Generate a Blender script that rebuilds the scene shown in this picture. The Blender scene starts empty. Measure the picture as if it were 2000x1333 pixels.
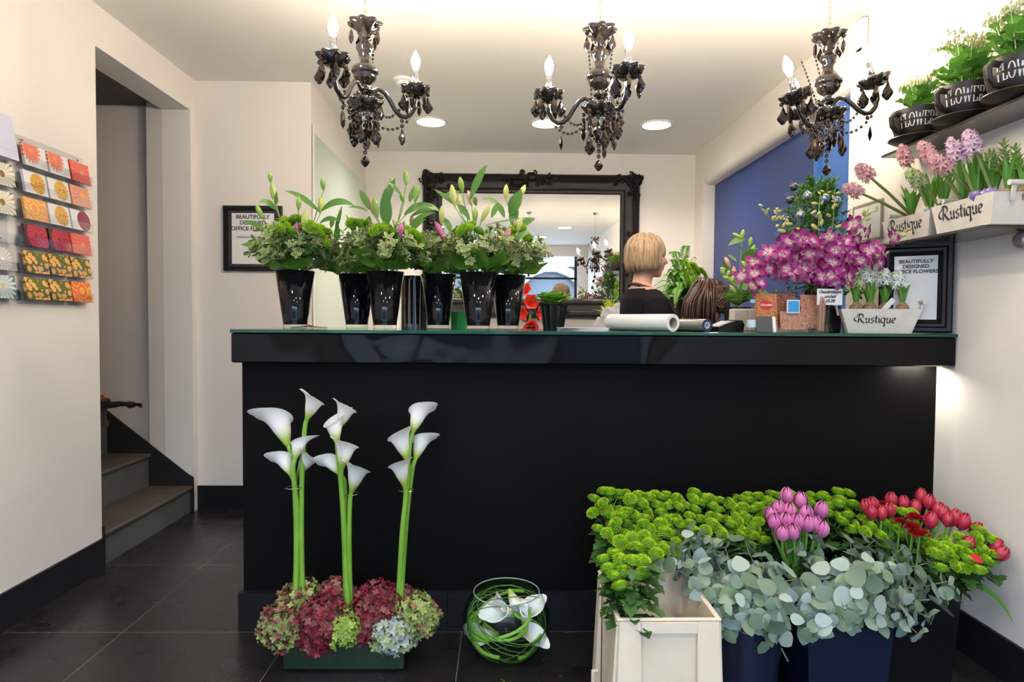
import bpy, math, random
from mathutils import Vector, Matrix, Euler
PI = math.pi
S = bpy.context.scene
COL = S.collection

# ---------------------------------------------------------------- camera
EYE = Vector((0, 0, 1.2))
FPX, PITCH, YAW, ROLL = 1250.0, 0.0331, 0.0185, 0.0070
r0 = Vector((math.cos(YAW), -math.sin(YAW), 0))
FWD = Vector((math.sin(YAW) * math.cos(PITCH), math.cos(YAW) * math.cos(PITCH), -math.sin(PITCH)))
u0 = Vector((math.sin(YAW) * math.sin(PITCH), math.cos(YAW) * math.sin(PITCH), math.cos(PITCH)))
RIGHT = r0 * math.cos(ROLL) + u0 * math.sin(ROLL)
UP = u0 * math.cos(ROLL) - r0 * math.sin(ROLL)
cd = bpy.data.cameras.new('camera')
cam = bpy.data.objects.new('camera', cd); COL.objects.link(cam)
cam.matrix_world = Matrix(((RIGHT.x, UP.x, -FWD.x, EYE.x), (RIGHT.y, UP.y, -FWD.y, EYE.y), (RIGHT.z, UP.z, -FWD.z, EYE.z), (0, 0, 0, 1)))
cd.sensor_width = 36.0; cd.lens = FPX / 2000 * 36.0; cd.clip_start = 0.02
S.camera = cam

# ---------------------------------------------------------------- world, exposure
S.view_settings.view_transform = 'Standard'; S.view_settings.look = 'None'
S.view_settings.exposure = 0.42; S.view_settings.gamma = 1.0
S.view_settings.use_curve_mapping = False
wd = bpy.data.worlds.new('daylight'); S.world = wd; wd.use_nodes = True
bg = wd.node_tree.nodes['Background']
bg.inputs[0].default_value = (0.58, 0.76, 1.0, 1); bg.inputs[1].default_value = 7.0
S.cycles.max_bounces = 8; S.cycles.diffuse_bounces = 4; S.cycles.glossy_bounces = 4
S.cycles.transmission_bounces = 8; S.cycles.transparent_max_bounces = 8
S.cycles.caustics_reflective = False; S.cycles.caustics_refractive = False
S.cycles.use_denoising = True
S.cycles.sample_clamp_indirect = 6.0

def light(kind, name, loc, energy, color, rot=(0, 0, 0), **kw):
    l = bpy.data.lights.new(name, kind); l.energy = energy; l.color = color
    for k, v in kw.items(): setattr(l, k, v)
    o = bpy.data.objects.new(name, l); COL.objects.link(o); o.location = loc; o.rotation_euler = rot
    return o
DOWNLIGHTS = [(-0.519, 4.771), (0.33, 4.773), (1.148, 4.776), (-1.0, 1.15), (0.0, 0.6), (1.0, 1.15), (-0.6, 0.0), (0.7, 0.0)]
WARM = (1.0, 0.80, 0.58)
for i, (x, y) in enumerate(DOWNLIGHTS):
    light('SPOT', 'downlight_beam', (x, y, 2.62), 36 if i < 3 else 26, (1.0, 0.90, 0.78), spot_size=2.5, spot_blend=0.6, shadow_soft_size=0.09)
BULB_W = 6.0

# ---------------------------------------------------------------- geometry helpers
def at(px, py, Y):
    """world point that lies at depth Y on the line through a photo pixel"""
    d = FWD * FPX + RIGHT * (px - 1000) - UP * (py - 666.5)
    return EYE + d * (Y / d.y)
def on_x(px, py, X):
    d = FWD * FPX + RIGHT * (px - 1000) - UP * (py - 666.5)
    return EYE + d * (X / d.x)
def on_z(px, py, z=0.0):
    d = FWD * FPX + RIGHT * (px - 1000) - UP * (py - 666.5)
    return EYE + d * ((z - 1.2) / d.z)
def V(*a): return Vector(a)
def lerp(a, b, t): return a + (b - a) * t
def basis(d, up=None):
    d = Vector(d).normalized()
    up = Vector(up) if up is not None else Vector((0, 0, 1))
    if abs(d.dot(up.normalized())) > 0.97: up = Vector((1, 0, 0)) if abs(d.x) < 0.9 else Vector((0, 1, 0))
    s = d.cross(up).normalized(); n = s.cross(d).normalized()
    return d, s, n

class MB:
    def __init__(s): s.v = []; s.f = []; s.m = []
    def add(s, vs, fs, mi=0, M=None):
        b = len(s.v)
        if M is None: s.v.extend(tuple(x) for x in vs)
        else: s.v.extend(tuple(M @ Vector(x)) for x in vs)
        for f in fs: s.f.append(tuple(i + b for i in f)); s.m.append(mi)
        return s
    def box(s, a, b, mi=0, M=None, bev=0.0):
        x0, y0, z0 = a; x1, y1, z1 = b
        if bev <= 0:
            vs = [(x0, y0, z0), (x1, y0, z0), (x1, y1, z0), (x0, y1, z0), (x0, y0, z1), (x1, y0, z1), (x1, y1, z1), (x0, y1, z1)]
            fs = [(0, 3, 2, 1), (4, 5, 6, 7), (0, 1, 5, 4), (1, 2, 6, 5), (2, 3, 7, 6), (3, 0, 4, 7)]
            return s.add(vs, fs, mi, M)
        c = bev; vs = []
        for z, k in ((z0, c), (z0 + c, 0), (z1 - c, 0), (z1, c)):
            vs += [(x0 + k + c, y0 + k, z), (x1 - k - c, y0 + k, z), (x1 - k, y0 + k + c, z), (x1 - k, y1 - k - c, z),
                   (x1 - k - c, y1 - k, z), (x0 + k + c, y1 - k, z), (x0 + k, y1 - k - c, z), (x0 + k, y0 + k + c, z)]
        fs = [tuple(reversed(range(8))), tuple(range(24, 32))]
        for r in range(3):
            for i in range(8):
                j = (i + 1) % 8; fs.append((r * 8 + i, r * 8 + j, r * 8 + 8 + j, r * 8 + 8 + i))
        return s.add(vs, fs, mi, M)
    def lathe(s, prof, n=24, mi=0, M=None, wob=None, caps=True):
        vs = []; fs = []
        for k, (r, z) in enumerate(prof):
            for i in range(n):
                a = 2 * PI * i / n; rr = r * (wob(a, k) if wob else 1)
                vs.append((rr * math.cos(a), rr * math.sin(a), z))
        for k in range(len(prof) - 1):
            for i in range(n):
                j = (i + 1) % n
                fs.append((k * n + i, k * n + j, (k + 1) * n + j, (k + 1) * n + i))
        if caps:
            if prof[0][0] > 1e-5: fs.append(tuple(reversed(range(n))))
            if prof[-1][0] > 1e-5: fs.append(tuple((len(prof) - 1) * n + i for i in range(n)))
        return s.add(vs, fs, mi, M)
    def tube(s, pts, rad, n=6, mi=0, caps=True):
        pts = [Vector(p) for p in pts]; N = len(pts)
        rr = rad if isinstance(rad, (list, tuple)) else [rad] * N
        vs = []; fs = []; side = None
        for k in range(N):
            t = (pts[min(k + 1, N - 1)] - pts[max(k - 1, 0)])
            if t.length < 1e-9: t = Vector((0, 0, 1))
            t.normalize()
            if side is None: _, side, nn = basis(t)
            side = (side - t * side.dot(t))
            if side.length < 1e-6: _, side, nn = basis(t)
            side.normalize(); nn = t.cross(side)
            for i in range(n):
                a = 2 * PI * i / n
                vs.append(pts[k] + (side * math.cos(a) + nn * math.sin(a)) * rr[k])
        for k in range(N - 1):
            for i in range(n):
                j = (i + 1) % n
                fs.append((k * n + i, k * n + j, (k + 1) * n + j, (k + 1) * n + i))
        if caps: fs.append(tuple(reversed(range(n)))); fs.append(tuple((N - 1) * n + i for i in range(n)))
        return s.add(vs, fs, mi)
    def ball(s, c, r, n=10, m=6, mi=0, sc=(1, 1, 1), R=None):
        vs = []; fs = []
        c = Vector(c)
        for k in range(m + 1):
            th = PI * k / m
            for i in range(n):
                a = 2 * PI * i / n
                p = Vector((r * sc[0] * math.sin(th) * math.cos(a), r * sc[1] * math.sin(th) * math.sin(a), -r * sc[2] * math.cos(th)))
                if R is not None: p = R @ p
                vs.append(c + p)
        for k in range(m):
            for i in range(n):
                j = (i + 1) % n; fs.append((k * n + i, k * n + j, (k + 1) * n + j, (k + 1) * n + i))
        return s.add(vs, fs, mi)
    def leaf(s, base, d, up, L, W, curl=0.0, fold=0.25, n=6, tip=1.0, belly=0.4, mi=0, twist=0.0, wave=0.0):
        """a leaf blade: grows from base along d, curls towards -up, two halves folded along the midrib"""
        d, sd, nn = basis(d, up)
        if twist:
            c, q = math.cos(twist), math.sin(twist); sd, nn = sd * c + nn * q, nn * c - sd * q
        p = Vector(base); ang = 0.0; vs = []; fs = []
        step = L / n
        for k in range(n + 1):
            t = k / n
            w = W * 0.5 * (math.sin(PI * min(1, t ** (math.log(0.5) / math.log(belly)))) ** 0.75 if 0 < t < 1 else 0.0)
            if k == 0: w = W * 0.04
            if k == n: w = W * 0.02 * tip
            dd = d * math.cos(ang) - nn * math.sin(ang); uu = nn * math.cos(ang) + d * math.sin(ang)
            wv = wave * W * math.sin(t * 9 + 1)
            vs += [p - sd * w + uu * (fold * w + wv), p.copy(), p + sd * w + uu * (fold * w - wv)]
            p = p + dd * step; ang += curl / n
        for k in range(n):
            a = k * 3; fs += [(a, a + 1, a + 4, a + 3), (a + 1, a + 2, a + 5, a + 4)]
        return s.add(vs, fs, mi)
    def blade(s, pts, W, up=(0, 0, 1), fold=0.2, mi=0, belly=0.45, n=8):
        """a long leaf along a curve given by 3 control points"""
        a, b, c = [Vector(p) for p in pts]; vs = []; fs = []
        for k in range(n + 1):
            t = k / n; p = a * (1 - t) ** 2 + b * 2 * t * (1 - t) + c * t * t
            tg = (b - a) * (1 - t) + (c - b) * t
            tg, sd, nn = basis(tg, up)
            w = W * 0.5 * math.sin(PI * min(1, t ** (math.log(0.5) / math.log(belly)))) ** 0.8 if 0 < t < 1 else W * (0.12 if k == 0 else 0.01)
            vs += [p - sd * w + nn * fold * w, p, p + sd * w + nn * fold * w]
        for k in range(n):
            q = k * 3; fs += [(q, q + 1, q + 4, q + 3), (q + 1, q + 2, q + 5, q + 4)]
        return s.add(vs, fs, mi)
    def poly_prism(s, pts2, z0, z1, mi=0, M=None):
        n = len(pts2)
        vs = [(x, y, z0) for x, y in pts2] + [(x, y, z1) for x, y in pts2]
        fs = [tuple(reversed(range(n))), tuple(range(n, 2 * n))] + [(i, (i + 1) % n, n + (i + 1) % n, n + i) for i in range(n)]
        return s.add(vs, fs, mi, M)
    def mesh(s, name, mats, smooth=True):
        me = bpy.data.meshes.new(name); me.from_pydata(s.v, [], s.f)
        if not isinstance(mats, (list, tuple)): mats = [mats]
        for m in mats: me.materials.append(m)
        if len(mats) > 1: me.polygons.foreach_set('material_index', s.m)
        if smooth is True: me.polygons.foreach_set('use_smooth', [True] * len(s.f))
        me.update(); me.validate()
        if smooth == 'auto':
            me.polygons.foreach_set('use_smooth', [True] * len(s.f))
            try: me.set_sharp_from_angle(angle=math.radians(35))
            except Exception: pass
        return me
    def build(s, name, mats, parent=None, smooth='auto', loc=None, rot=None):
        o = bpy.data.objects.new(name, s.mesh(name, mats, smooth)); COL.objects.link(o)
        if parent is not None: o.parent = parent
        if loc is not None: o.location = loc
        if rot is not None: o.rotation_euler = rot
        return o

def tag(o, label, cat, group=None, kind=None):
    if label: o['label'] = label
    if cat: o['category'] = cat
    if group: o['group'] = group
    if kind: o['kind'] = kind
    return o
def thing(name, label, cat, loc=(0, 0, 0), rot=(0, 0, 0), group=None, sc=None):
    o = bpy.data.objects.new(name, None); COL.objects.link(o); o.empty_display_size = 0.05
    o.location = loc; o.rotation_euler = rot
    if sc: o.scale = (sc, sc, sc)
    return tag(o, label, cat, group)
def struct(mb, name, mats, smooth='auto'):
    o = mb.build(name, mats, None, smooth); o['kind'] = 'structure'; return o
def ref(name, me, parent, loc=(0, 0, 0), rot=(0, 0, 0), sc=None):
    """an object that reuses a mesh"""
    o = bpy.data.objects.new(name, me); COL.objects.link(o); o.parent = parent
    o.location = loc; o.rotation_euler = rot
    if sc is not None: o.scale = (sc, sc, sc) if not isinstance(sc, (tuple, list)) else sc
    return o
def kids(o): return [c for c in COL.objects if c.parent is o]
KID = {}
def copy_tree(o, parent=None):
    c = o.copy(); COL.objects.link(c); c.parent = parent
    if o.name not in KID: KID[o.name] = list(o.children)
    for ch in KID[o.name]: copy_tree(ch, c)
    return c
USED = set()
def place(proto, loc, rot, label, group=None, sc=1.0):
    """first call uses the prototype itself, later calls copy it"""
    if proto.name not in USED: USED.add(proto.name); KID[proto.name] = list(proto.children); o = proto
    else: o = copy_tree(proto)
    o.location = loc
    o.rotation_mode = 'XYZ'
    o.rotation_euler = rot
    o.scale = (sc, sc, sc)
    if label: o['label'] = label
    if group: o['group'] = group
    return o
def aim(d, spin=0.0):
    """euler that turns +Z towards d, spun about it"""
    return (Vector(d).to_track_quat('Z', 'Y') @ Euler((0, 0, spin)).to_quaternion()).to_euler()

# ---------------------------------------------------------------- materials
def nodes(name):
    m = bpy.data.materials.new(name); m.use_nodes = True
    nt = m.node_tree; return m, nt, nt.nodes['Principled BSDF']
def P(name, col, rough=0.5, metal=0.0, spec=None, trans=0.0, ior=None, coat=0.0, emit=None, es=0.0, sss=0.0, noise=None, bump=None, island=None, alpha=None, sheen=0.0):
    """noise=(scale, amount, colour2)  bump=(scale, strength)  island=[colours] picked per separate piece of mesh"""
    m, nt, b = nodes(name); I = b.inputs
    I['Base Color'].default_value = (*col, 1); I['Roughness'].default_value = rough; I['Metallic'].default_value = metal
    if spec is not None: I['Specular IOR Level'].default_value = spec
    if trans: I['Transmission Weight'].default_value = trans
    if ior: I['IOR'].default_value = ior
    if coat: I['Coat Weight'].default_value = coat; I['Coat Roughness'].default_value = 0.06
    if sheen: I['Sheen Weight'].default_value = sheen
    if emit: I['Emission Color'].default_value = (*emit, 1); I['Emission Strength'].default_value = es
    if sss: I['Subsurface Weight'].default_value = sss; I['Subsurface Scale'].default_value = 0.01
    L = nt.links; src = None
    if island:
        g = nt.nodes.new('ShaderNodeNewGeometry'); r = nt.nodes.new('ShaderNodeValToRGB')
        r.color_ramp.interpolation = 'LINEAR'
        els = r.color_ramp.elements
        while len(els) < len(island): els.new(0.5)
        for i, c in enumerate(island): els[i].position = i / max(1, len(island) - 1); els[i].color = (*c, 1)
        L.new(g.outputs['Random Per Island'], r.inputs[0]); src = r.outputs[0]
    if noise:
        tc = nt.nodes.new('ShaderNodeTexCoord'); n = nt.nodes.new('ShaderNodeTexNoise'); n.inputs['Scale'].default_value = noise[0]; n.inputs['Detail'].default_value = 4
        L.new(tc.outputs['Object'], n.inputs['Vector'])
        mx = nt.nodes.new('ShaderNodeMix'); mx.data_type = 'RGBA'
        mp = nt.nodes.new('ShaderNodeMapRange'); mp.inputs[1].default_value = 0.35; mp.inputs[2].default_value = 0.65; mp.inputs[4].default_value = noise[1]
        L.new(n.outputs[0], mp.inputs[0]); L.new(mp.outputs[0], mx.inputs[0])
        if src: L.new(src, mx.inputs[6])
        else: mx.inputs[6].default_value = (*col, 1)
        mx.inputs[7].default_value = (*noise[2], 1); src = mx.outputs[2]
    if src: L.new(src, I['Base Color'])
    if bump:
        tc = nt.nodes.new('ShaderNodeTexCoord'); n = nt.nodes.new('ShaderNodeTexNoise'); n.inputs['Scale'].default_value = bump[0]; n.inputs['Detail'].default_value = 3 if bump[0] > 6 else 0
        L.new(tc.outputs['Object'], n.inputs['Vector'])
        bp = nt.nodes.new('ShaderNodeBump'); bp.inputs['Strength'].default_value = bump[1]; bp.inputs['Distance'].default_value = bump[2] if len(bump) > 2 else 0.01
        L.new(n.outputs[0], bp.inputs['Height']); L.new(bp.outputs[0], I['Normal'])
    return m
def leafmat(name, cols, rough=0.45, edge=None, trans=0.25, noise=None):
    """leaf: colours per leaf, some light let through"""
    m = P(name, cols[0], rough, island=cols if len(cols) > 1 else None, noise=noise)
    nt = m.node_tree; b = nt.nodes['Principled BSDF']; out = nt.nodes['Material Output']
    tr = nt.nodes.new('ShaderNodeBsdfTranslucent'); mix = nt.nodes.new('ShaderNodeMixShader'); mix.inputs[0].default_value = trans
    lk = b.inputs['Base Color'].links
    if lk: nt.links.new(lk[0].from_socket, tr.inputs[0])
    else: tr.inputs[0].default_value = (*cols[0], 1)
    nt.links.new(b.outputs[0], mix.inputs[1]); nt.links.new(tr.outputs[0], mix.inputs[2]); nt.links.new(mix.outputs[0], out.inputs[0])
    return m
def ramp_z(m, stops, axis='Z', coord='Object'):
    """colour along a local axis (pigment of the petal itself)"""
    nt = m.node_tree; b = nt.nodes['Principled BSDF']
    tc = nt.nodes.new('ShaderNodeTexCoord'); sp = nt.nodes.new('ShaderNodeSeparateXYZ'); r = nt.nodes.new('ShaderNodeValToRGB')
    z0, z1 = stops[0][0], stops[-1][0]
    mp = nt.nodes.new('ShaderNodeMapRange'); mp.inputs[1].default_value = z0; mp.inputs[2].default_value = z1
    nt.links.new(tc.outputs[coord], sp.inputs[0]); nt.links.new(sp.outputs[axis], mp.inputs[0]); nt.links.new(mp.outputs[0], r.inputs[0])
    e = r.color_ramp.elements
    while len(e) < len(stops): e.new(0.5)
    for i, (z, c) in enumerate(stops): e[i].position = (z - z0) / (z1 - z0); e[i].color = (*c, 1)
    nt.links.new(r.outputs[0], b.inputs['Base Color'])
    for n in nt.nodes:
        if n.type == 'BSDF_TRANSLUCENT': nt.links.new(r.outputs[0], n.inputs[0])
    return m

def thin_glass(name, tint=(0.97, 1.0, 0.98), edge=(0.55, 0.75, 0.62), rough=0.02, fac=0.06, power=0.25):
    """clear sheet glass: lets light through, mirrors at grazing angles, greener where seen edge-on"""
    m = bpy.data.materials.new(name); m.use_nodes = True; nt = m.node_tree; N = nt.nodes; L = nt.links
    N.remove(N['Principled BSDF']); out = N['Material Output']
    tr = N.new('ShaderNodeBsdfTransparent'); gl = N.new('ShaderNodeBsdfGlossy'); gl.inputs['Roughness'].default_value = rough
    lw = N.new('ShaderNodeLayerWeight'); lw.inputs['Blend'].default_value = power
    mc = N.new('ShaderNodeMix'); mc.data_type = 'RGBA'; mc.inputs[6].default_value = (*tint, 1); mc.inputs[7].default_value = (*edge, 1)
    L.new(mc.outputs[2], tr.inputs[0])
    pw = N.new('ShaderNodeMath'); pw.operation = 'POWER'; pw.inputs[1].default_value = 4.0; L.new(lw.outputs['Facing'], pw.inputs[0])
    lw.inputs['Blend'].default_value = 0.5
    ad = N.new('ShaderNodeMath'); ad.operation = 'MULTIPLY_ADD'; ad.use_clamp = True; ad.inputs[1].default_value = 0.75; ad.inputs[2].default_value = fac * 0.5; L.new(pw.outputs[0], ad.inputs[0])
    L.new(pw.outputs[0], mc.inputs[0])
    mx = N.new('ShaderNodeMixShader'); L.new(ad.outputs[0], mx.inputs[0]); L.new(tr.outputs[0], mx.inputs[1]); L.new(gl.outputs[0], mx.inputs[2])
    L.new(mx.outputs[0], out.inputs[0]); return m

M = {}
M['wall'] = P('white_plaster', (0.80, 0.752, 0.70), 0.75, noise=(1.6, 0.35, (0.74, 0.69, 0.645)), bump=(60, 0.06, 0.004))
M['ceil'] = P('ceiling_paint', (0.86, 0.83, 0.78), 0.8)
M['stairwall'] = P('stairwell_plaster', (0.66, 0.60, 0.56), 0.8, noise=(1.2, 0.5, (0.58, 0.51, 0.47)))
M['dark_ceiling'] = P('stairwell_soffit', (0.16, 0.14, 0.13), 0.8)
M['tile'] = P('black_stone_skirting', (0.009, 0.010, 0.013), 0.42, spec=0.15, noise=(9, 0.6, (0.015, 0.016, 0.020)))
M['stair'] = P('grey_painted_wood', (0.095, 0.105, 0.105), 0.55, noise=(6, 0.6, (0.06, 0.06, 0.055)))
M['tread'] = P('worn_tread', (0.085, 0.072, 0.062), 0.6, noise=(8, 0.7, (0.05, 0.04, 0.033)))
M['stringer'] = P('black_stringer', (0.010, 0.010, 0.011), 0.5)
M['panel'] = P('black_counter_panel', (0.0040, 0.0038, 0.0040), 0.5, spec=0.07, noise=(3, 0.4, (0.006, 0.0055, 0.005)))
M['gloss'] = P('black_gloss_laminate', (0.004, 0.004, 0.005), 0.06, spec=0.17, bump=(3.2, 1.0, 0.03))
M['edgeglass'] = P('green_edge_glass', (0.010, 0.10, 0.062), 0.08, trans=0.35, ior=1.5)
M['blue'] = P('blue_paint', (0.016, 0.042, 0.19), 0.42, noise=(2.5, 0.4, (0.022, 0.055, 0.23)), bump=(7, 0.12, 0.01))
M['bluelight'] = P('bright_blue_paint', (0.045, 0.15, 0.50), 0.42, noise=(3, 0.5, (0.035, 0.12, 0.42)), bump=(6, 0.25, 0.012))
M['black'] = P('satin_black', (0.006, 0.006, 0.0065), 0.35, spec=0.35)
M['matte_black'] = P('matte_black', (0.015, 0.015, 0.016), 0.7)
M['white'] = P('white_paint', (0.82, 0.81, 0.79), 0.5)
M['chrome'] = P('polished_chrome', (0.78, 0.76, 0.74), 0.12, metal=1.0)
M['acrylic'] = thin_glass('clear_acrylic', (0.985, 0.99, 1.0), (0.80, 0.83, 0.90), 0.03, 0.10)
M['glass'] = thin_glass('clear_glass', (0.98, 1.0, 0.985), (0.50, 0.72, 0.55), 0.01, 0.012)
M['paper'] = P('white_paper', (0.80, 0.79, 0.78), 0.7)
M['ink'] = P('black_ink', (0.02, 0.02, 0.02), 0.7)
M['leaf'] = leafmat('green_leaf', [(0.06, 0.16, 0.025), (0.10, 0.24, 0.04), (0.045, 0.12, 0.02)])
M['stem'] = P('green_stem', (0.16, 0.33, 0.05), 0.45)
M['soil'] = P('potting_soil', (0.03, 0.02, 0.012), 0.95, bump=(80, 0.6, 0.01))
# ================================================================ the room
XL, XM, XR = -1.889, -1.178, 1.701
Y1, Y2, Y3, Y4 = 3.05, 3.96, 4.02, 5.63
YF = -1.30
CEIL = 2.657
def quadwall(name, boxes, mat): 
    m = MB()
    for a, b in boxes: m.box(a, b)
    return struct(m, name, mat)
# floor: large black stone tiles with thin pale grout
fm, nt, b = nodes('black_stone_floor')
L = nt.links
tc = nt.nodes.new('ShaderNodeTexCoord'); mp = nt.nodes.new('ShaderNodeMapping'); mp.inputs['Location'].default_value = (0.14 + 0.645 * 8, -2.424 + 0.67 * 12, 0)
br = nt.nodes.new('ShaderNodeTexBrick'); br.offset = 0.0; br.inputs['Scale'].default_value = 1.0
br.inputs['Brick Width'].default_value = 0.645; br.inputs['Row Height'].default_value = 0.67; br.inputs['Mortar Size'].default_value = 0.0022; br.inputs['Mortar Smooth'].default_value = 0.1
br.inputs['Color1'].default_value = (0.010, 0.0095, 0.0095, 1); br.inputs['Color2'].default_value = (0.016, 0.015, 0.0145, 1); br.inputs['Mortar'].default_value = (0.13, 0.11, 0.085, 1)
ns = nt.nodes.new('ShaderNodeTexNoise'); ns.inputs['Scale'].default_value = 5; ns.inputs['Detail'].default_value = 8; ns.inputs['Roughness'].default_value = 0.7
n2 = nt.nodes.new('ShaderNodeTexNoise'); n2.inputs['Scale'].default_value = 90; n2.inputs['Detail'].default_value = 2
rp = nt.nodes.new('ShaderNodeMapRange'); rp.inputs[1].default_value = 0.45; rp.inputs[2].default_value = 0.75; rp.inputs[4].default_value = 0.5
mx = nt.nodes.new('ShaderNodeMix'); mx.data_type = 'RGBA'; mx.inputs[7].default_value = (0.038, 0.033, 0.030, 1)
L.new(tc.outputs['Object'], mp.inputs[0]); L.new(mp.outputs[0], br.inputs[0]); L.new(tc.outputs['Object'], ns.inputs[0]); L.new(tc.outputs['Object'], n2.inputs[0])
L.new(ns.outputs[0], rp.inputs[0]); L.new(rp.outputs[0], mx.inputs[0]); L.new(br.outputs[0], mx.inputs[6]); L.new(mx.outputs[2], b.inputs['Base Color'])
rr = nt.nodes.new('ShaderNodeMapRange'); rr.inputs[1].default_value = 0.3; rr.inputs[2].default_value = 0.7; rr.inputs[3].default_value = 0.20; rr.inputs[4].default_value = 0.42
L.new(ns.outputs[0], rr.inputs[0]); L.new(rr.outputs[0], b.inputs['Roughness'])
bp = nt.nodes.new('ShaderNodeBump'); bp.inputs['Strength'].default_value = 0.10; bp.inputs['Distance'].default_value = 0.004; L.new(n2.outputs[0], bp.inputs['Height']); L.new(bp.outputs[0], b.inputs['Normal'])
struct(MB().box((-4.4, YF, -0.1), (3.2, Y4 + 0.15, 0.0)), 'floor', fm)
struct(MB().box((XL - 0.17, YF, CEIL), (XR + 0.6, Y4 + 0.15, CEIL + 0.12)), 'ceiling', M['ceil'])
quadwall('wall_left', [((XL - 0.17, YF, 0), (XL, Y1, CEIL)), ((XL - 0.17, Y1, 2.46), (XL, Y2, CEIL)), ((XL - 0.17, Y2, 0), (XL, Y3 + 0.12, CEIL))], M['wall'])
quadwall('wall_back_left', [((XL, Y3, 0), (XM, Y3 + 0.12, CEIL))], M['wall'])
quadwall('wall_recess_left', [((XM - 0.12, Y3 + 0.12, 0), (XM, Y4, CEIL))], M['wall'])
quadwall('wall_back', [((XM - 0.12, Y4, 0), (XR + 0.12, Y4 + 0.15, CEIL))], M['wall'])
# right wall with the blue opening; the header over it has a rounded lower edge
YO1, YO2 = 3.13, 5.40
w = MB().box((XR, YF, 0), (XR + 0.12, YO1, CEIL)).box((XR, YO2, 0), (XR + 0.12, Y4, CEIL))
zt = 2.40; rad = 0.055; prof = [(XR, CEIL), (XR, zt)]
for k in range(1, 9):
    a = PI / 2 * k / 8; prof.append((XR + rad - rad * math.cos(a), zt - rad * math.sin(a)))
prof += [(XR + 0.12, zt - rad), (XR + 0.12, CEIL)]
n = len(prof); vs = [(x, YO1, z) for x, z in prof] + [(x, YO2, z) for x, z in prof]
w.add(vs, [tuple(range(n)), tuple(reversed(range(n, 2 * n)))] + [(i, n + i, n + (i + 1) % n, (i + 1) % n) for i in range(n)])
struct(w, 'wall_right', M['wall'])
# behind the opening: blue boarding, a far flat sheet and a nearer panel with battens
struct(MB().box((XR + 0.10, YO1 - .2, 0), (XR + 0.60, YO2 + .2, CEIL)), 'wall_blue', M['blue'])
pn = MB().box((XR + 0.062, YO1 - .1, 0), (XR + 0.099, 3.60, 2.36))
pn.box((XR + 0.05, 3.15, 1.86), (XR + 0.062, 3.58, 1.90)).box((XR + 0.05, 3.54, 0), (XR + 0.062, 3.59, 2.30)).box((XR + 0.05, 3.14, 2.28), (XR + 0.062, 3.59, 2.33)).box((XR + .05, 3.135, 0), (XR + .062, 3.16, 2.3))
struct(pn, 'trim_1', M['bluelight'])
struct(MB().box((XR + 0.085, 3.60, 0), (XR + 0.0995, 3.665, 2.36)), 'trim_dark_gap', M['matte_black'])  # black strip drawn in for the shaded gap beside the panel
# front of the shop (behind the camera): wall around the open shop-front
quadwall('wall_front', [((XL - 0.17, YF - 0.15, 0), (-1.7, YF, CEIL)), ((1.5, YF - 0.15, 0), (XR + 0.12, YF, CEIL)), ((-1.7, YF - 0.15, 2.45), (1.5, YF, CEIL)), ((-1.7, YF - .15, 0), (1.5, YF, .22))], M['wall'])
fr = MB()
for x in (-1.7, -0.72, 0.20, 1.45): fr.box((x, YF - 0.10, 0.22), (x + 0.05, YF - 0.05, 2.45))
fr.box((-1.7, YF - 0.10, 2.0), (1.5, YF - 0.05, 2.04)).box((-1.7, YF - .10, .22), (1.5, YF - .05, .27))
struct(fr, 'window_1', M['matte_black'])
# across the street; facade kept low and pale so more daylight reaches the shop
st = P('street_stone', (0.44, 0.43, 0.42), 0.85, noise=(3, .5, (.34, .33, .33)))
struct(MB().box((-12, -13, -0.25), (12, YF - 0.15, -0.15)), 'ground', P('pavement', (0.42, 0.42, 0.43), 0.8))
fac = MB().box((-7, -10, -0.2), (-2.4, -9, 3.6)).box((3.0, -10, -.2), (8, -9, 3.3)).box((-2.4, -9.6, 2.9), (3.0, -9.1, 3.5)).box((-.15, -9.6, -.2), (.2, -9.1, 2.9))
for cx in (-1.28, 1.6):
    for k in range(9):
        a0 = PI * k / 9; a1 = PI * (k + 1) / 9; R0, R1 = 1.05, 1.3
        fac.add([(cx + R0 * math.cos(a0), -9.05, 1.7 + R0 * math.sin(a0)), (cx + R1 * math.cos(a0), -9.05, 1.7 + R1 * math.sin(a0)), (cx + R1 * math.cos(a1), -9.05, 1.7 + R1 * math.sin(a1)), (cx + R0 * math.cos(a1), -9.05, 1.7 + R0 * math.sin(a1)),
                 (cx + R0 * math.cos(a0), -9.4, 1.7 + R0 * math.sin(a0)), (cx + R1 * math.cos(a0), -9.4, 1.7 + R1 * math.sin(a0)), (cx + R1 * math.cos(a1), -9.4, 1.7 + R1 * math.sin(a1)), (cx + R0 * math.cos(a1), -9.4, 1.7 + R0 * math.sin(a1))],
                [(0, 1, 2, 3), (7, 6, 5, 4), (0, 3, 7, 4), (1, 5, 6, 2)])
struct(fac, 'wall_street', st)
struct(MB().box((-7, -9.9, -.2), (8, -9.62, 3.2)), 'wall_street_shopfront', P('dark_shopfront', (0.10, 0.12, 0.15), 0.25))

# skirting of black stone
bb = 0.147
struct(MB().box((XL, YF, 0), (XL + 0.012, Y1, bb)), 'baseboard_left', M['tile'])
struct(MB().box((XL, Y3 - 0.012, 0), (XM, Y3, bb)).box((XM, Y3 - .012, 0), (XM + .012, Y4, bb)), 'baseboard_back', M['tile'])
struct(MB().box((XR - 0.012, YF, 0), (XR, 3.1, bb)), 'baseboard_right', M['tile'])

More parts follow.
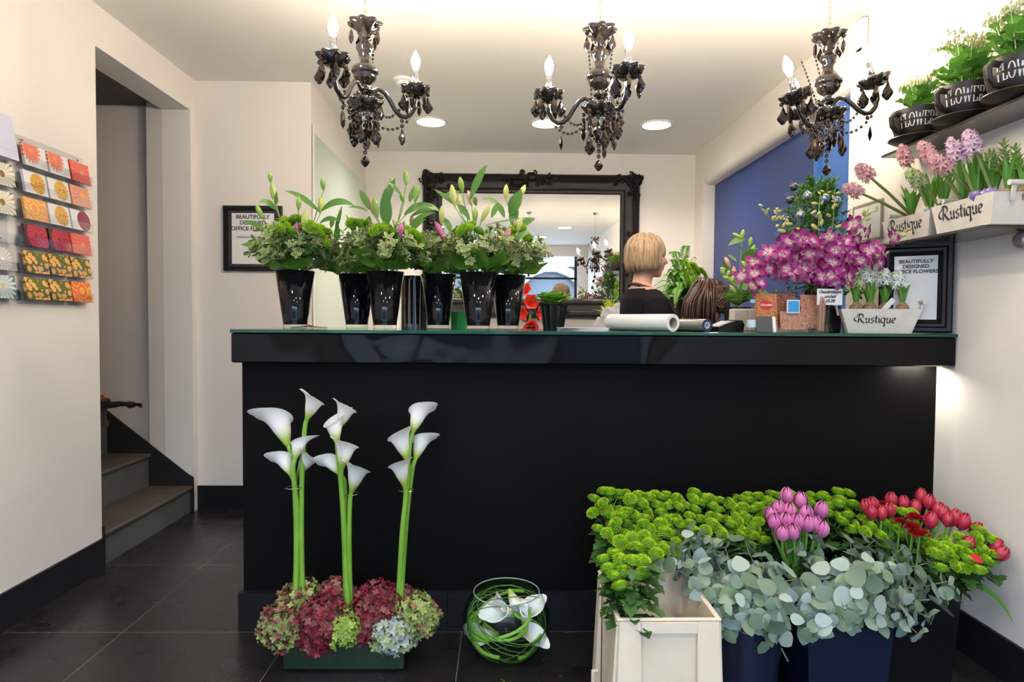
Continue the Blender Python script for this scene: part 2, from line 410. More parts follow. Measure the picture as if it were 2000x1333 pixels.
# stairwell behind the left doorway
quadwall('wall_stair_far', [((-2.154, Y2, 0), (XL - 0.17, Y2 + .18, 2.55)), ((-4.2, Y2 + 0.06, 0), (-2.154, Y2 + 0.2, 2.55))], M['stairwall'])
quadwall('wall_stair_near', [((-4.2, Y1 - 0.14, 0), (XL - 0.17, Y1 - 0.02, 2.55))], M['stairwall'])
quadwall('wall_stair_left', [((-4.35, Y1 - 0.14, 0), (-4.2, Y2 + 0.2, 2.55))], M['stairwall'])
struct(MB().box((-4.35, Y1 - 0.14, 2.50), (XL - 0.171, Y2 + 0.2, 2.58)), 'ceiling_stairwell', M['dark_ceiling'])
sc = thing('staircase', 'grey painted wooden staircase climbing left inside the doorway', 'stairs', (0, 0, 0))
zs = [0.0, 0.165, 0.365, 0.57, 0.775, 0.98, 1.18, 1.38]
for k in range(7):
    x0 = XL - 0.015 - 0.25 * k
    MB().box((x0 - 0.03, Y1, zs[k]), (x0 - 0.002, Y2 - 0.013, zs[k + 1] - 0.024)).build('riser', M['stair'], sc)
    MB().box((x0 - 0.28, Y1, zs[k + 1] - 0.023), (x0 + 0.018, Y2 - 0.013, zs[k + 1]), bev=0.006).build('tread', M['tread'], sc)
def stringer(y0, y1):
    m = MB(); p = [(XL + 0.004, 0.0), (XL + 0.004, 0.215), (XL - .03, 0.235)]
    p += [(XL - 0.03 - 1.75, 0.235 + 1.75 * 0.80), (XL - 1.78, 0.9), (XL - 0.4, 0.0)]
    vs = [(x, y0, z) for x, z in p] + [(x, y1, z) for x, z in p]; n = len(p)
    m.add(vs, [tuple(range(n)), tuple(reversed(range(n, 2 * n)))] + [(i, n + i, n + (i + 1) % n, (i + 1) % n) for i in range(n)])
    return m
stringer(Y2 - 0.012, Y2 - 0.001).build('stringer', M['stringer'], sc)
MB().box((XL - .012, Y1 - .001, 0), (XL + .004, Y1 + .018, .2)).build('stringer_end', M['stringer'], sc)
struct(MB().box((-2.9, Y2 - 0.001, 0), (XL - 0.17, Y2, .1)), 'trim_3', M['stringer'])

# pale green glass sheet on the side wall of the recess
g = MB().box((XM + 0.001, 4.06, 0.75), (XM + 0.007, 5.60, 2.36)).build('glass_splashback', P('pale_green_glass', (0.62, 0.72, 0.63), 0.06, coat=0.5))
tag(g, 'pale green glass sheet fixed to the recess wall behind the counter', 'glass panel')
MB().box((XM + .0075, 4.03, 0.75), (XM + .012, 4.055, 2.40)).build('edge_trim', M['white'], g)

# ceiling fittings
ringm = P('white_trim_ring', (0.8, 0.78, 0.74), 0.35)
lensm = P('lit_diffuser', (1, 1, 1), 0.5, emit=(1, 0.93, 0.82), es=9)
DL = ['recessed round downlight left of the middle chandelier, its disc fully lit', 'recessed round downlight just left of the middle chandelier', 'recessed round downlight right of the middle chandelier']
for i, (x, y) in enumerate(DOWNLIGHTS):
    lab = ['recessed round ceiling downlight, leftmost of the three over the back counter', 'recessed round ceiling downlight, middle of the three over the back counter', 'recessed round ceiling downlight, rightmost of the three over the back counter'][i] if i < 3 else 'recessed round downlight near the shop front, seen only in the mirror'
    t = thing('ceiling_downlight', lab, 'ceiling light', (x, y, CEIL), group='round ceiling downlights' if i < 3 else 'downlights by the shop front')
    MB().lathe([(0.100, -0.001), (0.122, -0.001), (0.120, -0.008), (0.104, -0.010), (0.100, -0.003)], 40).build('trim_ring', ringm, t)
    MB().lathe([(0.0, -0.003), (0.1, -0.003)], 40, caps=False).build('diffuser', lensm, t)
sm = thing('smoke_detector', 'white round smoke detector on the ceiling behind the left chandelier', 'smoke detector', (-0.60, 3.95, CEIL))
MB().lathe([(0.062, 0), (0.065, -0.012), (0.06, -0.02), (0, -0.02)], 32).build('base', M['white'], sm)
MB().lathe([(0.05, -0.02), (0.045, -0.04), (0.03, -0.047), (0, -0.048)], 32).build('sensor_cap', ringm, sm)
p = on_x(1665, 85, XR)
al = thing('alarm_sensor', 'white rounded alarm box high on the right wall beside the right chandelier', 'alarm box', (XR, 3.02, p.z))
MB().box((-0.035, -0.045, -0.07), (-0.001, 0.045, 0.07), bev=0.012).build('case', ringm, al)
MB().box((-0.041, -0.033, -0.055), (-0.0352, 0.033, 0.02), bev=0.002).build('sensor_window', M['white'], al)

# ---------------------------------------------------------------- counter
ZC = 1.159
ct = thing('shop_counter', 'long black shop counter with gloss slab top edge and stone plinth', 'counter', (0, 0, 0))
MB().box((-0.984, 2.4565, 0.02), (XR - 0.002, 2.95, 1.0365)).build('body_panel', M['panel'], ct)
MB().box((-0.982, 2.35, 1.0366), (XR - 0.002, 3.02, 1.1455), bev=0.004).build('slab', M['gloss'], ct)
xs = [-0.995, -0.195, 0.45, 1.095, XR - 0.013]
for i in range(4): MB().box((xs[i], 2.43, 0), (xs[i + 1] - 0.0015, 2.456, 0.1495)).build('plinth_tile', M['tile'], ct)
gt = MB().box((-0.984, 2.345, 1.146), (XR - 0.001, 3.025, 1.159), bev=0.0015).build('glass_countertop', M['edgeglass'])
tag(gt, 'sheet of green-edged glass covering the black counter top', 'glass top')
light('AREA', 'slab_underside_light', (1.60, 2.43, 1.033), 0.9, (1.0, 0.93, 0.78), (0.15, 0, 0), shape='RECTANGLE', size=0.12, size_y=0.03)
# daylight portal
pl = light('AREA', 'shopfront_opening', (-0.1, YF + 0.01, 1.33), 1, (1, 1, 1), (PI / 2, 0, 0), shape='RECTANGLE', size=3.2, size_y=2.24)
pl.data.cycles.is_portal = True
# ================================================================ lettering
def text(body, size, parent, loc, rot, mat, shear=0.0, bold=0.0, align='CENTER', extr=0.0004, space=1.0, name='lettering'):
    c = bpy.data.curves.new(name, 'FONT'); c.body = body; c.size = size; c.shear = shear; c.offset = bold
    c.align_x = align; c.align_y = 'CENTER'; c.extrude = extr; c.space_character = space; c.space_line = 1.05
    o = bpy.data.objects.new(name, c); COL.objects.link(o); o.parent = parent; o.location = loc; o.rotation_euler = rot
    c.materials.append(mat)
    bpy.context.view_layer.update()
    me = bpy.data.meshes.new_from_object(o); me.name = name
    bpy.data.objects.remove(o); bpy.data.curves.remove(c)
    o = bpy.data.objects.new(name, me); COL.objects.link(o); o.parent = parent; o.location = loc; o.rotation_euler = rot
    return o
def arc(cx, cy, rx, ry, a0, a1, n=10):
    return [(cx + rx * math.cos(math.radians(a0 + (a1 - a0) * k / n)), cy + ry * math.sin(math.radians(a0 + (a1 - a0) * k / n))) for k in range(n + 1)]
# strokes in a box whose x-height is 1 (pen letters)
GLY = {
    'R': (1.55, [[(0.35, 0.0), (0.42, 0.9), (0.55, 1.7)], arc(0.55, 1.28, 0.62, 0.48, 140, -85, 14), [(0.62, 0.80), (0.9, 0.35), (1.35, -0.05), (1.6, 0.08)], arc(0.0, 0.75, 0.38, 0.45, 80, 330, 12), [(0.1, 1.2), (0.3, 1.6), (0.55, 1.74)]]),
    'u': (0.95, [[(0.0, 0.85), (0.14, 1.0), (0.18, 0.5)], arc(0.42, 0.32, 0.24, 0.3, 180, 320, 8), [(0.68, 1.0), (0.66, 0.25), (0.74, 0.02), (0.9, 0.12)]]),
    's': (0.70, [arc(0.36, 0.76, 0.22, 0.22, 40, 250, 9), arc(0.30, 0.26, 0.25, 0.26, 70, -150, 10)]),
    't': (0.60, [[(0.3, 1.45), (0.24, 0.3), (0.34, 0.02), (0.52, 0.12)], [(0.02, 1.0), (0.55, 1.0)]]),
    'i': (0.45, [[(0.05, 0.85), (0.2, 1.0), (0.18, 0.2), (0.26, 0.0), (0.42, 0.12)], [(0.2, 1.35), (0.27, 1.47)]]),
    'q': (0.95, [arc(0.38, 0.5, 0.34, 0.48, 50, 330, 12), [(0.72, 1.0), (0.68, 0.0), (0.66, -0.75)], [(0.5, -0.55), (0.9, -0.5)]]),
    'e': (0.78, [[(0.1, 0.48), (0.62, 0.62)], arc(0.38, 0.5, 0.30, 0.48, 20, 310, 13)]),
}
def pen_text(word, w, fn, nib=(0.10, 0.075), thin=0.022):
    """word drawn with a broad pen; fn maps letter coordinates to 3D"""
    m = MB(); x0 = 0.0; out = []
    for ch in word:
        adv, st = GLY[ch]
        for s_ in st:
            pts = []
            for a, b in zip(s_[:-1], s_[1:]):
                for k in range(3): pts.append((lerp(a[0], b[0], k / 3), lerp(a[1], b[1], k / 3)))
            pts.append(s_[-1])
            for a, b in zip(pts[:-1], pts[1:]):
                dx, dy = b[0] - a[0], b[1] - a[1]; l = math.hypot(dx, dy) or 1
                nx, ny = nib[0] + -dy / l * thin, nib[1] + dx / l * thin
                if (nib[0] * -dy + nib[1] * dx) < 0: nx, ny = nib[0] + dy / l * thin, nib[1] - dx / l * thin
                q = [(a[0] - nx, a[1] - ny), (a[0] + nx, a[1] + ny), (b[0] + nx, b[1] + ny), (b[0] - nx, b[1] - ny)]
                m.add([fn(x0 + u, v) for u, v in q], [(0, 1, 2, 3)])
        x0 += adv
    return m, x0
BLK = {
    'F': (0.62, [[(0.12, 0), (0.12, 1)], [(0.12, 0.97), (0.52, 0.97)], [(0.12, 0.52), (0.42, 0.52)], [(0.0, 0.02), (0.26, 0.02)], [(0.0, 0.98), (0.2, 0.98)], [(0.52, 0.98), (0.52, 0.78)], [(0.42, 0.62), (0.42, 0.42)]]),
    'L': (0.62, [[(0.12, 0), (0.12, 1)], [(0.12, 0.03), (0.52, 0.03)], [(0.0, 0.98), (0.26, 0.98)], [(0.0, 0.02), (0.2, .02)], [(0.53, 0.02), (0.53, 0.24)]]),
    'O': (0.86, [arc(0.4, 0.5, 0.34, 0.48, 0, 360, 20)]),
    'W': (1.12, [[(0.08, 0.98), (0.32, 0.02)], [(0.32, 0.02), (0.54, 0.9)], [(0.54, 0.9), (0.76, 0.02)], [(0.76, 0.02), (0.98, 0.98)], [(0.0, 0.98), (0.2, 0.98)], [(0.88, 0.98), (1.08, 0.98)]]),
    'E': (0.68, [[(0.12, 0), (0.12, 1)], [(0.12, 0.97), (0.54, 0.97)], [(0.12, 0.52), (0.42, 0.52)], [(0.12, 0.03), (0.56, 0.03)], [(0.0, 0.02), (0.2, 0.02)], [(0.0, 0.98), (0.2, 0.98)], [(0.54, 0.98), (0.54, 0.8)], [(0.57, 0.02), (0.57, 0.24)], [(.42, .62), (.42, .42)]]),
    'R': (0.78, [[(0.12, 0), (0.12, 1)], [(0.12, 0.97), (0.34, 0.97)] , arc(0.34, 0.74, 0.2, 0.23, 90, -90, 10), [(0.34, 0.51), (0.12, 0.51)], [(0.3, 0.5), (0.64, 0.02)], [(0.0, 0.02), (0.24, 0.02)], [(0.0, 0.98), (0.2, 0.98)], [(0.58, .02), (0.74, .02)]]),
    'S': (0.60, [arc(0.28, 0.74, 0.2, 0.24, 30, 270, 12), arc(0.28, 0.26, 0.22, 0.25, 90, -150, 12), [(0.47, 0.98), (0.47, 0.76)], [(0.06, 0.02), (0.06, 0.24)]]),
}
def block_text(word, fn, wv=0.05, wh=0.022, gap=0.06):
    """roman capitals: thick uprights, thin bars, small serifs"""
    m = MB(); x0 = 0.0
    for ch in word:
        adv, st = BLK[ch]
        for s_ in st:
            pts = []
            for a, b in zip(s_[:-1], s_[1:]):
                for k in range(3): pts.append((lerp(a[0], b[0], k / 3), lerp(a[1], b[1], k / 3)))
            pts.append(s_[-1])
            L_ = []
            for i, a in enumerate(pts):
                p_, q_ = pts[max(0, i - 1)], pts[min(len(pts) - 1, i + 1)]
                dx, dy = q_[0] - p_[0], q_[1] - p_[1]; l = math.hypot(dx, dy) or 1
                w = wh + (wv - wh) * (abs(dy) / l) ** 2
                if ch == 'W' and dx > 0 and dy > 0: w *= 0.55
                L_.append((a[0] - dy / l * w, a[1] + dx / l * w)); L_.append((a[0] + dy / l * w, a[1] - dx / l * w))
            m.add([fn(x0 + u, v) for u, v in L_], [(2 * i, 2 * i + 1, 2 * i + 3, 2 * i + 2) for i in range(len(pts) - 1)])
        x0 += adv + gap
    return m
def block_width(word, gap=0.06): return sum(BLK[c][0] + gap for c in word) - gap
def pen_width(word): return sum(GLY[c][0] for c in word)

# ================================================================ chandeliers
M['crystal'] = P('smoked_black_crystal', (0.075, 0.058, 0.050), 0.07, metal=0.85)
M['blackglass'] = P('black_glass', (0.030, 0.024, 0.022), 0.07, metal=0.55, coat=0.8)
M['bulb'] = P('lit_candle_bulb', (1, 1, 1), 0.3, emit=(1.0, 0.84, 0.66), es=420)
M['gold'] = P('brass_chain', (0.75, 0.55, 0.35), 0.25, metal=1.0)
def gem(w, h, d):       # leaf-shaped facetted drop, hangs from its top
    m = MB(); pr = [(0.10, 0), (0.45, -0.30), (0.92, -0.52), (1.0, -0.62), (0.80, -0.76), (0.55, -0.84), (0.34, -0.95), (0, -1)]
    n = len(pr); vs = [(0, -d, -0.5 * h)] + [(0, d, -0.5 * h)]
    o = [(x * w / 2, z * h) for x, z in pr] + [(-x * w / 2, z * h) for x, z in reversed(pr[:-1])]
    k = len(o); vs += [(x, 0, z) for x, z in o] + [(x * 0.55, -d * 0.8, z * .62 - .18 * h) for x, z in o] + [(x * 0.55, d * 0.8, z * .62 - .18 * h) for x, z in o]
    fs = []
    for i in range(k):
        j = (i + 1) % k
        fs += [(2 + i, 2 + j, 2 + k + j, 2 + k + i), (2 + j, 2 + i, 2 + 2 * k + i, 2 + 2 * k + j), (2 + k + i, 2 + k + j, 0), (2 + 2 * k + j, 2 + 2 * k + i, 1)]
    m.add(vs, fs); m.tube([(0, 0, 0.008), (0, 0, -0.006)], 0.0012, 4); return m
gem_me = gem(0.043, 0.066, 0.009).mesh('crystal_drop', M['crystal'], False)
slim_me = MB().lathe([(0.0004, 0), (0.0035, -0.012), (0.0078, -0.036), (0.006, -0.046), (0.0004, -0.062)], 5, caps=False).mesh('slim_drop', M['crystal'], False)
ballg_me = MB().lathe([(0.001, 0.0), (0.008, -0.006), (0.0175, -0.02), (0.0175, -0.026), (0.010, -0.038), (0.001, -0.044)], 10, caps=False).mesh('ball_drop', M['crystal'], False)
def beads(n, pitch=0.0205, r=0.0088, wire=True):
    m = MB()
    for k in range(n): m.ball((0, 0, -pitch * (k + 0.5)), r, 8, 4, sc=(1, 0.62, 1))
    if wire: m.tube([(0, 0, 0), (0, 0, -pitch * n)], 0.0008, 4)
    return m.mesh('bead_string', M['crystal'], False)
bead_me = {n: beads(n) for n in (1, 2, 3, 4, 6)}
def scallop(a, k): return 1 + (0.13 * math.cos(8 * a) if k in (3, 4, 5) else 0.0)
dish_pr = [(0.010, 0.0), (0.030, 0.002), (0.046, 0.012), (0.057, 0.026), (0.060, 0.033), (0.054, 0.036), (0.040, 0.024), (0.012, 0.018)]
def bigwob(a, k): return 1 + 0.10 * math.cos(8 * a) * (1 if k in (2, 3, 4) else 0)
bowl_me = MB().lathe([(r * 1.08, z * 1.35) for r, z in dish_pr], 48, wob=scallop).mesh('bowl', M['blackglass'])
cup_me = MB().lathe([(r * 0.95, z * 1.25 - .006) for r, z in dish_pr], 48, wob=scallop).mesh('drip_cup', M['blackglass'])
crown_me = MB().lathe([(0.014, -0.052), (0.022, -0.048), (0.036, -0.032), (0.056, -0.016), (0.062, -0.004), (0.050, 0.004), (0.02, -0.010), (0.006, -0.010)], 48, wob=scallop).mesh('crown_dish', M['blackglass'])
col_me = MB().lathe([(r * 1.18, z) for r, z in [(0.006, -0.01), (0.014, -0.05), (0.020, -0.058), (0.020, -0.066), (0.013, -0.070), (0.016, -0.080), (0.028, -0.092), (0.030, -0.102), (0.022, -0.118), (0.018, -0.135), (0.022, -0.152), (0.034, -0.166), (0.042, -0.176), (0.044, -0.192), (0.041, -0.198), (0.036, -0.202), (0.038, -0.210), (0.030, -0.226), (0.016, -0.238), (0.011, -0.246), (0.020, -0.252), (0.020, -0.262), (0.012, -0.266)]], 32).mesh('column', M['blackglass'])
neck_me = MB().lathe([(0.012, -0.266), (0.0125, -0.30), (0.010, -0.345), (0.026, -0.346), (0.024, -0.352), (0.012, -0.362), (0.014, -0.370), (0.008, -0.380), (0.001, -0.382)], 24).mesh('chrome_spindle', M['chrome'])
arm_pts = [(0.012, -0.262), (0.030, -0.232), (0.055, -0.216), (0.080, -0.226), (0.100, -0.252), (0.120, -0.284), (0.142, -0.304), (0.165, -0.306), (0.188, -0.290), (0.203, -0.262), (0.208, -0.232), (0.208, -0.212)]
arm_me = MB().tube([(a, 0, b) for a, b in arm_pts], 0.0092, 8).mesh('arm', M['blackglass'])
sleeve_me = MB().lathe([(0.0125, 0.0), (0.0125, 0.074), (0.010, 0.076)], 20).mesh('candle_sleeve', M['chrome'])
bulb_me = MB().lathe([(0.007, 0.0), (0.0105, 0.010), (0.0165, 0.028), (0.0175, 0.040), (0.014, 0.056), (0.007, 0.070), (0.001, 0.080)], 18).mesh('bulb', M['bulb'])
def swag(a, b, sag, n, r=0.006):
    m = MB(); a = Vector(a); b = Vector(b); pts = []
    for k in range(n + 1):
        t = k / n; p_ = a.lerp(b, t); p_.z -= sag * 4 * t * (1 - t); pts.append(p_)
    m.tube(pts, 0.0007, 4)
    for p_ in pts[1:-1]: m.ball(p_, r, 7, 4, sc=(1, 0.7, 1))
    return m
def chandelier(px, py, Y, angs, dz, tilty, label, seed):
    rnd = random.Random(seed)
    top = at(px, py, Y)
    t = thing('chandelier', label, 'chandelier', top, (0, 0, 0), group='black crystal chandeliers over the counter')
    body = thing('lamp_body', None, None, (0, 0, 0), (tiltx := 0.0, tilty, 0)); body.parent = t
    h = CEIL - top.z
    ch = MB(); k = 0; z = 0.0
    while z < h - 0.03:
        ring = [(0.0052 * math.cos(a), 0, 0.0125 * math.sin(a)) for a in [2 * PI * i / 10 for i in range(11)]]
        R_ = Matrix.Rotation(PI / 2 * (k % 2) + 0.4, 3, 'Z')
        ch.tube([R_ @ Vector(q) + Vector((0, 0, z + 0.010)) for q in ring], 0.0012, 5, caps=False); z += 0.0205; k += 1
    ch.build('chain', M['gold'], t)
    MB().lathe([(0.0, h - 0.03), (0.02, h - 0.028), (0.04, h - 0.012), (0.045, h - 0.0005)], 24).build('ceiling_rose', M['chrome'], t)
    mesh_parts = [('crown_dish', crown_me), ('column', col_me), ('chrome_spindle', neck_me)]
    PV = Matrix.Translation((0, 0, -0.26)); Rt = Matrix.Translation((0, 0, dz)) @ PV @ Matrix.Rotation(tilty, 4, 'Y') @ PV.inverted(); Ri = Matrix.Identity(4); Rb = Ri
    def put(name, me, loc, rz=0.0, hang=False, parent=None, sc=None):
        # everything follows the tilt of the body; what hangs keeps plumb
        o = ref(name, me, parent or t, Rb @ Vector(loc) if parent is None else loc, (0, 0, 0), sc)
        if parent is None:
            o.rotation_euler = (0, 0, rz) if hang else (Rb @ Matrix.Rotation(rz, 4, 'Z')).to_euler()
        else: o.rotation_euler = (0, 0, rz)
        return o
    for nm, me in mesh_parts: put(nm, me, (0, 0, 0))
    put('bowl', bowl_me, (0, 0, -0.345))
    # crown pendants
    for k in range(5):
        a = 2 * PI * k / 5 + seed
        put('bead_string', bead_me[1], (0.052 * math.cos(a), 0.052 * math.sin(a), -0.012), a, True)
        put('crystal_drop', gem_me, (0.052 * math.cos(a), 0.052 * math.sin(a), -0.036), a + PI / 2 + rnd.uniform(-.6, .6), True, sc=0.85)
    for a in angs:
        Rb = Rt; A = math.radians(a); c, s_ = math.cos(A), math.sin(A)
        am = put('arm', arm_me, (0, 0, 0), A)
        ref('drip_cup', cup_me, am, (0.208, 0, -0.214)); ref('candle_sleeve', sleeve_me, am, (0.208, 0, -0.190)); ref('bulb', bulb_me, am, (0.208, 0, -0.116))
        for k in range(6):
            b_ = 2 * PI * k / 6 + A * 0.7; q = (0.208 * c + 0.050 * math.cos(b_), 0.208 * s_ + 0.050 * math.sin(b_), -0.192)
            put('bead_string', bead_me[1], q, b_, True)
            put('crystal_drop', gem_me, (q[0], q[1], q[2] - 0.022), b_ + rnd.uniform(-1, 1), True)
        q = (0.15 * c, 0.15 * s_, -0.312); put('bead_string', bead_me[2 if a % 20 else 1], q, A, True)
        put('crystal_drop' if a % 20 else 'slim_drop', gem_me if a % 20 else slim_me, (q[0], q[1], q[2] - 0.042), A + 0.5, True)
        sw = swag(Rb @ Vector((0.02 * c, 0.02 * s_, -0.262)), Rb @ Vector((0.165 * c, .165 * s_, -0.235)), 0.07, 11); sw.build('bead_swag', M['crystal'], t, smooth=False)
        A2 = A + 0.55
        swag(Rb @ Vector((0.052 * math.cos(A2), 0.052 * math.sin(A2), -0.02)), Rb @ Vector((0.03 * math.cos(A2), .03 * math.sin(A2), -0.26)), -0.004, 15, 0.005).build('bead_swag', M['crystal'], t, smooth=False)
        A3 = A + 1.0; swag(Rb @ Vector((0.055 * math.cos(A3), 0.055 * math.sin(A3), -0.315)), Rb @ Vector((.19 * c, .19 * s_, -.30)), 0.05, 9, 0.0065).build('bead_swag', M['crystal'], t, smooth=False)
    Rb = Ri
    for k in range(13):
        a = 2 * PI * k / 13 + 0.3 * seed; rr_ = 0.060 if k % 2 else 0.042
        nb = [3, 4, 2, 4, 3, 2, 4, 3, 2, 4, 3, 4, 2][k]
        q = (rr_ * math.cos(a), rr_ * math.sin(a), -0.322)
        put('bead_string', bead_me[nb], q, rnd.uniform(0, 3), True)
        e = (q[0], q[1], q[2] - 0.0205 * nb - 0.004)
        if k % 3 == 1: put('slim_drop', slim_me, e, a, True)
        else: put('crystal_drop', gem_me, e, rnd.uniform(0, 3), True, sc=1.05)
    put('bead_string', bead_me[6], (0, 0, -0.382), 0, True)
    put('ball_drop', ballg_me, (0, 0, -0.382 - 0.126), 0, True)
    bpy.data.objects.remove(body)
    return t
chandelier(713, 43, 2.50, (250, 30, 98), -0.028, 0.0, 'black crystal chandelier hanging leftmost, nearest the stairway, its right arm lower', 1)
chandelier(1172, 55, 2.52, (160, 290, 72), -0.048, 0.02, 'black crystal chandelier in the middle of three, its low arm on the left', 2)
chandelier(1620, 66, 2.52, (0, 215, 87), -0.045, -0.28, 'black crystal chandelier hanging rightmost in front of the blue wall', 3)

# ================================================================ mirror
pa, pb, pc = at(825, 338, 5.58), at(1251, 343, 5.58), at(1040, 622, 5.58)
x0, x1, z1, z0 = pa.x, pb.x, pa.z + 0.005, pc.z
M['carved'] = P('black_carved_wood', (0.010, 0.008, 0.0075), 0.33, spec=0.22, bump=(45, 0.25, 0.006))
mr = thing('wall_mirror', 'large landscape mirror in a black carved frame on the back wall', 'mirror', ((x0 + x1) / 2, Y4 - 0.001, (z0 + z1) / 2))
hw, hh = (x1 - x0) / 2, (z1 - z0) / 2
fr = MB(); loops = [(0, 0), (0, 0.035), (0.012, 0.058), (0.035, 0.066), (0.055, 0.050), (0.066, 0.040), (0.095, 0.036), (0.118, 0.030), (0.122, 0.046), (0.136, 0.048), (0.140, 0.030), (0.160, 0.026), (0.168, 0.014)]
vs = []
for d, h in loops: vs += [(-hw + d, -h, -hh + d), (hw - d, -h, -hh + d), (hw - d, -h, hh - d), (-hw + d, -h, hh - d)]
fs = []
for k in range(len(loops) - 1):
    for i in range(4): j = (i + 1) % 4; fs.append((k * 4 + i, k * 4 + j, k * 4 + 4 + j, k * 4 + 4 + i))
fr.add(vs, fs); fr.build('frame', M['carved'], mr)
MB().box((-hw + 0.16, -0.013, -hh + 0.16), (hw - 0.16, -0.010, hh - 0.16)).build('mirror_glass', P('silvered_glass', (0.90, 0.90, 0.88), 0.0, metal=1.0), mr, smooth=False)
rnd = random.Random(5)
def curlpts(cx, cz, r, a0, turns, y, n=14):
    return [(cx + r * (1 - 0.8 * k / n) * math.cos(a0 + turns * 2 * PI * k / n), -y - 0.01 * math.sin(PI * k / n), cz + r * (1 - 0.8 * k / n) * math.sin(a0 + turns * 2 * PI * k / n)) for k in range(n + 1)]
def carving(cx, cz, sx, sz, n, ext=0.13):
    m = MB()
    for k in range(n):
        u, v = rnd.random() ** 1.3 * ext, rnd.uniform(0.02, 0.115)
        if rnd.random() < 0.5: u, v = v, u
        r_ = rnd.uniform(0.018, 0.032)
        m.tube(curlpts(cx + sx * u, cz + sz * v, r_, rnd.uniform(0, 6), rnd.choice((-1, 1)) * 1.15, 0.055), [0.008 * (1 - 0.5 * q / 14) for q in range(15)], 5)
    for k in range(n // 2):
        u, v = rnd.random() * ext * 0.8, rnd.uniform(0.01, 0.11)
        m.ball((cx + sx * u, -0.058, cz + sz * v), rnd.uniform(0.008, 0.016), 8, 5, sc=(1, 0.7, 1))
    return m
for sx in (-1, 1):
    for sz in (-1, 1): carving(sx * hw, sz * hh, -sx, -sz, 34, 0.24).build('corner_carving', M['carved'], mr)
for sz in (-1, 1):
    m = MB()
    for k in range(34):
        u = rnd.gauss(0, 0.12); v = rnd.uniform(-0.012, 0.115) if abs(u) < .1 else rnd.uniform(0.02, .1)
        m.tube(curlpts(u, sz * (hh - v), rnd.uniform(0.016, 0.03), rnd.uniform(0, 6), rnd.choice((-1, 1)) * 1.1, 0.052), [0.007] * 15, 5)
    m.ball((0, -.06, sz * (hh - 0.03)), 0.035, 14, 8, sc=(1.3, .5, 1)); m.build('centre_carving', M['carved'], mr)
for sx in (-1, 1):
    m = MB()
    for k in range(16):
        u = rnd.gauss(0, 0.10); v = rnd.uniform(0.02, 0.11)
        m.tube(curlpts(sx * (hw - v), u, rnd.uniform(0.016, 0.028), rnd.uniform(0, 6), 1.1, 0.052), [0.007] * 15, 5)
    m.build('side_carving', M['carved'], mr)

# ================================================================ framed notices
def rect_frame(m, hw, hh, loops, mi=0):
    vs = []; fs = []
    for d, h in loops: vs += [(-hw + d, -h, -hh + d), (hw - d, -h, -hh + d), (hw - d, -h, hh - d), (-hw + d, -h, hh - d)]
    for k in range(len(loops) - 1):
        for i in range(4): j = (i + 1) % 4; fs.append((k * 4 + i, k * 4 + j, k * 4 + 4 + j, k * 4 + 4 + i))
    m.add(vs, fs, mi); n = len(loops) - 1
    m.add([(-hw, 0, -hh), (hw, 0, -hh), (hw, 0, hh), (-hw, 0, hh)], [(3, 2, 1, 0)], mi)
    return m
M['mount'] = P('black_mount_board', (0.03, 0.03, 0.033), 0.6)
a, b_ = at(437, 402, Y3 - 0.01), at(552, 530, Y3 - 0.01)
fw, fh = (b_.x - a.x) / 2, (a.z - b_.z) / 2
f1 = thing('framed_notice', 'black framed notice hanging on the wall left of the counter, partly behind lily leaves', 'framed notice', ((a.x + b_.x) / 2, Y3 - 0.001, (a.z + b_.z) / 2))
rect_frame(MB(), fw, fh, [(0, 0), (0, 0.022), (0.004, 0.026), (0.024, 0.026), (0.028, 0.012)]).build('frame', M['black'], f1)
MB().box((-fw + 0.027, -0.012, -fh + 0.027), (fw - 0.027, -0.002, fh - 0.027)).build('mount', M['mount'], f1)
MB().box((-fw + 0.05, -0.014, -fh + 0.042), (fw - 0.05, -0.0122, fh - 0.045)).build('sheet', M['paper'], f1)
text('BEAUTIFULLY\nDESIGNED\nOFFICE FLOWERS', 0.034, f1, (0, -0.0155, fh - 0.105), (PI / 2, 0, 0), M['ink'], bold=0.0006)
text('OFFICE FLOWERS & PLANTS\n\nWEEKLY', 0.016, f1, (0, -0.0155, -0.01), (PI / 2, 0, 0), M['ink'])
# the one leaning at the right end of the counter
nb, nl = V(1.690, 2.378, ZC), V(1.500, 2.50, ZC)
dv = (nb - nl); yawf = math.atan2(dv.y, dv.x)
f2 = thing('framed_notice', 'wide black framed notice leaning in the corner at the right end of the counter', 'framed notice', (nb + nl) / 2, (-0.015, 0, yawf))
fw, fh = dv.length / 2 + .008, 0.172
MB_ = rect_frame(MB(), fw, fh, [(0, 0), (0, 0.022), (0.006, 0.030), (0.018, 0.030), (0.024, 0.020), (0.034, 0.018), (0.038, 0.024), (0.048, 0.012), (0.052, 0.010)])
fo = MB_.build('frame', M['carved'], f2, loc=(0, 0, fh + 0.003))
MB().box((-fw + 0.05, -0.011, -fh + 0.05), (fw - 0.05, -0.003, fh - 0.05)).build('sheet', M['paper'], f2, loc=(0, 0, fh + 0.003))
text('BEAUTIFULLY\nDESIGNED\nOFFICE FLOWERS', 0.0185, f2, (0.0, -0.0125, 2 * fh - 0.088), (PI / 2, 0, 0), M['ink'], bold=0.0004)
# small notice pinned to the wall behind the shelf
q = on_x(1715, 430, XR)
f3 = thing('wall_notice', 'small grey framed sheet on the right wall above the orchids', 'notice', (XR - 0.001, 2.95, q.z), (0, 0, -PI / 2))
rect_frame(MB(), 0.12, 0.09, [(0, 0), (0, 0.008), (0.012, 0.008), (0.014, 0.004)]).build('frame', P('grey_frame', (.25, .22, .2), .5), f3)
MB().box((-.107, -.006, -.077), (.107, -.002, .077)).build('sheet', M['paper'], f3)

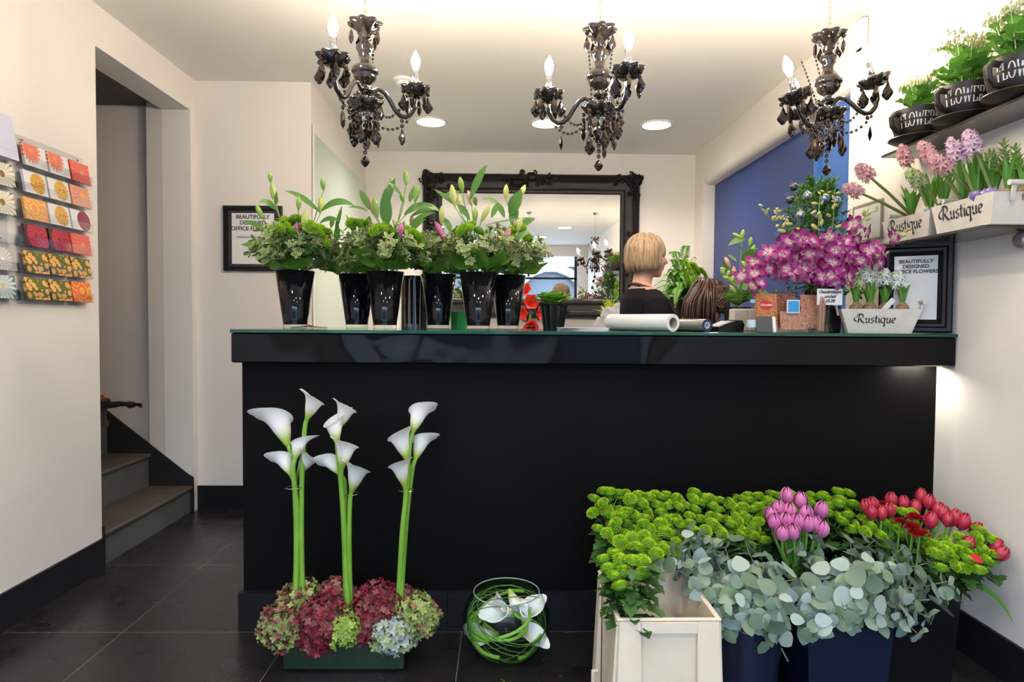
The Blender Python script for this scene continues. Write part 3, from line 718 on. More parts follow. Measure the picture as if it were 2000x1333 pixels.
# ================================================================ greeting cards on the left wall
def cardmat(kind, bgc, c1, c2, cen=(0, 0), scale=1.0):
    m, nt, b = nodes('printed_card_' + kind); L = nt.links; N = nt.nodes.new
    b.inputs['Roughness'].default_value = 0.35
    tc = N('ShaderNodeTexCoord'); sp = N('ShaderNodeSeparateXYZ'); mp = N('ShaderNodeMapping')
    mp.inputs['Location'].default_value = (-cen[0], -cen[1], 0)
    L.new(tc.outputs['Object'], mp.inputs[0]); L.new(mp.outputs[0], sp.inputs[0])
    def mth(op, a, b_=None, c_=None):
        n = N('ShaderNodeMath'); n.operation = op
        for i, x in enumerate((a, b_, c_)):
            if x is None: continue
            if isinstance(x, (int, float)): n.inputs[i].default_value = x
            else: L.new(x, n.inputs[i])
        return n.outputs[0]
    def mix(f, A, B):
        n = N('ShaderNodeMix'); n.data_type = 'RGBA'; L.new(f, n.inputs[0])
        for i, x in ((6, A), (7, B)):
            if isinstance(x, tuple): n.inputs[i].default_value = (*x, 1)
            else: L.new(x, n.inputs[i])
        return n.outputs[2]
    if kind == 'daisy':
        r = mth('SQRT', mth('ADD', mth('MULTIPLY', sp.outputs[0], sp.outputs[0]), mth('MULTIPLY', sp.outputs[1], sp.outputs[1])))
        th = mth('ARCTAN2', sp.outputs[1], sp.outputs[0])
        pet = mth('ABSOLUTE', mth('SINE', mth('MULTIPLY', th, 9.0)))
        edge = mth('ADD', mth('MULTIPLY', pet, 0.020 * scale), 0.040 * scale)
        f = mth('LESS_THAN', r, edge)
        shade = mth('MULTIPLY', mth('SUBTRACT', 1.0, pet), 0.75)
        col = mix(f, bgc, mix(shade, c1, tuple(x * 0.45 for x in c1)))
        col = mix(mth('LESS_THAN', r, 0.010 * scale), col, c2)
    elif kind == 'rose':
        vo = N('ShaderNodeTexVoronoi'); vo.inputs['Scale'].default_value = 22 / scale; L.new(mp.outputs[0], vo.inputs['Vector'])
        wv = mth('ABSOLUTE', mth('SINE', mth('MULTIPLY', vo.outputs['Distance'], 16.0)))
        r = mth('SQRT', mth('ADD', mth('MULTIPLY', sp.outputs[0], sp.outputs[0]), mth('MULTIPLY', sp.outputs[1], sp.outputs[1])))
        col = mix(wv, c2, c1); col = mix(mth('LESS_THAN', r, 0.055 * scale), bgc, col)
    else:
        vo = N('ShaderNodeTexVoronoi'); vo.inputs['Scale'].default_value = 44 * scale; L.new(mp.outputs[0], vo.inputs['Vector'])
        wv = mth('ABSOLUTE', mth('SINE', mth('MULTIPLY', vo.outputs['Distance'], 9.0)))
        col = mix(wv, c1, c2); col = mix(mth('GREATER_THAN', vo.outputs['Distance'], 0.52), col, bgc)
    L.new(col, b.inputs['Base Color']); return m
W_ = (0.78, 0.76, 0.75)
CM = dict(
    coral=cardmat('daisy', W_, (0.85, 0.22, 0.12), (0.8, 0.3, 0.1), (-0.02, 0.02), 0.9), red=cardmat('daisy', (0.75, 0.10, 0.07), (0.85, 0.16, 0.12), (0.7, 0.3, 0.1), (0.01, 0.0), 1.2),
    yel=cardmat('rose', W_, (0.85, 0.50, 0.06), (0.35, 0.12, 0.03), (0.012, 0.0), 0.75), coral2=cardmat('daisy', (0.80, 0.28, 0.16), (0.85, 0.34, 0.22), (0.8, 0.4, 0.1), (0.01, 0.005), 1.3),
    amber=cardmat('rose', (0.80, 0.42, 0.08), (0.88, 0.50, 0.12), (0.75, 0.25, 0.08), (0.01, 0), 1.4), plum=cardmat('rose', W_, (0.22, 0.01, 0.04), (0.30, 0.05, 0.10), (0.02, 0), 0.8),
    crim=cardmat('rose', (0.06, 0.01, 0.015), (0.55, 0.02, 0.05), (0.16, 0.01, 0.03), (0.01, 0), 1.1), gold=cardmat('many', (0.10, 0.12, 0.02), (0.85, 0.52, 0.16), (0.80, 0.36, 0.08), (0, 0), 1.0),
    redyel=cardmat('rose', (0.78, 0.06, 0.03), (0.80, 0.10, 0.04), (0.85, 0.5, 0.05), (0.02, 0), 1.6), cream=cardmat('daisy', (0.10, 0.09, 0.06), (0.85, 0.80, 0.62), (0.25, 0.13, 0.03), (0.005, 0.0), 1.3),
    blue=cardmat('daisy', (0.10, 0.20, 0.20), (0.62, 0.70, 0.72), (0.5, 0.5, 0.2), (0.0, 0.005), 1.1), pearl=cardmat('daisy', (0.45, 0.42, 0.38), (0.72, 0.70, 0.66), (0.85, 0.8, 0.7), (0, 0), .8))
ENV = P('lilac_envelopes', (0.62, 0.62, 0.76), 0.6)
M['tray'] = M['acrylic']
def rack(label, ya, yb, zb, n=6):
    t = thing('card_rack', label, 'card rack', (XL, 0, 0), group='clear card racks on the left wall')
    MB().box((0.001, ya + 0.01, zb - 0.105 * (n - 1) - 0.02), (0.004, yb - 0.01, zb + 0.115)).build('back_plate', M['tray'], t)
    for k in range(n):
        z = zb - 0.105 * k
        m = MB().box((0.0045, ya, z - 0.008), (0.040, yb, z - 0.004)).box((0.038, ya, z - 0.004), (0.041, yb, z + 0.034)).box((0.0045, ya, z - .004), (0.038, ya + .003, z + .03)).box((0.0045, yb - .003, z - .004), (0.038, yb, z + .03))
        m.build('tray', M['tray'], t)
    for z in (zb + 0.10, zb - 0.3): 
        for y in (ya + .05, yb - .05): MB().lathe([(0.005, 0.0), (0.005, 0.003), (0, 0.004)], 10).build('screw', M['chrome'], t, loc=(0.0042, y, z), rot=(0, PI / 2, 0))
    return t
rack('clear acrylic rack of small flower cards on the left wall, nearer the doorway', 2.525, 2.955, 1.795)
rack('clear acrylic rack of larger cards on the left wall, nearer the camera', 2.15, 2.505, 1.795)
def card(y, z, w, h, mat, label, thick=0.010, group=None):
    m = MB().box((-w / 2, -h / 2, -thick), (w / 2, h / 2, 0), 0)
    o = bpy.data.objects.new('greeting_card', m.mesh('greeting_card', mat, False)); COL.objects.link(o)
    # local x runs away from the camera along the wall, local y up, face looks into the room
    R_ = Matrix(((0, 0, 1), (1, 0, 0), (0, 1, 0))).to_4x4() @ Matrix.Rotation(-0.16, 4, 'X')
    o.matrix_world = Matrix.Translation((XL + 0.032, y, z + h / 2 - .003)) @ R_
    return tag(o, label, 'card', group)
rows = [[('coral', 'white card with a coral daisy, top tray, nearest the camera'), ('coral', 'white card with a coral daisy, top tray, middle'), ('red', 'red gerbera card at the far end of the top tray')],
        [('yel', 'white card with yellow flower and writing, second tray, nearest the camera'), ('yel', 'white card with yellow lily, second tray, middle'), ('coral2', 'coral gerbera card at the far end of the second tray')],
        [('amber', 'amber rose card, third tray, nearest the camera'), ('yel', 'white card with yellow lily, third tray, middle'), ('plum', 'white card with dark plum blossom, far end of the third tray')],
        [('crim', 'dark crimson rose card, fourth tray, nearest the camera'), ('crim', 'dark crimson rose card, fourth tray, middle'), ('red', 'bright red flower card at the far end of the fourth tray')],
        [('gold', 'card of many golden roses, fifth tray, nearest the camera'), ('gold', 'card of many golden roses, fifth tray, middle'), ('gold', 'card of many golden roses at the far end of the fifth tray')],
        [('gold', 'card of many golden roses, bottom tray, nearest the camera'), ('gold', 'card of many golden roses, bottom tray, middle'), ('redyel', 'red and yellow tulip card at the far end of the bottom tray')]]
for k, row in enumerate(rows):
    for j, (c, lab) in enumerate(row): card(2.608 + 0.137 * j, 1.795 - 0.105 * k, 0.125, 0.088, CM[c], lab, group='flower cards in the clear racks')
card(2.44, 1.795, 0.13, 0.17, ENV, 'tall stack of lilac envelopes in the top tray nearest the camera', 0.024)
card(2.43, 1.69, 0.13, 0.088, CM['cream'], 'dark card with cream daisy, upper of two alike, beside the envelopes', group='flower cards in the clear racks')
card(2.43, 1.585, 0.13, 0.088, CM['cream'], 'dark card with cream daisy, lower of two alike', group='flower cards in the clear racks')
card(2.43, 1.375, 0.13, 0.088, CM['pearl'], 'beige card with a pearly round motif at the left picture edge')
card(2.43, 1.27, 0.13, 0.088, CM['blue'], 'teal card with a pale daisy, lowest at the left picture edge')

# ================================================================ hand ornament on the stairs
bz = P('dark_bronze', (0.05, 0.04, 0.038), 0.4, metal=0.6, bump=(60, .4, .004))
hb = at(205, 806, 3.72); 
ho = thing('hand_ornament', 'dark metal ornament of an outstretched hand standing on the stairs', 'ornament', (hb.x - .02, 3.70, 0.571))
MB().lathe([(0.045, 0), (0.045, 0.01), (0.035, 0.02), (0.036, 0.09), (0.045, 0.10), (0.05, 0.12), (0.058, 0.15), (0.050, 0.16)], 10).build('pedestal', bz, ho)
MB().tube([(0.03, 0, 0.125), (0.08, 0, 0.125), (0.12, 0, 0.132), (0.15, 0, 0.130)], [0.020, 0.019, 0.016, 0.013], 10).build('forearm', bz, ho)
hm = MB().tube([(0.145, 0, 0.130), (0.165, 0, 0.129), (0.195, 0, 0.127), (0.205, 0, 0.126)], [0.012, 0.017, 0.018, 0.012], 8)
for k, (dy, L_, dz) in enumerate(((-0.015, 0.040, 0.006), (-0.005, 0.048, 0.004), (0.005, 0.045, -0.002), (0.014, 0.034, -0.008))):
    hm.tube([(0.198, dy, 0.127), (0.198 + L_ * .5, dy * 1.1, 0.127 + dz), (0.198 + L_, dy * 1.2, 0.124 + dz * 2)], [0.0065, 0.006, 0.004], 6)
hm.tube([(0.165, -0.014, 0.125), (0.182, -0.030, 0.118), (0.20, -0.034, 0.113)], [0.007, 0.006, 0.004], 6)
hm.build('hand', bz, ho)
fy = thing('yellow_flower', 'small yellow flower resting on top of the hand ornament', 'flower', (hb.x - .02, 3.70, 0.571 + 0.162))
m = MB()
for k in range(14): m.leaf((0, 0, 0.0), (math.cos(k * 2.4), math.sin(k * 2.4), 0.3 + 0.05 * k), (0, 0, 1), 0.05, 0.03, 0.5, 0.2, 4)
m.build('petals', P('yellow_petal', (0.85, 0.42, 0.02), 0.5), fy)
# ================================================================ plant kit
M['mum'] = P('lime_petals', (0.30, 0.52, 0.015), 0.55, island=[(0.20, 0.41, 0.006), (0.36, 0.57, 0.012), (0.47, 0.65, 0.025)])
M['mumcore'] = P('lime_core', (0.10, 0.24, 0.006), 0.6)
M['mumleaf'] = leafmat('chrysanthemum_leaf', [(0.025, 0.08, 0.015), (0.05, 0.14, 0.025), (0.02, 0.06, 0.018)])
M['bigleaf'] = leafmat('salal_leaf', [(0.07, 0.19, 0.02), (0.14, 0.31, 0.035), (0.05, 0.14, 0.02)], 0.32)
M['lilyleaf'] = leafmat('lily_leaf', [(0.05, 0.15, 0.025), (0.11, 0.27, 0.045), (0.06, 0.17, 0.03)], 0.35)
M['cream'] = leafmat('cream_leaf_edge', [(0.60, 0.62, 0.34), (0.46, 0.50, 0.24)], 0.5)
M['varigreen'] = leafmat('grey_green_leaf_middle', [(0.17, 0.26, 0.07), (0.25, 0.33, 0.10), (0.11, 0.19, 0.05)], 0.5)
M['budgreen'] = P('green_bud', (0.22, 0.38, 0.06), 0.4, noise=(30, 0.5, (0.34, 0.48, 0.12)))
M['budpale'] = P('pale_yellow_bud', (0.52, 0.56, 0.16), 0.4, noise=(30, 0.5, (0.38, 0.46, 0.12)))
M['budpink'] = P('magenta_bud', (0.50, 0.07, 0.24), 0.4, noise=(40, 0.7, (0.62, 0.28, 0.40)))
M['budblush'] = P('blush_bud', (0.62, 0.34, 0.30), 0.45, noise=(30, 0.6, (0.45, 0.40, 0.15)))
rnd = random.Random(11)
def mum_head_mesh(r=0.026, seed=0, n=95):
    q = random.Random(seed); m = MB()
    m.lathe([(r * 0.3, -r * 0.35), (r * 0.78, -r * 0.10), (r * 0.80, r * 0.12), (r * 0.5, r * 0.36), (0.0, r * 0.42)], 12, 1)
    for k in range(n):
        t = k / n; el = math.acos(min(1, t * 1.12)) if t < 0.88 else 0.0
        ph = k * 2.39996; th = PI / 2 - el * 0.98
        rr = r * (0.12 + 0.72 * math.sin(PI / 2 * t ** 0.6)) ; z = r * 0.44 * math.cos(PI / 2 * t ** 1.1)
        d = Vector((math.cos(ph) * (0.35 + t), math.sin(ph) * (0.35 + t), 1.1 - 1.15 * t))
        m.leaf((rr * 0.86 * math.cos(ph), rr * 0.86 * math.sin(ph), z - r * 0.05), d, (0, 0, 1), r * 0.36, r * 0.26, -0.7 + q.uniform(-.3, .3), 0.5, 2)
    return m.mesh('flower_head', [M['mum'], M['mumcore']])
mum_me = [mum_head_mesh(seed=i) for i in range(3)]
def mum_small(parent, pos, rot, sc): return ref('flower_head', rnd.choice(mum_me), parent, pos, rot, sc)
def lobed_leaf(m, base, d, up, L):
    d, sd, nn = basis(d, up)
    o = [(0, 0.02), (0.12, 0.10), (0.22, 0.34), (0.34, 0.26), (0.40, 0.20), (0.52, 0.42), (0.62, 0.30), (0.66, 0.18), (0.82, 0.24), (0.9, 0.12), (1.0, 0.0)]
    pts = [(x, y) for x, y in o] + [(x, -y) for x, y in reversed(o[:-1])]
    c = Vector(base) + d * L * 0.5 - nn * L * .02
    vs = [c] + [Vector(base) + d * x * L + sd * y * L + nn * (abs(y) * .35 - x * x * 0.25) * L for x, y in pts]
    m.add(vs, [(0, i + 1, (i + 1) % len(pts) + 1) for i in range(len(pts))])
def mum_spray(name, nh, spread, height, seed, leaves=6, lab='lime green chrysanthemum spray', lo=0.0):
    """origin at the foot of the stem; crown of heads at 'height'"""
    q = random.Random(seed); t = thing(name, lab, 'flower')
    sm = MB(); sm.tube([(0, 0, lo), (0, 0, height * 0.6), (0, 0, height * 0.72)], [0.0035, 0.003, 0.0028], 6)
    for k in range(nh):
        a = k * 2.39996 + seed; r_ = spread * math.sqrt((k + 0.3) / nh)
        p_ = Vector((r_ * math.cos(a), r_ * math.sin(a), height - 0.5 * r_ * r_ / spread + q.uniform(-0.008, 0.008)))
        sm.tube([(0, 0, height * 0.66), (p_.x * 0.5, p_.y * 0.5, lerp(height * 0.66, p_.z, 0.65)), (p_.x, p_.y, p_.z - 0.006)], 0.0016, 5)
        ref('flower_head', q.choice(mum_me), t, p_, (p_.y / spread * -0.6 + q.uniform(-.2, .2), p_.x / spread * 0.6 + q.uniform(-.2, .2), q.uniform(0, 6)), q.uniform(0.85, 1.08))
    sm.build('stem', M['stem'], t)
    lm = MB()
    for k in range(leaves):
        a = q.uniform(0, 2 * PI); z = height * q.uniform(0.5, 0.88)
        lobed_leaf(lm, (0.004 * math.cos(a), 0.004 * math.sin(a), z), (math.cos(a), math.sin(a), q.uniform(-0.1, 0.5)), (0, 0, 1), q.uniform(0.05, 0.075))
    lm.build('leaves', M['mumleaf'], t)
    return t
def vari_leaf(m, base, d, up, L):
    d, sd, nn = basis(d, up); W = L * 0.27; b = Vector(base)
    sh = [(0.0, 0.0), (0.25, 0.75), (0.6, 1.0), (0.88, 0.6), (1.0, 0.0)]
    o = [(x, y) for x, y in sh] + [(x, -y) for x, y in reversed(sh[1:-1])]
    out = [b + d * x * L + sd * y * W + nn * abs(y) * W * 0.3 for x, y in o]
    inn = [b + d * (0.06 + x * 0.84) * L + sd * y * W * 0.66 + nn * (abs(y) * W * 0.2 + 0.0006) for x, y in o]
    k = len(o); vs = out + inn
    m.add(vs, [(i, (i + 1) % k, k + (i + 1) % k, k + i) for i in range(k)], 0)
    m.add(inn, [tuple(range(k))], 1)
def foliage_sprig(seed, L=0.13, n=24, ll=0.029):
    q = random.Random(seed); t = thing('foliage_sprig', 'variegated sprig', 'foliage')
    cv = [Vector((0, 0, 0)), Vector((0.01, 0, L * 0.5)), Vector((0.03, 0, L))]
    sm = MB().tube([cv[0], cv[1], cv[2]], [0.0022, 0.0018, 0.001], 5); lm = MB()
    subs = [(cv[0], cv[2])]
    for k in range(3):
        a = q.uniform(0, 6.28); p_ = cv[0].lerp(cv[2], 0.3 + 0.2 * k); e = p_ + Vector((math.cos(a), math.sin(a), 0.8)) * 0.045
        sm.tube([p_, e], 0.0011, 5); subs.append((p_, e))
    for (a_, b_) in subs:
        for k in range(n // 3):
            u = q.uniform(0.15, 1.0); p_ = a_.lerp(b_, u); an = q.uniform(0, 6.28)
            d = Vector((math.cos(an), math.sin(an), q.uniform(0.1, 1.0)))
            vari_leaf(lm, p_, d, (0, 0, 1), ll * q.uniform(0.75, 1.2))
        for k in range(4): 
            an = k * 1.57 + q.random(); vari_leaf(lm, b_, (math.cos(an), math.sin(an), 0.5), (0, 0, 1), ll)
    sm.build('stem', M['stem'], t); lm.build('leaves', [M['cream'], M['varigreen']], t, smooth=False)
    return t
sprigs = [foliage_sprig(s_) for s_ in (1, 2, 3)]
def collar_leaf(seed, L=0.11, W=0.095):
    q = random.Random(seed); t = thing('collar_leaf', 'leaf', 'leaf')
    MB().leaf((0, 0, 0.03), (0, 0.25, 1), (0, -1, 0.2), L, W, -0.9 + q.uniform(-.3, .3), 0.18, 8, belly=0.42, wave=0.05).build('blade', M['bigleaf'], t)
    MB().tube([(0, 0, -0.10), (0, 0, 0.035)], 0.0015, 5).build('stalk', M['stem'], t)
    return t
collars = [collar_leaf(s_) for s_ in (1, 2)]
bud_prof = [(0.0008, 0), (0.004, 0.004), (0.0085, 0.018), (0.0115, 0.038), (0.0115, 0.052), (0.008, 0.066), (0.0035, 0.076), (0.0006, 0.080)]
bud_me = {k: MB().lathe(bud_prof, 12, wob=lambda a, j: 1 + 0.10 * math.cos(3 * a)).mesh('bud', M[k]) for k in ('budgreen', 'budpale', 'budpink', 'budblush')}
BK = {'g': 'budgreen', 'y': 'budpale', 'm': 'budpink', 'b': 'budblush'}
def lily(label, foot, Y, buds, leaves, group=None):
    """buds (px, py of the tip, degrees from upright clockwise, length px, kind); leaves (x0,y0, x1,y1, bow, width px)"""
    t = thing('lily_stem', label, 'flower', foot, group=group)
    s_ = Y / FPX; sm = MB(); jn = None; first = True
    F = Vector(foot)
    bs = sorted(buds, key=lambda b: -b[1])
    ends = []
    for (px, py, ang, ln, kd) in buds:
        tip = at(px, py, Y + rnd.uniform(-0.03, 0.03)); A = math.radians(ang)
        d = Vector((math.sin(A), rnd.uniform(-.25, .15), math.cos(A))).normalized(); L = ln * s_
        base = tip - d * L; ends.append((base, d, L, kd))
    top = min(ends, key=lambda e: -e[0].z)[0]
    mid = F.lerp(top, 0.62) + Vector((0, 0, 0.0))
    sm.tube([F - F, (mid - F) * 0.5 + Vector((0, 0, 0.02)), mid - F, top - F], [0.0035, 0.003, 0.0026, 0.0018], 6)
    for (base, d, L, kd) in ends:
        j = F.lerp(top, min(0.9, max(0.3, (base.z - F.z) / max(0.01, top.z - F.z) * 0.8 - 0.05)))
        if (base - top).length > 0.004: sm.tube([j - F, base.lerp(j, 0.4) - F - Vector((0, 0, 0.006)), base - F], 0.0016, 5)
        o = ref('bud', bud_me[BK[kd]], t, base - F, aim(d), L / 0.08)
        o.scale = (L / 0.08 * 0.5 + 0.55, L / 0.08 * 0.5 + 0.55, L / 0.08)
    sm.build('stem', M['stem'], t)
    for (a, b, c, d_, bow, w) in leaves:
        p0 = at(a, b, Y); p2 = at(c, d_, Y + rnd.uniform(-0.05, 0.03)); md = (p0 + p2) / 2 + Vector((0, 0, bow * s_)) + Vector((0, rnd.uniform(-.02, .02), 0))
        MB().blade([p0 - F, md - F, p2 - F], w * s_ * 1.35, (0, -0.8, 0.45), 0.12).build('leaf', M['lilyleaf'], t)
    return t

# ================================================================ black vases with bouquets
M['vase'] = P('black_vase_glass', (0.004, 0.004, 0.006), 0.05, spec=0.3)
vase_pr = [(0.046, 0.0), (0.0465, 0.0165), (0.0765, 0.231), (0.0745, 0.231), (0.0445, 0.024), (0.0, 0.022)]
vase_me = MB().lathe(vase_pr[1:], 48, caps=False).mesh('vase_body', M['vase'])
vbase_me = MB().lathe([(0.0445, 0.0), (0.0462, 0.002), (0.0466, 0.0163)], 48).mesh('clear_base', M['glass'])
VL = [(577, 2.60, 'leftmost black glass vase on the counter, standing alone'), (697, 2.76, 'black glass vase, second from the left, tucked behind its neighbour'),
      (752, 2.60, 'black glass vase, third from the left, in front of the tall dark cylinder'), (856, 2.74, 'black glass vase, fourth from the left, green beaker to its right'),
      (934, 2.60, 'black glass vase, fifth from the left, touching the one to its right'), (992, 2.76, 'rightmost black glass vase, beside the potted primula')]
VN = ['in the leftmost black vase', 'in the second black vase from the left', 'in the third black vase from the left', 'in the fourth black vase from the left', 'in the fifth black vase from the left', 'in the rightmost black vase']
VP = []
for (px, Y, lab) in VL:
    x = at(px, 640, Y).x
    t = thing('black_vase', lab, 'vase', (x, Y, ZC), group='tapered black glass vases on the counter')
    ref('vase_body', vase_me, t); ref('clear_base', vbase_me, t); VP.append(Vector((x, Y, ZC)))
for i, v in enumerate(VP):
    q = random.Random(50 + i); rim = v + Vector((0, 0, 0.225)); nm = VN[i]
    back = i in (1, 3, 5)
    for k in range(13 if not back else 10):
        a = 2 * PI * k / (13 if not back else 10) + q.uniform(-.2, .2)
        d = Vector((math.cos(a), math.sin(a), 0))
        # tip the leaf outwards over the rim
        place(q.choice(collars), rim + d * 0.035 - Vector((0, 0, 0.0)), (q.uniform(0.75, 1.35), 0, a - PI / 2 + PI), 'broad green leaf collaring the bouquet ' + nm, 'broad collar leaves in the bouquets', q.uniform(0.8, 1.15)).rotation_euler = aim(d * math.tan(q.uniform(0.7, 1.15)) + Vector((0, 0, 1)), q.uniform(-.4, .4))
    for k in range(9): 
        a = q.uniform(0, 2 * PI); d = Vector((math.cos(a), math.sin(a), 0))
        place(q.choice(collars), rim + d * 0.02 + Vector((0, 0, 0.03)), (0, 0, 0), 'broad green leaf collaring the bouquet ' + nm, 'broad collar leaves in the bouquets', q.uniform(0.6, 0.85)).rotation_euler = aim(d * 0.6 + Vector((0, 0, 1)), q.uniform(0, 6))
    for k in range(25):
        a = PI * (1.0 + (k + 0.5) / 15) if k < 15 else PI * (k - 15) / 10
        a += q.uniform(-.2, .2); el = q.uniform(0.3, 1.15)
        d = Vector((math.cos(a) * math.sin(el), math.sin(a) * math.sin(el) * .8, math.cos(el)))
        o = place(q.choice(sprigs), rim + Vector((d.x, d.y, 0)) * 0.045 + Vector((0, 0, 0.02)) + d * q.uniform(0.0, 0.055), (0, 0, 0), 'variegated cream and green foliage sprig ' + nm, 'variegated foliage sprigs ' + nm, q.uniform(0.8, 1.1))
        o.rotation_euler = aim(d, q.uniform(0, 6))
    for k in range(3):
        a = q.uniform(0, 2 * PI)
spr = [mum_spray('chrysanthemum_spray', 5, 0.055, 0.20, 3, 4), mum_spray('chrysanthemum_spray', 5, 0.050, 0.18, 7, 4), mum_spray('chrysanthemum_spray', 7, 0.07, 0.20, 9, 4)]
def bq_mum(i, px, py, Y, lab, k=0, sc=1.0):
    foot = VP[i] + Vector((0, 0, 0.19)); tip = at(px, py - 4, Y - 0.05); d = tip - foot
    o = place(spr[k], foot, (0, 0, 0), lab, None, 1); L = [0.20, 0.18, 0.20][k]
    s_ = d.length / L; o.scale = (sc, sc, s_); o.rotation_euler = aim(d, k)
    for c in o.children:
        if c.name.startswith('flower_head'): c.scale = (1, 1, 1 / s_)
bq_mum(0, 575, 430, 2.58, 'lime chrysanthemum spray topping the leftmost bouquet', 2, .85)
bq_mum(0, 545, 445, 2.52, 'lime chrysanthemum spray low on the left of the leftmost bouquet', 0, .8)
bq_mum(0, 628, 452, 2.54, 'lime chrysanthemum spray on the right of the leftmost bouquet', 1)
bq_mum(1, 705, 438, 2.74, 'lime chrysanthemum spray topping the second bouquet', 1)
bq_mum(2, 745, 448, 2.56, 'lime chrysanthemum spray in the middle of the third bouquet', 0, .8)
bq_mum(2, 812, 460, 2.60, 'lime chrysanthemum spray on the right of the third bouquet', 1)
bq_mum(3, 830, 500, 2.72, 'lime chrysanthemum spray low in the fourth bouquet', 1)
bq_mum(4, 915, 446, 2.56, 'lime chrysanthemum spray topping the fifth bouquet', 0, .8)
bq_mum(5, 1015, 450, 2.66, 'lime chrysanthemum spray on the right of the sixth bouquet', 2, .8)
F_ = lambda i: tuple(VP[i] + Vector((0, 0, 0.20)))
lily('tall lily stem at the left of the leftmost bouquet, two green buds', F_(0), 2.56, [(527, 336, -4, 20, 'g'), (531, 357, -5, 34, 'y'), (500, 400, -25, 30, 'g')], [(538, 410, 506, 396, 16, 9), (520, 452, 470, 432, 10, 8), (545, 470, 470, 478, -6, 14), (538, 400, 541, 372, 0, 9)])
lily('lily stem rising at the right of the leftmost bouquet, arching leaves', F_(0), 2.60, [(629, 346, -3, 26, 'g'), (628, 382, 2, 36, 'y'), (651, 425, 12, 20, 'g')], [(625, 415, 556, 373, 14, 9), (628, 412, 692, 402, 22, 13), (625, 436, 662, 432, 12, 9), (655, 450, 668, 402, -4, 7), (655, 472, 660, 436, 0, 9)])
lily('lily stem in the leftmost bouquet with one large pale bud beside a purple one', F_(0), 2.52, [(598, 408, 8, 44, 'y'), (580, 434, -4, 30, 'm'), (583, 384, 3, 27, 'g')], [(585, 470, 560, 500, 8, 14), (590, 500, 630, 470, 6, 16)])
lily('lily stem of the second bouquet with one blush bud', F_(1), 2.72, [(692, 428, 4, 26, 'b'), (680, 452, 2, 16, 'g')], [(700, 470, 676, 420, 2, 7), (715, 455, 722, 422, 3, 12)])
lily('lily stem of the third bouquet with a pair of large green buds', F_(2), 2.58, [(721, 382, -14, 40, 'b'), (730, 384, -8, 42, 'g'), (765, 346, 4, 22, 'y')], [(722, 410, 702, 370, 4, 10), (755, 440, 752, 368, -8, 18), (745, 415, 772, 348, 4, 14), (718, 412, 680, 405, 6, 5)])
lily('tallest lily stem of the third bouquet, bud above the mirror frame corner', F_(2), 2.60, [(792, 333, -3, 30, 'g'), (818, 362, 14, 34, 'g'), (783, 376, -14, 20, 'g')], [(800, 395, 810, 362, -2, 8), (790, 420, 846, 404, 18, 13), (800, 440, 850, 415, 10, 9), (782, 380, 757, 356, 4, 7), (800, 455, 832, 428, 6, 10)])
lily('short lily stem of the third bouquet with one magenta bud', F_(2), 2.50, [(783, 433, 2, 31, 'm')], [(778, 470, 790, 430, 0, 8)])
lily('lily stem of the fourth bouquet, magenta bud leaning left', F_(3), 2.66, [(849, 432, -30, 44, 'm'), (863, 402, 2, 36, 'y'), (805, 420, 0, 26, 'b')], [(865, 425, 885, 462, 8, 9), (858, 412, 815, 400, 8, 9), (850, 410, 800, 425, 10, 9)])
lily('lily stem of the fifth bouquet with two tall buds in front of the mirror frame', F_(4), 2.56, [(898, 345, -10, 32, 'g'), (882, 360, -8, 42, 'y'), (897, 382, 6, 22, 'y')], [(900, 375, 862, 390, 10, 8), (890, 402, 848, 370, 4, 7), (893, 400, 918, 432, 10, 10), (895, 470, 893, 440, 5, 10)])
lily('lily stem of the fifth bouquet topped by one long upright leaf', F_(4), 2.60, [(914, 372, -14, 32, 'b'), (957, 400, 28, 38, 'y'), (929, 405, 2, 32, 'g')], [(918, 390, 952, 322, 16, 12), (960, 425, 975, 395, 4, 9), (930, 402, 925, 385, 4, 7), (950, 440, 1052, 425, 8, 3)])
lily('lily stem of the rightmost bouquet with one yellow upright bud', F_(5), 2.66, [(989, 360, 0, 32, 'y'), (1026, 361, 24, 30, 'y'), (1006, 428, 8, 18, 'b')], [(975, 400, 943, 388, 8, 8), (995, 418, 1018, 370, -4, 20), (1000, 440, 1008, 398, 4, 14), (1008, 450, 1046, 428, 8, 12), (985, 425, 970, 395, 4, 9)])
lily('short lily stem of the rightmost bouquet with one magenta bud', F_(5), 2.55, [(996, 446, 14, 38, 'm'), (1018, 424, 12, 30, 'y')], [(1005, 470, 1035, 455, 8, 10)])

# ---------------------------------------------------------------- smaller things at the back of the counter
x = at(809, 640, 2.93).x
cy = MB().lathe([(0.060, 0.0), (0.060, 0.236), (0.057, 0.236), (0.057, 0.01), (0, 0.01)], 40).build('cylinder_vase', P('smoked_dark_glass', (0.018, 0.014, 0.013), 0.07, coat=1), loc=(x, 2.93, ZC)); tag(cy, 'tall smoked dark cylinder vase behind the bouquets', 'vase')
x = at(896, 640, 2.95).x
bk = MB().lathe([(0.036, 0.0), (0.040, 0.075), (0.037, 0.075), (0.034, 0.004), (0, 0.004)], 32).build('green_beaker', P('green_plastic', (0.03, 0.42, 0.09), 0.3, sss=0.1), loc=(x, 2.95, ZC)); tag(bk, 'bright green plastic beaker between the fourth and fifth black vases', 'beaker')
tw = MB()
for k in range(5): tw.tube([(-0.06 + k * .01, 0.01 * k - .02, 0.003), (0.0, 0.004 * k, 0.007 + 0.002 * k), (0.085 - 0.01 * k, -0.008 * k, 0.003)], 0.0018, 5)
tw = tw.build('raffia_twist', P('raffia', (0.42, 0.30, 0.12), 0.7), loc=(at(600, 640, 2.70).x, 2.70, ZC)); tag(tw, 'thin twist of raffia lying behind the leftmost vase', 'raffia')
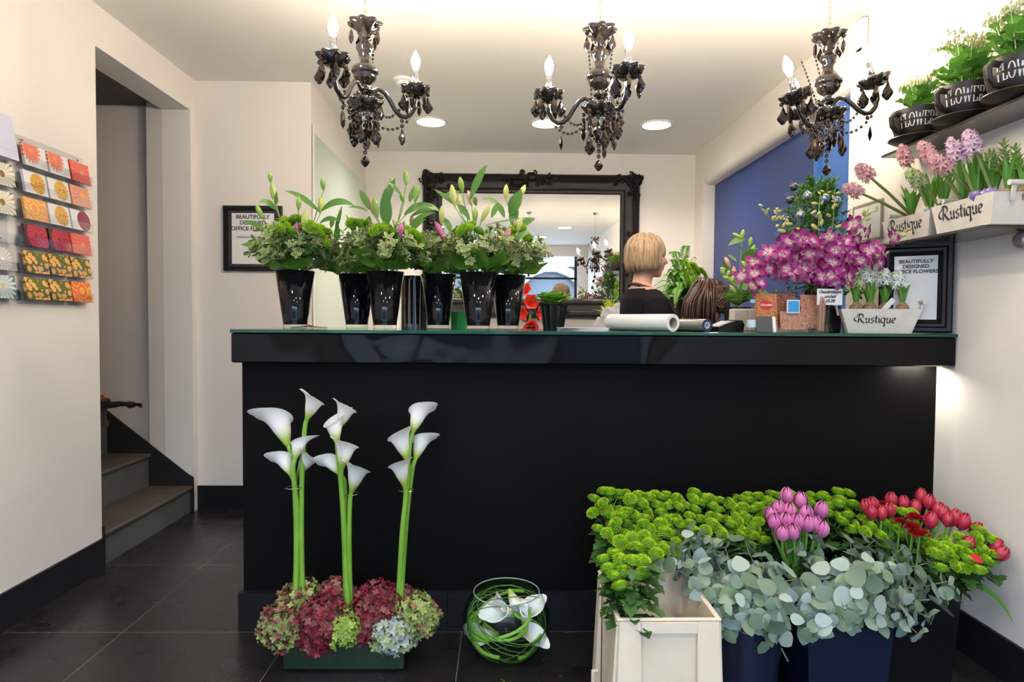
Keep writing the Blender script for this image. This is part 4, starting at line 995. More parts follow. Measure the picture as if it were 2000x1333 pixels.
# potted primula
pp = thing('potted_primula', 'lettuce-green primula plant in a fluted black pot on the counter', 'potted plant', (at(1081, 640, 2.86).x, 2.86, ZC))
MB().lathe([(0.044, 0.0), (0.060, 0.105), (0.063, 0.107), (0.057, 0.107), (0.042, 0.006), (0, 0.006)], 64, wob=lambda a, k: 1 + 0.035 * math.cos(16 * a)).build('pot', M['black'], pp)
MB().lathe([(0.055, 0.095), (0.0, 0.098)], 24, caps=False).build('soil', M['soil'], pp)
m = MB(); q = random.Random(3)
for k in range(58):
    a = k * 2.4; t_ = (k / 58) ** 0.6; el = 0.15 + 1.25 * t_
    d = Vector((math.cos(a) * math.sin(el), math.sin(a) * math.sin(el), math.cos(el)))
    m.leaf(Vector((0, 0, 0.10)) + d * 0.012, d + Vector((0, 0, .55)), (0, 0, 1), 0.055 + 0.045 * t_, 0.050, 0.35 + 0.5 * t_ + q.uniform(-.3, .3), 0.25, 6, belly=0.62, wave=0.05)
m.build('leaves', leafmat('primula_leaf', [(0.20, 0.46, 0.04), (0.34, 0.62, 0.08), (0.14, 0.36, 0.035)], 0.45), pp)
# paper rolls
def roll(name, pa, pb, R, ri, mats, lab, capr=None):
    pa, pb = Vector(pa), Vector(pb); d = (pb - pa); L = d.length
    t = thing(name, lab, 'roll', pa); t.rotation_euler = aim(d)
    MB().lathe([(R, 0), (R, L), (ri, L), (ri, 0), (R, 0)], 48, caps=False).build('paper_roll', mats[0], t)
    MB().lathe([(ri - .0004, 0.0), (ri - .0004, L + 0.0005), (ri - 0.003, L + 0.0005), (ri - 0.003, 0.0)], 40, caps=False).build('core', mats[1], t)
    return t
Rw = 0.0335; a = at(1316, 629, 2.41)
roll('paper_roll', (at(1195, 628, 2.72).x, 2.74, ZC + Rw + .0005), (a.x, 2.42, ZC + Rw + .0005), Rw, 0.0215, (P('white_wrapping_paper', (0.80, 0.79, 0.77), 0.45), P('cardboard_core', (0.42, 0.34, 0.26), 0.8)), 'large roll of white wrapping paper lying on the counter, its cardboard core showing')
Rb = 0.0245; a = at(1383, 634, 2.44)
b_ = roll('film_roll', (at(1300, 634, 2.70).x, 2.72, ZC + Rb + .0005), (a.x, 2.45, ZC + Rb + .0005), Rb, 0.0125, (P('silver_film', (0.30, 0.29, 0.28), 0.25, metal=0.6), P('white_plastic_core', (0.7, 0.72, 0.76), 0.4)), 'narrower roll of dark film with a navy end beside the white roll')
d = (Vector((a.x, 2.45, 0)) - Vector((at(1300, 634, 2.70).x, 2.72, 0))).length
MB().lathe([(0.0243, d), (0.0243, d + .001), (0.0135, d + .001)], 40, caps=False).build('navy_end', P('navy_film_end', (0.015, 0.03, 0.09), 0.4), b_)
# papers
pm = thing('leaflet_stack', 'small fanned pile of folded leaflets beside the primula pot', 'leaflets', (at(1140, 641, 2.62).x, 2.62, ZC))
for k in range(6):
    MB().box((-0.105, -0.05, 0.0002 + k * 0.002), (0.095, 0.05, 0.0016 + k * 0.002)).build('leaflet', P('lilac_paper', (0.55, 0.50, 0.62), 0.6) if k % 2 else M['paper'], pm, rot=(0, 0, -0.16 + 0.06 * k))
# card terminal
ctm = thing('card_terminal', 'grey and black card payment terminal at the end of the film roll', 'card terminal', (at(1424, 640, 2.52).x, 2.53, ZC), (0, 0, 0.35))
vs = [(-0.075, -0.035, 0), (0.045, -0.035, 0), (0.045, 0.035, 0), (-0.075, 0.035, 0), (-0.075, -0.034, 0.016), (0.005, -0.036, 0.042), (0.040, -0.034, 0.046), (0.055, -0.030, 0.028), (-0.075, 0.034, 0.016), (0.005, 0.036, 0.042), (0.040, 0.034, 0.046), (0.055, 0.030, 0.028)]
MB().add(vs, [(3, 2, 1, 0), (0, 1, 7, 6, 5, 4), (3, 8, 9, 10, 11, 2), (4, 5, 9, 8), (5, 6, 10, 9), (6, 7, 11, 10), (7, 1, 2, 11), (0, 4, 8, 3)]).build('body', M['black'], ctm, smooth=False)
kb = Matrix.Translation((-0.036, 0, 0.0295)) @ Matrix.Rotation(-0.315, 4, 'Y')
MB().box((-0.036, -0.030, 0.0008), (0.030, 0.030, 0.003), 0, kb).build('keypad_plate', P('grey_plastic', (0.42, 0.42, 0.44), 0.4), ctm)
m = MB()
for i in range(4):
    for j in range(3): m.box((-0.031 + i * 0.015, -0.022 + j * 0.016, 0.0031), (-0.021 + i * 0.015, -0.010 + j * 0.016, 0.006), 0, kb)
kk = m.build('keys', P('white_keys', (0.7, 0.7, 0.68), 0.4), ctm)
MB().box((0.012, -0.024, 0.0438), (0.034, 0.024, 0.0470)).build('screen', P('grey_screen', (0.10, 0.12, 0.11), 0.2), ctm)
# ================================================================ people
def fuse(mb, name, mat, parent, voxel=0.007, it=4, fac=0.6):
    """melt overlapping forms into one continuous skin"""
    o = mb.build(name, mat, None, True); o.name = 'melt_tmp'
    r = o.modifiers.new('r', 'REMESH'); r.mode = 'VOXEL'; r.voxel_size = voxel; r.use_smooth_shade = True
    s_ = o.modifiers.new('s', 'SMOOTH'); s_.factor = fac; s_.iterations = it
    bpy.context.view_layer.update()
    me = bpy.data.meshes.new_from_object(o.evaluated_get(bpy.context.evaluated_depsgraph_get())); me.name = name
    bpy.data.objects.remove(o)
    me.materials.clear(); me.materials.append(mat)
    me.polygons.foreach_set('use_smooth', [True] * len(me.polygons))
    n = bpy.data.objects.new(name, me); COL.objects.link(n); n.parent = parent; return n
def rings(m, secs, n=20):
    """closed loft through (centre, rx, ry) sections stacked upwards"""
    vs = []; fs = []
    for (c, rx, ry) in secs:
        for i in range(n):
            a = 2 * PI * i / n; vs.append((c[0] + rx * math.cos(a), c[1] + ry * math.sin(a), c[2]))
    for k in range(len(secs) - 1):
        for i in range(n): j = (i + 1) % n; fs.append((k * n + i, k * n + j, (k + 1) * n + j, (k + 1) * n + i))
    fs += [tuple(reversed(range(n))), tuple((len(secs) - 1) * n + i for i in range(n))]
    m.add(vs, fs)
def add_hand(m, w, d, palm_n, side, sc=1.0, curl=0.5):
    """five-fingered relaxed hand: wrist w, direction d, palm normal"""
    d, s_, nn = basis(d, palm_n); s_ = s_ * side
    def pt(a, b, c): return Vector(w) + (d * a + s_ * b + nn * c) * sc
    m.tube([pt(-0.01, 0, 0), pt(0.03, 0, 0), pt(0.065, 0, 0), pt(0.088, 0, 0)], [0.022 * sc, 0.030 * sc, 0.034 * sc, 0.026 * sc], 10)
    for k, (b, L) in enumerate(((0.026, 0.068), (0.009, 0.078), (-0.009, 0.072), (-0.026, 0.056))):
        c = curl * (1 + 0.15 * k)
        m.tube([pt(0.075, b, 0), pt(0.075 + L * 0.42, b * 1.1, -L * 0.15 * c), pt(0.075 + L * 0.75, b * 1.15, -L * 0.45 * c), pt(0.075 + L * 0.9, b * 1.15, -L * 0.8 * c)], [0.0092 * sc, 0.0088 * sc, 0.0078 * sc, 0.006 * sc], 8)
    m.tube([pt(0.015, 0.024, -0.004), pt(0.040, 0.046, -0.012), pt(0.065, 0.054, -0.022)], [0.012 * sc, 0.0105 * sc, 0.008 * sc], 8)
def head_forms(m, c, R):
    """head centred at c; R turns local +X (face) and +Z (crown)"""
    def q(*a): return Vector(c) + R @ Vector(a)
    m.ball(q(-0.012, 0, 0.028), 0.088, 18, 12, sc=(1.08, 0.86, 1.0), R=R)
    m.ball(q(0.030, 0, -0.030), 0.066, 16, 10, sc=(0.92, 0.86, 1.15), R=R)
    m.ball(q(0.052, 0, -0.088), 0.026, 12, 8, sc=(1, 1.1, 0.85), R=R)
    m.tube([q(0.078, 0, 0.012), q(0.094, 0, -0.012), q(0.104, 0, -0.030), q(0.088, 0, -0.036)], [0.008, 0.010, 0.013, 0.010], 8)
    for s_ in (-1, 1):
        m.ball(q(0.060, s_ * 0.034, -0.026), 0.024, 10, 8, R=R)
        m.ball(q(0.076, s_ * 0.031, 0.018), 0.014, 8, 6, sc=(.7, 1.4, .6), R=R)
        m.ball(q(-0.004, s_ * 0.078, -0.012), 0.022, 12, 8, sc=(0.62, 0.3, 1.15), R=R)
    m.ball(q(0.082, 0, -0.056), 0.012, 10, 6, sc=(0.8, 1.7, 0.55), R=R); m.ball(q(0.079, 0, -0.066), 0.012, 10, 6, sc=(0.8, 1.5, 0.55), R=R)
M['skin'] = P('skin', (0.66, 0.36, 0.26), 0.5, sss=0.15, noise=(14, 0.4, (0.60, 0.29, 0.21)))
M['knit'] = P('charcoal_knit', (0.010, 0.010, 0.013), 0.9, spec=0.1, bump=(120, 0.25, 0.003))
M['apron'] = P('navy_apron', (0.006, 0.008, 0.018), 0.85, spec=0.1, bump=(90, 0.15, 0.003))
M['blonde'] = P('blonde_hair', (0.5, 0.32, 0.15), 0.42, island=[(0.30, 0.185, 0.10), (0.46, 0.33, 0.20), (0.15, 0.085, 0.045), (0.38, 0.26, 0.15)])
M['brunette'] = P('brown_hair', (0.05, 0.02, 0.01), 0.38, island=[(0.040, 0.016, 0.010), (0.085, 0.035, 0.018), (0.025, 0.010, 0.007)])

wp = at(1256, 600, 3.32)
wm = thing('person', 'woman with a blonde bob in a black top and apron standing behind the counter', 'person', (wp.x + .012, 3.33, 0), (0, 0, 0.14))
# local frame: +X is where she faces
b = MB()
rings(b, [((0.0, 0, 0.80), .11, .165), ((0.0, 0, 0.92), .12, .175), ((0.005, 0, 1.04), .102, .145), ((0.0, 0, 1.14), .105, .15), ((0.0, 0, 1.24), .11, .165), ((-0.012, 0, 1.31), .098, .17), ((-0.02, 0, 1.355), .072, .13), ((-0.022, 0, 1.38), .052, .065)])
b.tube([(-0.026, 0, 1.34), (-0.018, 0, 1.40), (-0.008, 0, 1.46), (0, 0, 1.50)], [0.056, 0.050, 0.051, 0.05], 14)
for s_ in (-1, 1):
    b.tube([(0, s_ * 0.085, 0.85), (0.015, s_ * 0.09, 0.48), (-0.005, s_ * 0.085, 0.26), (-0.012, s_ * 0.085, 0.07)], [0.085, 0.056, 0.052, 0.038], 12)
    b.tube([(-0.05, s_ * 0.085, 0.035), (0.05, s_ * 0.09, 0.035), (0.15, s_ * 0.10, 0.025)], [0.035, 0.04, 0.028], 10)
    b.tube([(-0.015, s_ * 0.135, 1.315), (-0.01, s_ * 0.185, 1.285), (-0.01, s_ * 0.205, 1.16), (-0.01, s_ * 0.205, 1.04), (0.09, s_ * 0.185, 0.985), (0.20, s_ * 0.15, 0.965)], [0.045, 0.052, 0.046, 0.040, 0.036, 0.026], 12)
    add_hand(b, (0.205, s_ * 0.148, 0.965), (1, -s_ * 0.25, 0), (0, 0, 1), -s_ * 1.0, 0.95)
hr = Matrix.Rotation(0.04, 3, 'Z')
head_forms(b, (0.012, 0, 1.535), hr)
fuse(b, 'body', M['skin'], wm, 0.0065, 4)
b = MB()      # long-sleeved top, wide neckline
rings(b, [((0.0, 0, 0.84), .130, .188), ((0.0, 0, 0.92), .134, .19), ((0.005, 0, 1.04), .117, .160), ((0.0, 0, 1.14), .120, .166), ((0.0, 0, 1.24), .124, .180), ((-0.010, 0, 1.31), .110, .182), ((-0.020, 0, 1.352), .082, .135), ((-0.024, 0, 1.366), .070, .10)])
for s_ in (-1, 1): b.tube([(-0.017, s_ * 0.12, 1.315), (-0.01, s_ * 0.188, 1.285), (-0.01, s_ * 0.208, 1.16), (-0.01, s_ * 0.208, 1.035), (0.09, s_ * 0.187, 0.985), (0.17, s_ * 0.162, 0.968)], [0.052, 0.062, 0.056, 0.050, 0.046, 0.038], 14)
fuse(b, 'long_sleeved_top', M['knit'], wm, 0.0075, 5)
b = MB()
for s_ in (-1, 1): b.tube([(-0.088, s_ * 0.012, 1.392), (-0.066, s_ * 0.060, 1.386), (-0.01, s_ * 0.080, 1.366), (0.05, s_ * 0.082, 1.345), (0.100, s_ * 0.070, 1.30), (0.128, s_ * 0.062, 1.245)], [0.009] * 6, 6)
b.build('neck_strap', M['matte_black'], wm)
b = MB(); n = 12; vs = []; fs = []
for k, (z, hwid, rx) in enumerate(((0.55, 0.22, 0.150), (0.84, 0.20, 0.142), (0.95, 0.19, 0.142), (1.05, 0.12, 0.132), (1.15, 0.11, 0.133), (1.248, 0.085, 0.134))):
    for i in range(n + 1):
        u = -1 + 2 * i / n; y = u * hwid; vs.append((rx * math.sqrt(max(0.05, 1 - (y / 0.25) ** 2)), y, z))
for k in range(5):
    for i in range(n): a = k * (n + 1) + i; fs.append((a, a + 1, a + n + 2, a + n + 1))
b.add(vs, fs); ap = b.build('apron', M['apron'], wm, True); sd = ap.modifiers.new('t', 'SOLIDIFY'); sd.thickness = 0.003
def hair_cap(parent, c, R, mat, n, rx, ry, rz, drop, sd, rad=0.0062, part=0.0, skipface=0.62, name='hair'):
    q = random.Random(sd); m = MB()
    m.ball(Vector(c) + R @ Vector((-0.016, 0, 0.030)), 0.093, 16, 10, sc=(1.02, 0.9, 0.98), R=R)
    for k in range(n):
        a = 2 * PI * (k + q.random()) / n; cs, sn = math.cos(a), math.sin(a)
        front = max(0, cs)
        if front > skipface: dr = 0.03
        else: dr = drop * (1.0 - 0.12 * front) * q.uniform(0.9, 1.06)
        s0 = q.uniform(0.0, 0.5); pts = []
        N = 9
        for i in range(N + 1):
            t = i / N; th = lerp(s0, PI * 0.5, min(1, t * 1.7)); low = max(0, t - 0.588) / 0.412
            x = rx * math.sin(th) * cs * (1 + 0.05 * low - 0.20 * low * low * low); y = ry * math.sin(th) * sn * (1 + 0.10 * low - 0.22 * low ** 3)
            z = rz * math.cos(th) - dr * low
            pts.append(Vector(c) + R @ Vector((x - 0.018, y, z + 0.024)) + Vector((q.uniform(-1, 1), q.uniform(-1, 1), 0)) * 0.0030)
        m.tube(pts, [rad * (0.6 + 0.4 * math.sin(PI * (i / N) ** 0.7)) * q.uniform(.8, 1.1) for i in range(N + 1)], 6)
    return m.build(name, mat, parent, True)
hair_cap(wm, (0.012, 0, 1.535), hr, M['blonde'], 260, 0.102, 0.092, 0.098, 0.105, 4, 0.0055)
for s_ in (-1, 1):
    MB().ball((0.089, s_ * 0.031, 1.548), 0.0085, 10, 6, sc=(.6, 1, .7)).build('eye', P('eye_white', (.5, .5, .5), .2), wm)

# the second one, bent low so only the back of her head shows
dp = at(1384, 600, 3.40)
dm = thing('person', 'person with a long brown ponytail bending low over the desk behind the counter', 'person', (dp.x - 0.165, 3.69, 0), (0, 0, -1.05)); dm.scale = (1.0, 1.0, 1.062)
b = MB()
rings(b, [((-0.05, 0, 0.72), .11, .16), ((-0.05, 0, 0.80), .12, .17), ((0.0, 0, 0.88), .11, .15), ((0.06, 0, 0.96), .11, .155), ((0.12, 0, 1.03), .11, .165), ((0.17, 0, 1.10), .085, .15), ((0.20, 0, 1.13), .05, .07)])
b.tube([(0.18, 0, 1.10), (0.235, 0, 1.145), (0.28, 0, 1.18)], [0.052, 0.048, 0.048], 12)
for s_ in (-1, 1):
    b.tube([(-0.05, s_ * 0.085, 0.76), (0.0, s_ * 0.09, 0.44), (-0.03, s_ * 0.085, 0.24), (-0.05, s_ * 0.085, 0.07)], [0.085, 0.058, 0.052, 0.038], 12)
    b.tube([(-0.08, s_ * 0.085, 0.035), (0.02, s_ * 0.09, 0.035), (0.11, s_ * 0.10, 0.025)], [0.035, 0.04, 0.028], 10)
    b.tube([(0.15, s_ * 0.12, 1.075), (0.15, s_ * 0.185, 1.04), (0.22, s_ * 0.20, 0.93), (0.30, s_ * 0.16, 0.88), (0.36, s_ * 0.10, 0.87)], [0.045, 0.050, 0.042, 0.034, 0.026], 12)
    add_hand(b, (0.37, s_ * 0.095, 0.87), (1, -s_ * .4, 0), (0, 0, 1), -s_, 0.92)
RZ = Matrix.Rotation(0.90, 3, 'Z'); hr2 = RZ @ Matrix.Rotation(0.95, 3, 'Y')
hc = (0.335, 0.0, 1.215)
head_forms(b, hc, hr2); fuse(b, 'body', M['skin'], dm, 0.0065, 4)
b = MB()
rings(b, [((-0.05, 0, 0.72), .13, .182), ((-0.05, 0, 0.80), .136, .186), ((0.0, 0, 0.88), .126, .168), ((0.06, 0, 0.96), .126, .172), ((0.12, 0, 1.03), .124, .18), ((0.165, 0, 1.10), .10, .165), ((0.19, 0, 1.125), .075, .11)])
for s_ in (-1, 1): b.tube([(0.15, s_ * 0.12, 1.075), (0.15, s_ * 0.19, 1.04), (0.22, s_ * 0.205, 0.93), (0.30, s_ * 0.165, 0.88), (.33, s_ * .135, .873)], [0.055, 0.060, 0.052, 0.045, 0.036], 12)
fuse(b, 'dark_top', M['knit'], dm, 0.0075, 5)
hair_cap(dm, hc, hr2, M['brunette'], 130, 0.098, 0.086, 0.096, 0.02, 8, 0.005, skipface=2)
q = random.Random(6); m = MB()
tie = Vector(hc) + hr2 @ Vector((-0.105, 0, 0.075))
tie = Vector((0.325, -0.01, 1.335))
for k in range(150):
    u = Vector((q.gauss(0, 0.010), q.gauss(0, 0.012), q.gauss(0, 0.005))); R9 = lambda a, b, c: RZ @ Vector((a, b, c))
    ex = q.uniform(-0.125, 0.02); ey = q.uniform(-0.13, -0.05)
    p0 = tie + u; p1 = p0 + R9(ex * 0.35, ey * 0.8, -0.025); p2 = p0 + R9(ex * 0.85, ey, -0.11); p3 = p0 + R9(ex, ey * 1.02, -0.235 + q.uniform(-.03, .02))
    m.tube([p0, p1, p2, (p2 + p3) / 2 + Vector((q.uniform(-.006, .006), 0, 0)), p3], [0.005, 0.006, 0.0052, 0.0042, 0.002], 6)
for k in range(80):          # hair drawn up to the tie
    a = q.uniform(0, 2 * PI); s0 = Vector(hc) + hr2 @ Vector((0.092 * math.cos(a) * .98 - 0.016, 0.086 * math.sin(a), 0.024)); mid = (s0 + tie) / 2; c0 = Vector(hc) + hr2 @ Vector((-0.016, 0, 0.03))
    mid = c0 + (mid - c0).normalized() * 0.103
    m.tube([s0, mid, tie], [0.004, 0.0055, 0.004], 6)
m.build('ponytail', M['brunette'], dm, True)

# ================================================================ behind the counter
bb_ = thing('back_bench', 'low white bench against the wall below the mirror', 'bench', (0.05, 4.65, 0))
MB().box((-0.95, -0.44, 0.82), (1.12, 0.28, 0.85), bev=0.004).build('worktop', M['white'], bb_)
for x in (-0.9, 1.05):
    for y in (-0.40, 0.24): MB().box((x - .02, y - .02, 0), (x + .02, y + .02, 0.8195)).build('leg', M['white'], bb_)
def simple_vase(x, y, z, r, h, mat, label, name='vase'):
    o = MB().lathe([(r * 0.7, 0), (r, h), (r - 0.004, h), (r * 0.7 - 0.004, 0.006), (0, 0.006)], 28).build(name, mat, loc=(x, y, z)); return tag(o, label, 'vase')
simple_vase(-0.80, 4.72, 0.85, 0.06, 0.42, M['white'], 'tall white vase on the back bench behind the leftmost bouquet')
# red amaryllis
ra = at(1036, 560, 4.62); simple_vase(ra.x, 4.62, 0.85, 0.05, 0.30, M['black'], 'black vase holding red blooms below the mirror')
t = thing('red_amaryllis', 'bright red amaryllis blooms seen between the bouquets and the primula', 'flower', (ra.x, 4.62, 1.12))
M['redpetal'] = leafmat('scarlet_petal', [(0.70, 0.02, 0.012), (0.85, 0.05, 0.02)], 0.4)
m = MB().tube([(0, 0, -0.2), (0, 0, 0.12)], 0.008, 8); m.build('stem', M['stem'], t)
for (dx, dz, dd) in ((-0.02, 0.27, (-0.5, -0.8, 0.5)), (0.04, 0.12, (0.7, -0.7, 0.1)), (-0.04, 0.14, (-0.5, -0.9, -0.2)), (0.0, 0.20, (0.1, -1, 0.2)), (0.0, 0.05, (0.1, -1, -0.4))):
    m = MB(); d, s_, nn = basis(dd)
    for k in range(6):
        a = k * PI / 3; rdir = s_ * math.cos(a) + nn * math.sin(a)
        m.leaf((dx, 0, dz), d * 1.0 + rdir * 0.55, rdir * -1 + d, 0.085, 0.062, 0.7, 0.25, 6, belly=0.6)
    m.build('bloom', M['redpetal'], t)
# yellow golden-rod and white orchid by the woman
gr = at(1196, 570, 4.4); simple_vase(gr.x, 4.45, 0.85, 0.05, 0.26, M['black'], 'black vase with yellow blooms left of the woman')
t = thing('yellow_bloom_bunch', 'yellow-green feathery bunch between the mirror and the woman', 'flower', (gr.x, 4.45, 1.10)); m = MB(); q = random.Random(9)
for k in range(120):
    a = q.uniform(0, 6.28); el = q.uniform(0, 1.35); d = Vector((math.cos(a) * math.sin(el), math.sin(a) * math.sin(el), math.cos(el)))
    m.leaf(Vector((0, 0, 0.13)) + d * q.uniform(0.02, .06), d, (0, 0, 1), q.uniform(0.05, 0.09), 0.018, q.uniform(-.5, .8), 0.3, 4)
m.build('florets', leafmat('yellow_green_floret', [(0.55, 0.58, 0.03), (0.42, 0.56, 0.05), (0.68, 0.62, 0.05)], .5), t); MB().tube([(0, 0, -.2), (0, 0, .14)], 0.006).build('stem', M['stem'], t)
wo = at(1192, 610, 4.2)
t = thing('white_orchid', 'white orchid spray low at the left of the woman', 'flower', (wo.x, 4.25, 1.10)); q = random.Random(12)
M['whitepetal'] = leafmat('white_petal', [(0.80, 0.80, 0.80), (0.74, 0.76, 0.78)], 0.45, trans=0.2)
MB().tube([(0.02, 0.05, -0.2), (0.02, 0, 0.12), (-0.01, -0.02, 0.16), (-0.08, -.02, .10), (-.10, -.02, .02)], 0.004).build('stem', M['stem'], t)
for k in range(11):
    u = k / 10; c = Vector((lerp(0.06, -0.09, u) + q.uniform(-.01, .01), q.uniform(-0.04, 0), 0.17 - 0.15 * u * u + q.uniform(-0.02, 0.02))); m = MB()
    for j in range(5):
        a = j * 2 * PI / 5 + q.random(); m.leaf(c, (math.cos(a), -0.25, math.sin(a)), (0, -1, 0), 0.045, 0.045, 0.2, 0.1, 4, belly=0.55)
    m.build('bloom', M['whitepetal'], t)
simple_vase(wo.x + .02, 4.30, 0.85, 0.045, 0.20, M['white'], 'small white pot of the white orchid', 'orchid_pot')
# fern on a black stand
fp = at(1332, 500, 4.75); fx, fy = fp.x, 4.75
t = thing('plant_stand', 'black metal tripod plant stand holding the fern', 'plant stand', (fx, fy, 0))
for k in range(3):
    a = 2 * PI * k / 3 + 0.5; MB().tube([(0.16 * math.cos(a), 0.16 * math.sin(a), 0.0), (0.10 * math.cos(a), .10 * math.sin(a), 0.6), (0.075 * math.cos(a), 0.075 * math.sin(a), 1.18)], 0.008, 8).build('leg', M['black'], t)
MB().lathe([(0.06, 1.165), (0.088, 1.165), (0.088, 1.18), (0.06, 1.18)], 32).build('ring', M['black'], t)
t = thing('fern_pot', 'black cone-shaped pot of the fern', 'pot', (fx, fy, 1.181)); MB().lathe([(0.055, 0.0), (0.11, 0.2), (0.105, 0.2), (0.05, 0.01), (0, 0.01)], 32).build('shell', M['black'], t); MB().lathe([(0.102, 0.19), (0, .195)], 24, caps=False).build('soil', M['soil'], t)
t = thing('fern', 'bushy bright green fern beside the blue wall', 'fern', (fx, fy, 1.37)); q = random.Random(14)
M['fern'] = leafmat('fern_frond', [(0.12, 0.34, 0.03), (0.20, 0.46, 0.05), (0.08, 0.25, 0.025)], 0.5)
for k in range(70):
    a = k * 2.4 + q.uniform(-.2, .2); out = q.uniform(0.08, 0.27); up = q.uniform(0.10, 0.34) * (1.2 - out * 2.2) + 0.02; drop = -0.26 * (out / 0.25) ** 1.5 * q.uniform(0.3, 1.1)
    if k < 8: out *= 0.5; up = q.uniform(0.32, 0.47); drop = 0.02
    d = Vector((math.cos(a), math.sin(a), 0)); A = Vector((0, 0, 0)); B = d * out * 0.45 + Vector((0, 0, up)); C = d * out + Vector((0, 0, up * 0.75 + drop))
    m = MB(); N = 30
    for i in range(1, N + 1):
        u = i / N; p = A * (1 - u) ** 2 + B * 2 * u * (1 - u) + C * u * u; tg = ((B - A) * (1 - u) + (C - B) * u).normalized()
        _, s_, nn = basis(tg); ll = 0.052 * math.sin(PI * (0.12 + 0.88 * u) ** 0.8) + 0.008
        for sg in (-1, 1): m.leaf(p, s_ * sg + tg * 0.35, nn, ll * 0.85, 0.0095, 0.35, 0.2, 3)
    m.tube([A, A * .25 + B * .5 + C * .25, C], [0.0025, 0.0018, 0.0008], 4); m.build('frond', M['fern'], t)
for (px, py, lab) in ((1352, 515, 'nearer one of two lime chrysanthemum sprays below the fern'), (1366, 525, 'lime chrysanthemum spray right of its twin below the fern')):
    p = at(px, py, 4.3); o = place(spr[1], (p.x, 4.3, 0.85 + 0.02), (0, 0, 0), lab, None, 1); o.scale = (1.1, 1.1, (p.z - 0.87) / 0.18)
    for c in o.children:
        if c.name.startswith('flower_head'): c.scale = (1, 1, 1 / o.scale[2])
t = thing('strap_leaf_plant', 'dark strap leaf plant on the bench beneath the fern', 'plant', (at(1330, 600, 4.35).x, 4.35, 0.87))
for (dx, dz) in ((0.25, .48), (-0.2, 0.42), (0.1, 0.5), (.02, .3)): MB().blade([(0, 0, 0), (dx * 0.3, -.03, dz * 0.9), (dx, -.05, dz)], 0.075, (0, -1, 0.3), 0.15).build('leaf', M['lilyleaf'], t)
bx = thing('side_table', 'small dark side table in the back right corner', 'table', (at(1345, 600, 4.33).x, 4.33, 0))
MB().box((-.14, -.12, 0.84), (.22, .12, 0.868)).build('top', M['black'], bx)
for x in (-.12, .20):
    for y in (-.1, .1): MB().box((x - .012, y - .012, 0), (x + .012, y + .012, .8395)).build('leg', M['black'], bx)
# ================================================================ hyacinths, trough planters
M['bulb_skin'] = P('brown_bulb_skin', (0.20, 0.10, 0.05), 0.55, noise=(70, 0.7, (0.42, 0.28, 0.16)))
M['hyleaf'] = leafmat('hyacinth_leaf', [(0.07, 0.25, 0.03), (0.13, 0.36, 0.045), (0.05, 0.19, 0.025)], 0.35)
M['whitewood'] = P('whitewashed_wood', (0.66, 0.62, 0.56), 0.7, noise=(22, 0.5, (0.54, 0.50, 0.45)), bump=(50, 0.2, 0.004))
HC = dict(pink=[(0.78, 0.40, 0.43), (0.86, 0.56, 0.56), (0.66, 0.28, 0.34)], mauve=[(0.70, 0.45, 0.62), (0.80, 0.60, 0.72)], white=[(0.88, 0.89, 0.84), (0.84, 0.86, 0.76)], green=[(0.22, 0.34, 0.07), (0.34, 0.42, 0.14)], lime=[(.62, .68, .36), (.5, .6, .25)])
HM = {k: leafmat(k + '_hyacinth_floret', v, 0.5) for k, v in HC.items()}
def hyacinth(label, foot, head, col, n=34, R=0.030, HL=0.085, leafh=0.12, seed=1, group=None, bulb=True, nleaf=6):
    q = random.Random(seed); F = Vector(foot); H = Vector(head) - F; d = H.normalized() if H.length > 0.1 else Vector((0, 0, 1))
    t = thing('hyacinth', label, 'flower', F, group=group)
    if bulb: MB().lathe([(0.004, -0.018), (0.020, -0.010), (0.025, 0.004), (0.020, 0.018), (0.010, 0.028), (0.006, 0.034)], 18).build('bulb', M['bulb_skin'], t)
    hd = (H - Vector((0, 0, 0.03))).normalized()
    MB().tube([(0, 0, 0.02), H * 0.5 + Vector((0, 0, 0.015)), H + hd * 0.0], [0.006, 0.0055, 0.004], 8).build('stem', P('hyacinth_stem', (0.20, 0.26, 0.07), 0.5) if 'hs' not in M else M['hs'], t)
    m = MB(); ax, s_, nn = basis(hd)
    for k in range(n):
        u = (k + 0.5) / n; a = k * 2.39996; rr = R * (0.75 + 0.35 * math.sin(PI * u ** 0.8)) * (1 - 0.35 * u ** 3)
        rd = s_ * math.cos(a) + nn * math.sin(a); c = H + ax * (u - 0.45 + q.uniform(-.03, .03)) * HL; rr *= q.uniform(0.82, 1.2); dd = (rd + ax * (0.5 - 0.3 * (1 - u)) * (0.3 + u)).normalized()
        m.tube([c, c + dd * rr * 0.55], [0.0025, 0.0035], 5); e = c + dd * rr * 0.5; _, s2, n2 = basis(dd)
        if col == 'green': m.leaf(e - dd * .006, dd, ax, 0.022, 0.010, -0.5, 0.5, 3); continue
        for j in range(6):
            b = j * PI / 3 + a; r2 = s2 * math.cos(b) + n2 * math.sin(b); m.leaf(e, dd * 0.7 + r2, dd, rr * 0.60, 0.0068, 1.1, 0.1, 3)
    m.build('flower_spike', HM[col], t)
    m = MB()
    for k in range(nleaf):
        a = k * 2.4 + seed; m.leaf((0.007 * math.cos(a), 0.007 * math.sin(a), 0.022), (math.cos(a) * 0.20, math.sin(a) * 0.20, 1), (-math.cos(a), -math.sin(a), 0.2), leafh * q.uniform(0.75, 1.1), 0.0215, q.uniform(-0.05, 0.3), 0.6, 8, belly=0.5)
    m.build('leaves', M['hyleaf'], t); return t
M['hs'] = P('hyacinth_stem', (0.20, 0.26, 0.07), 0.5)
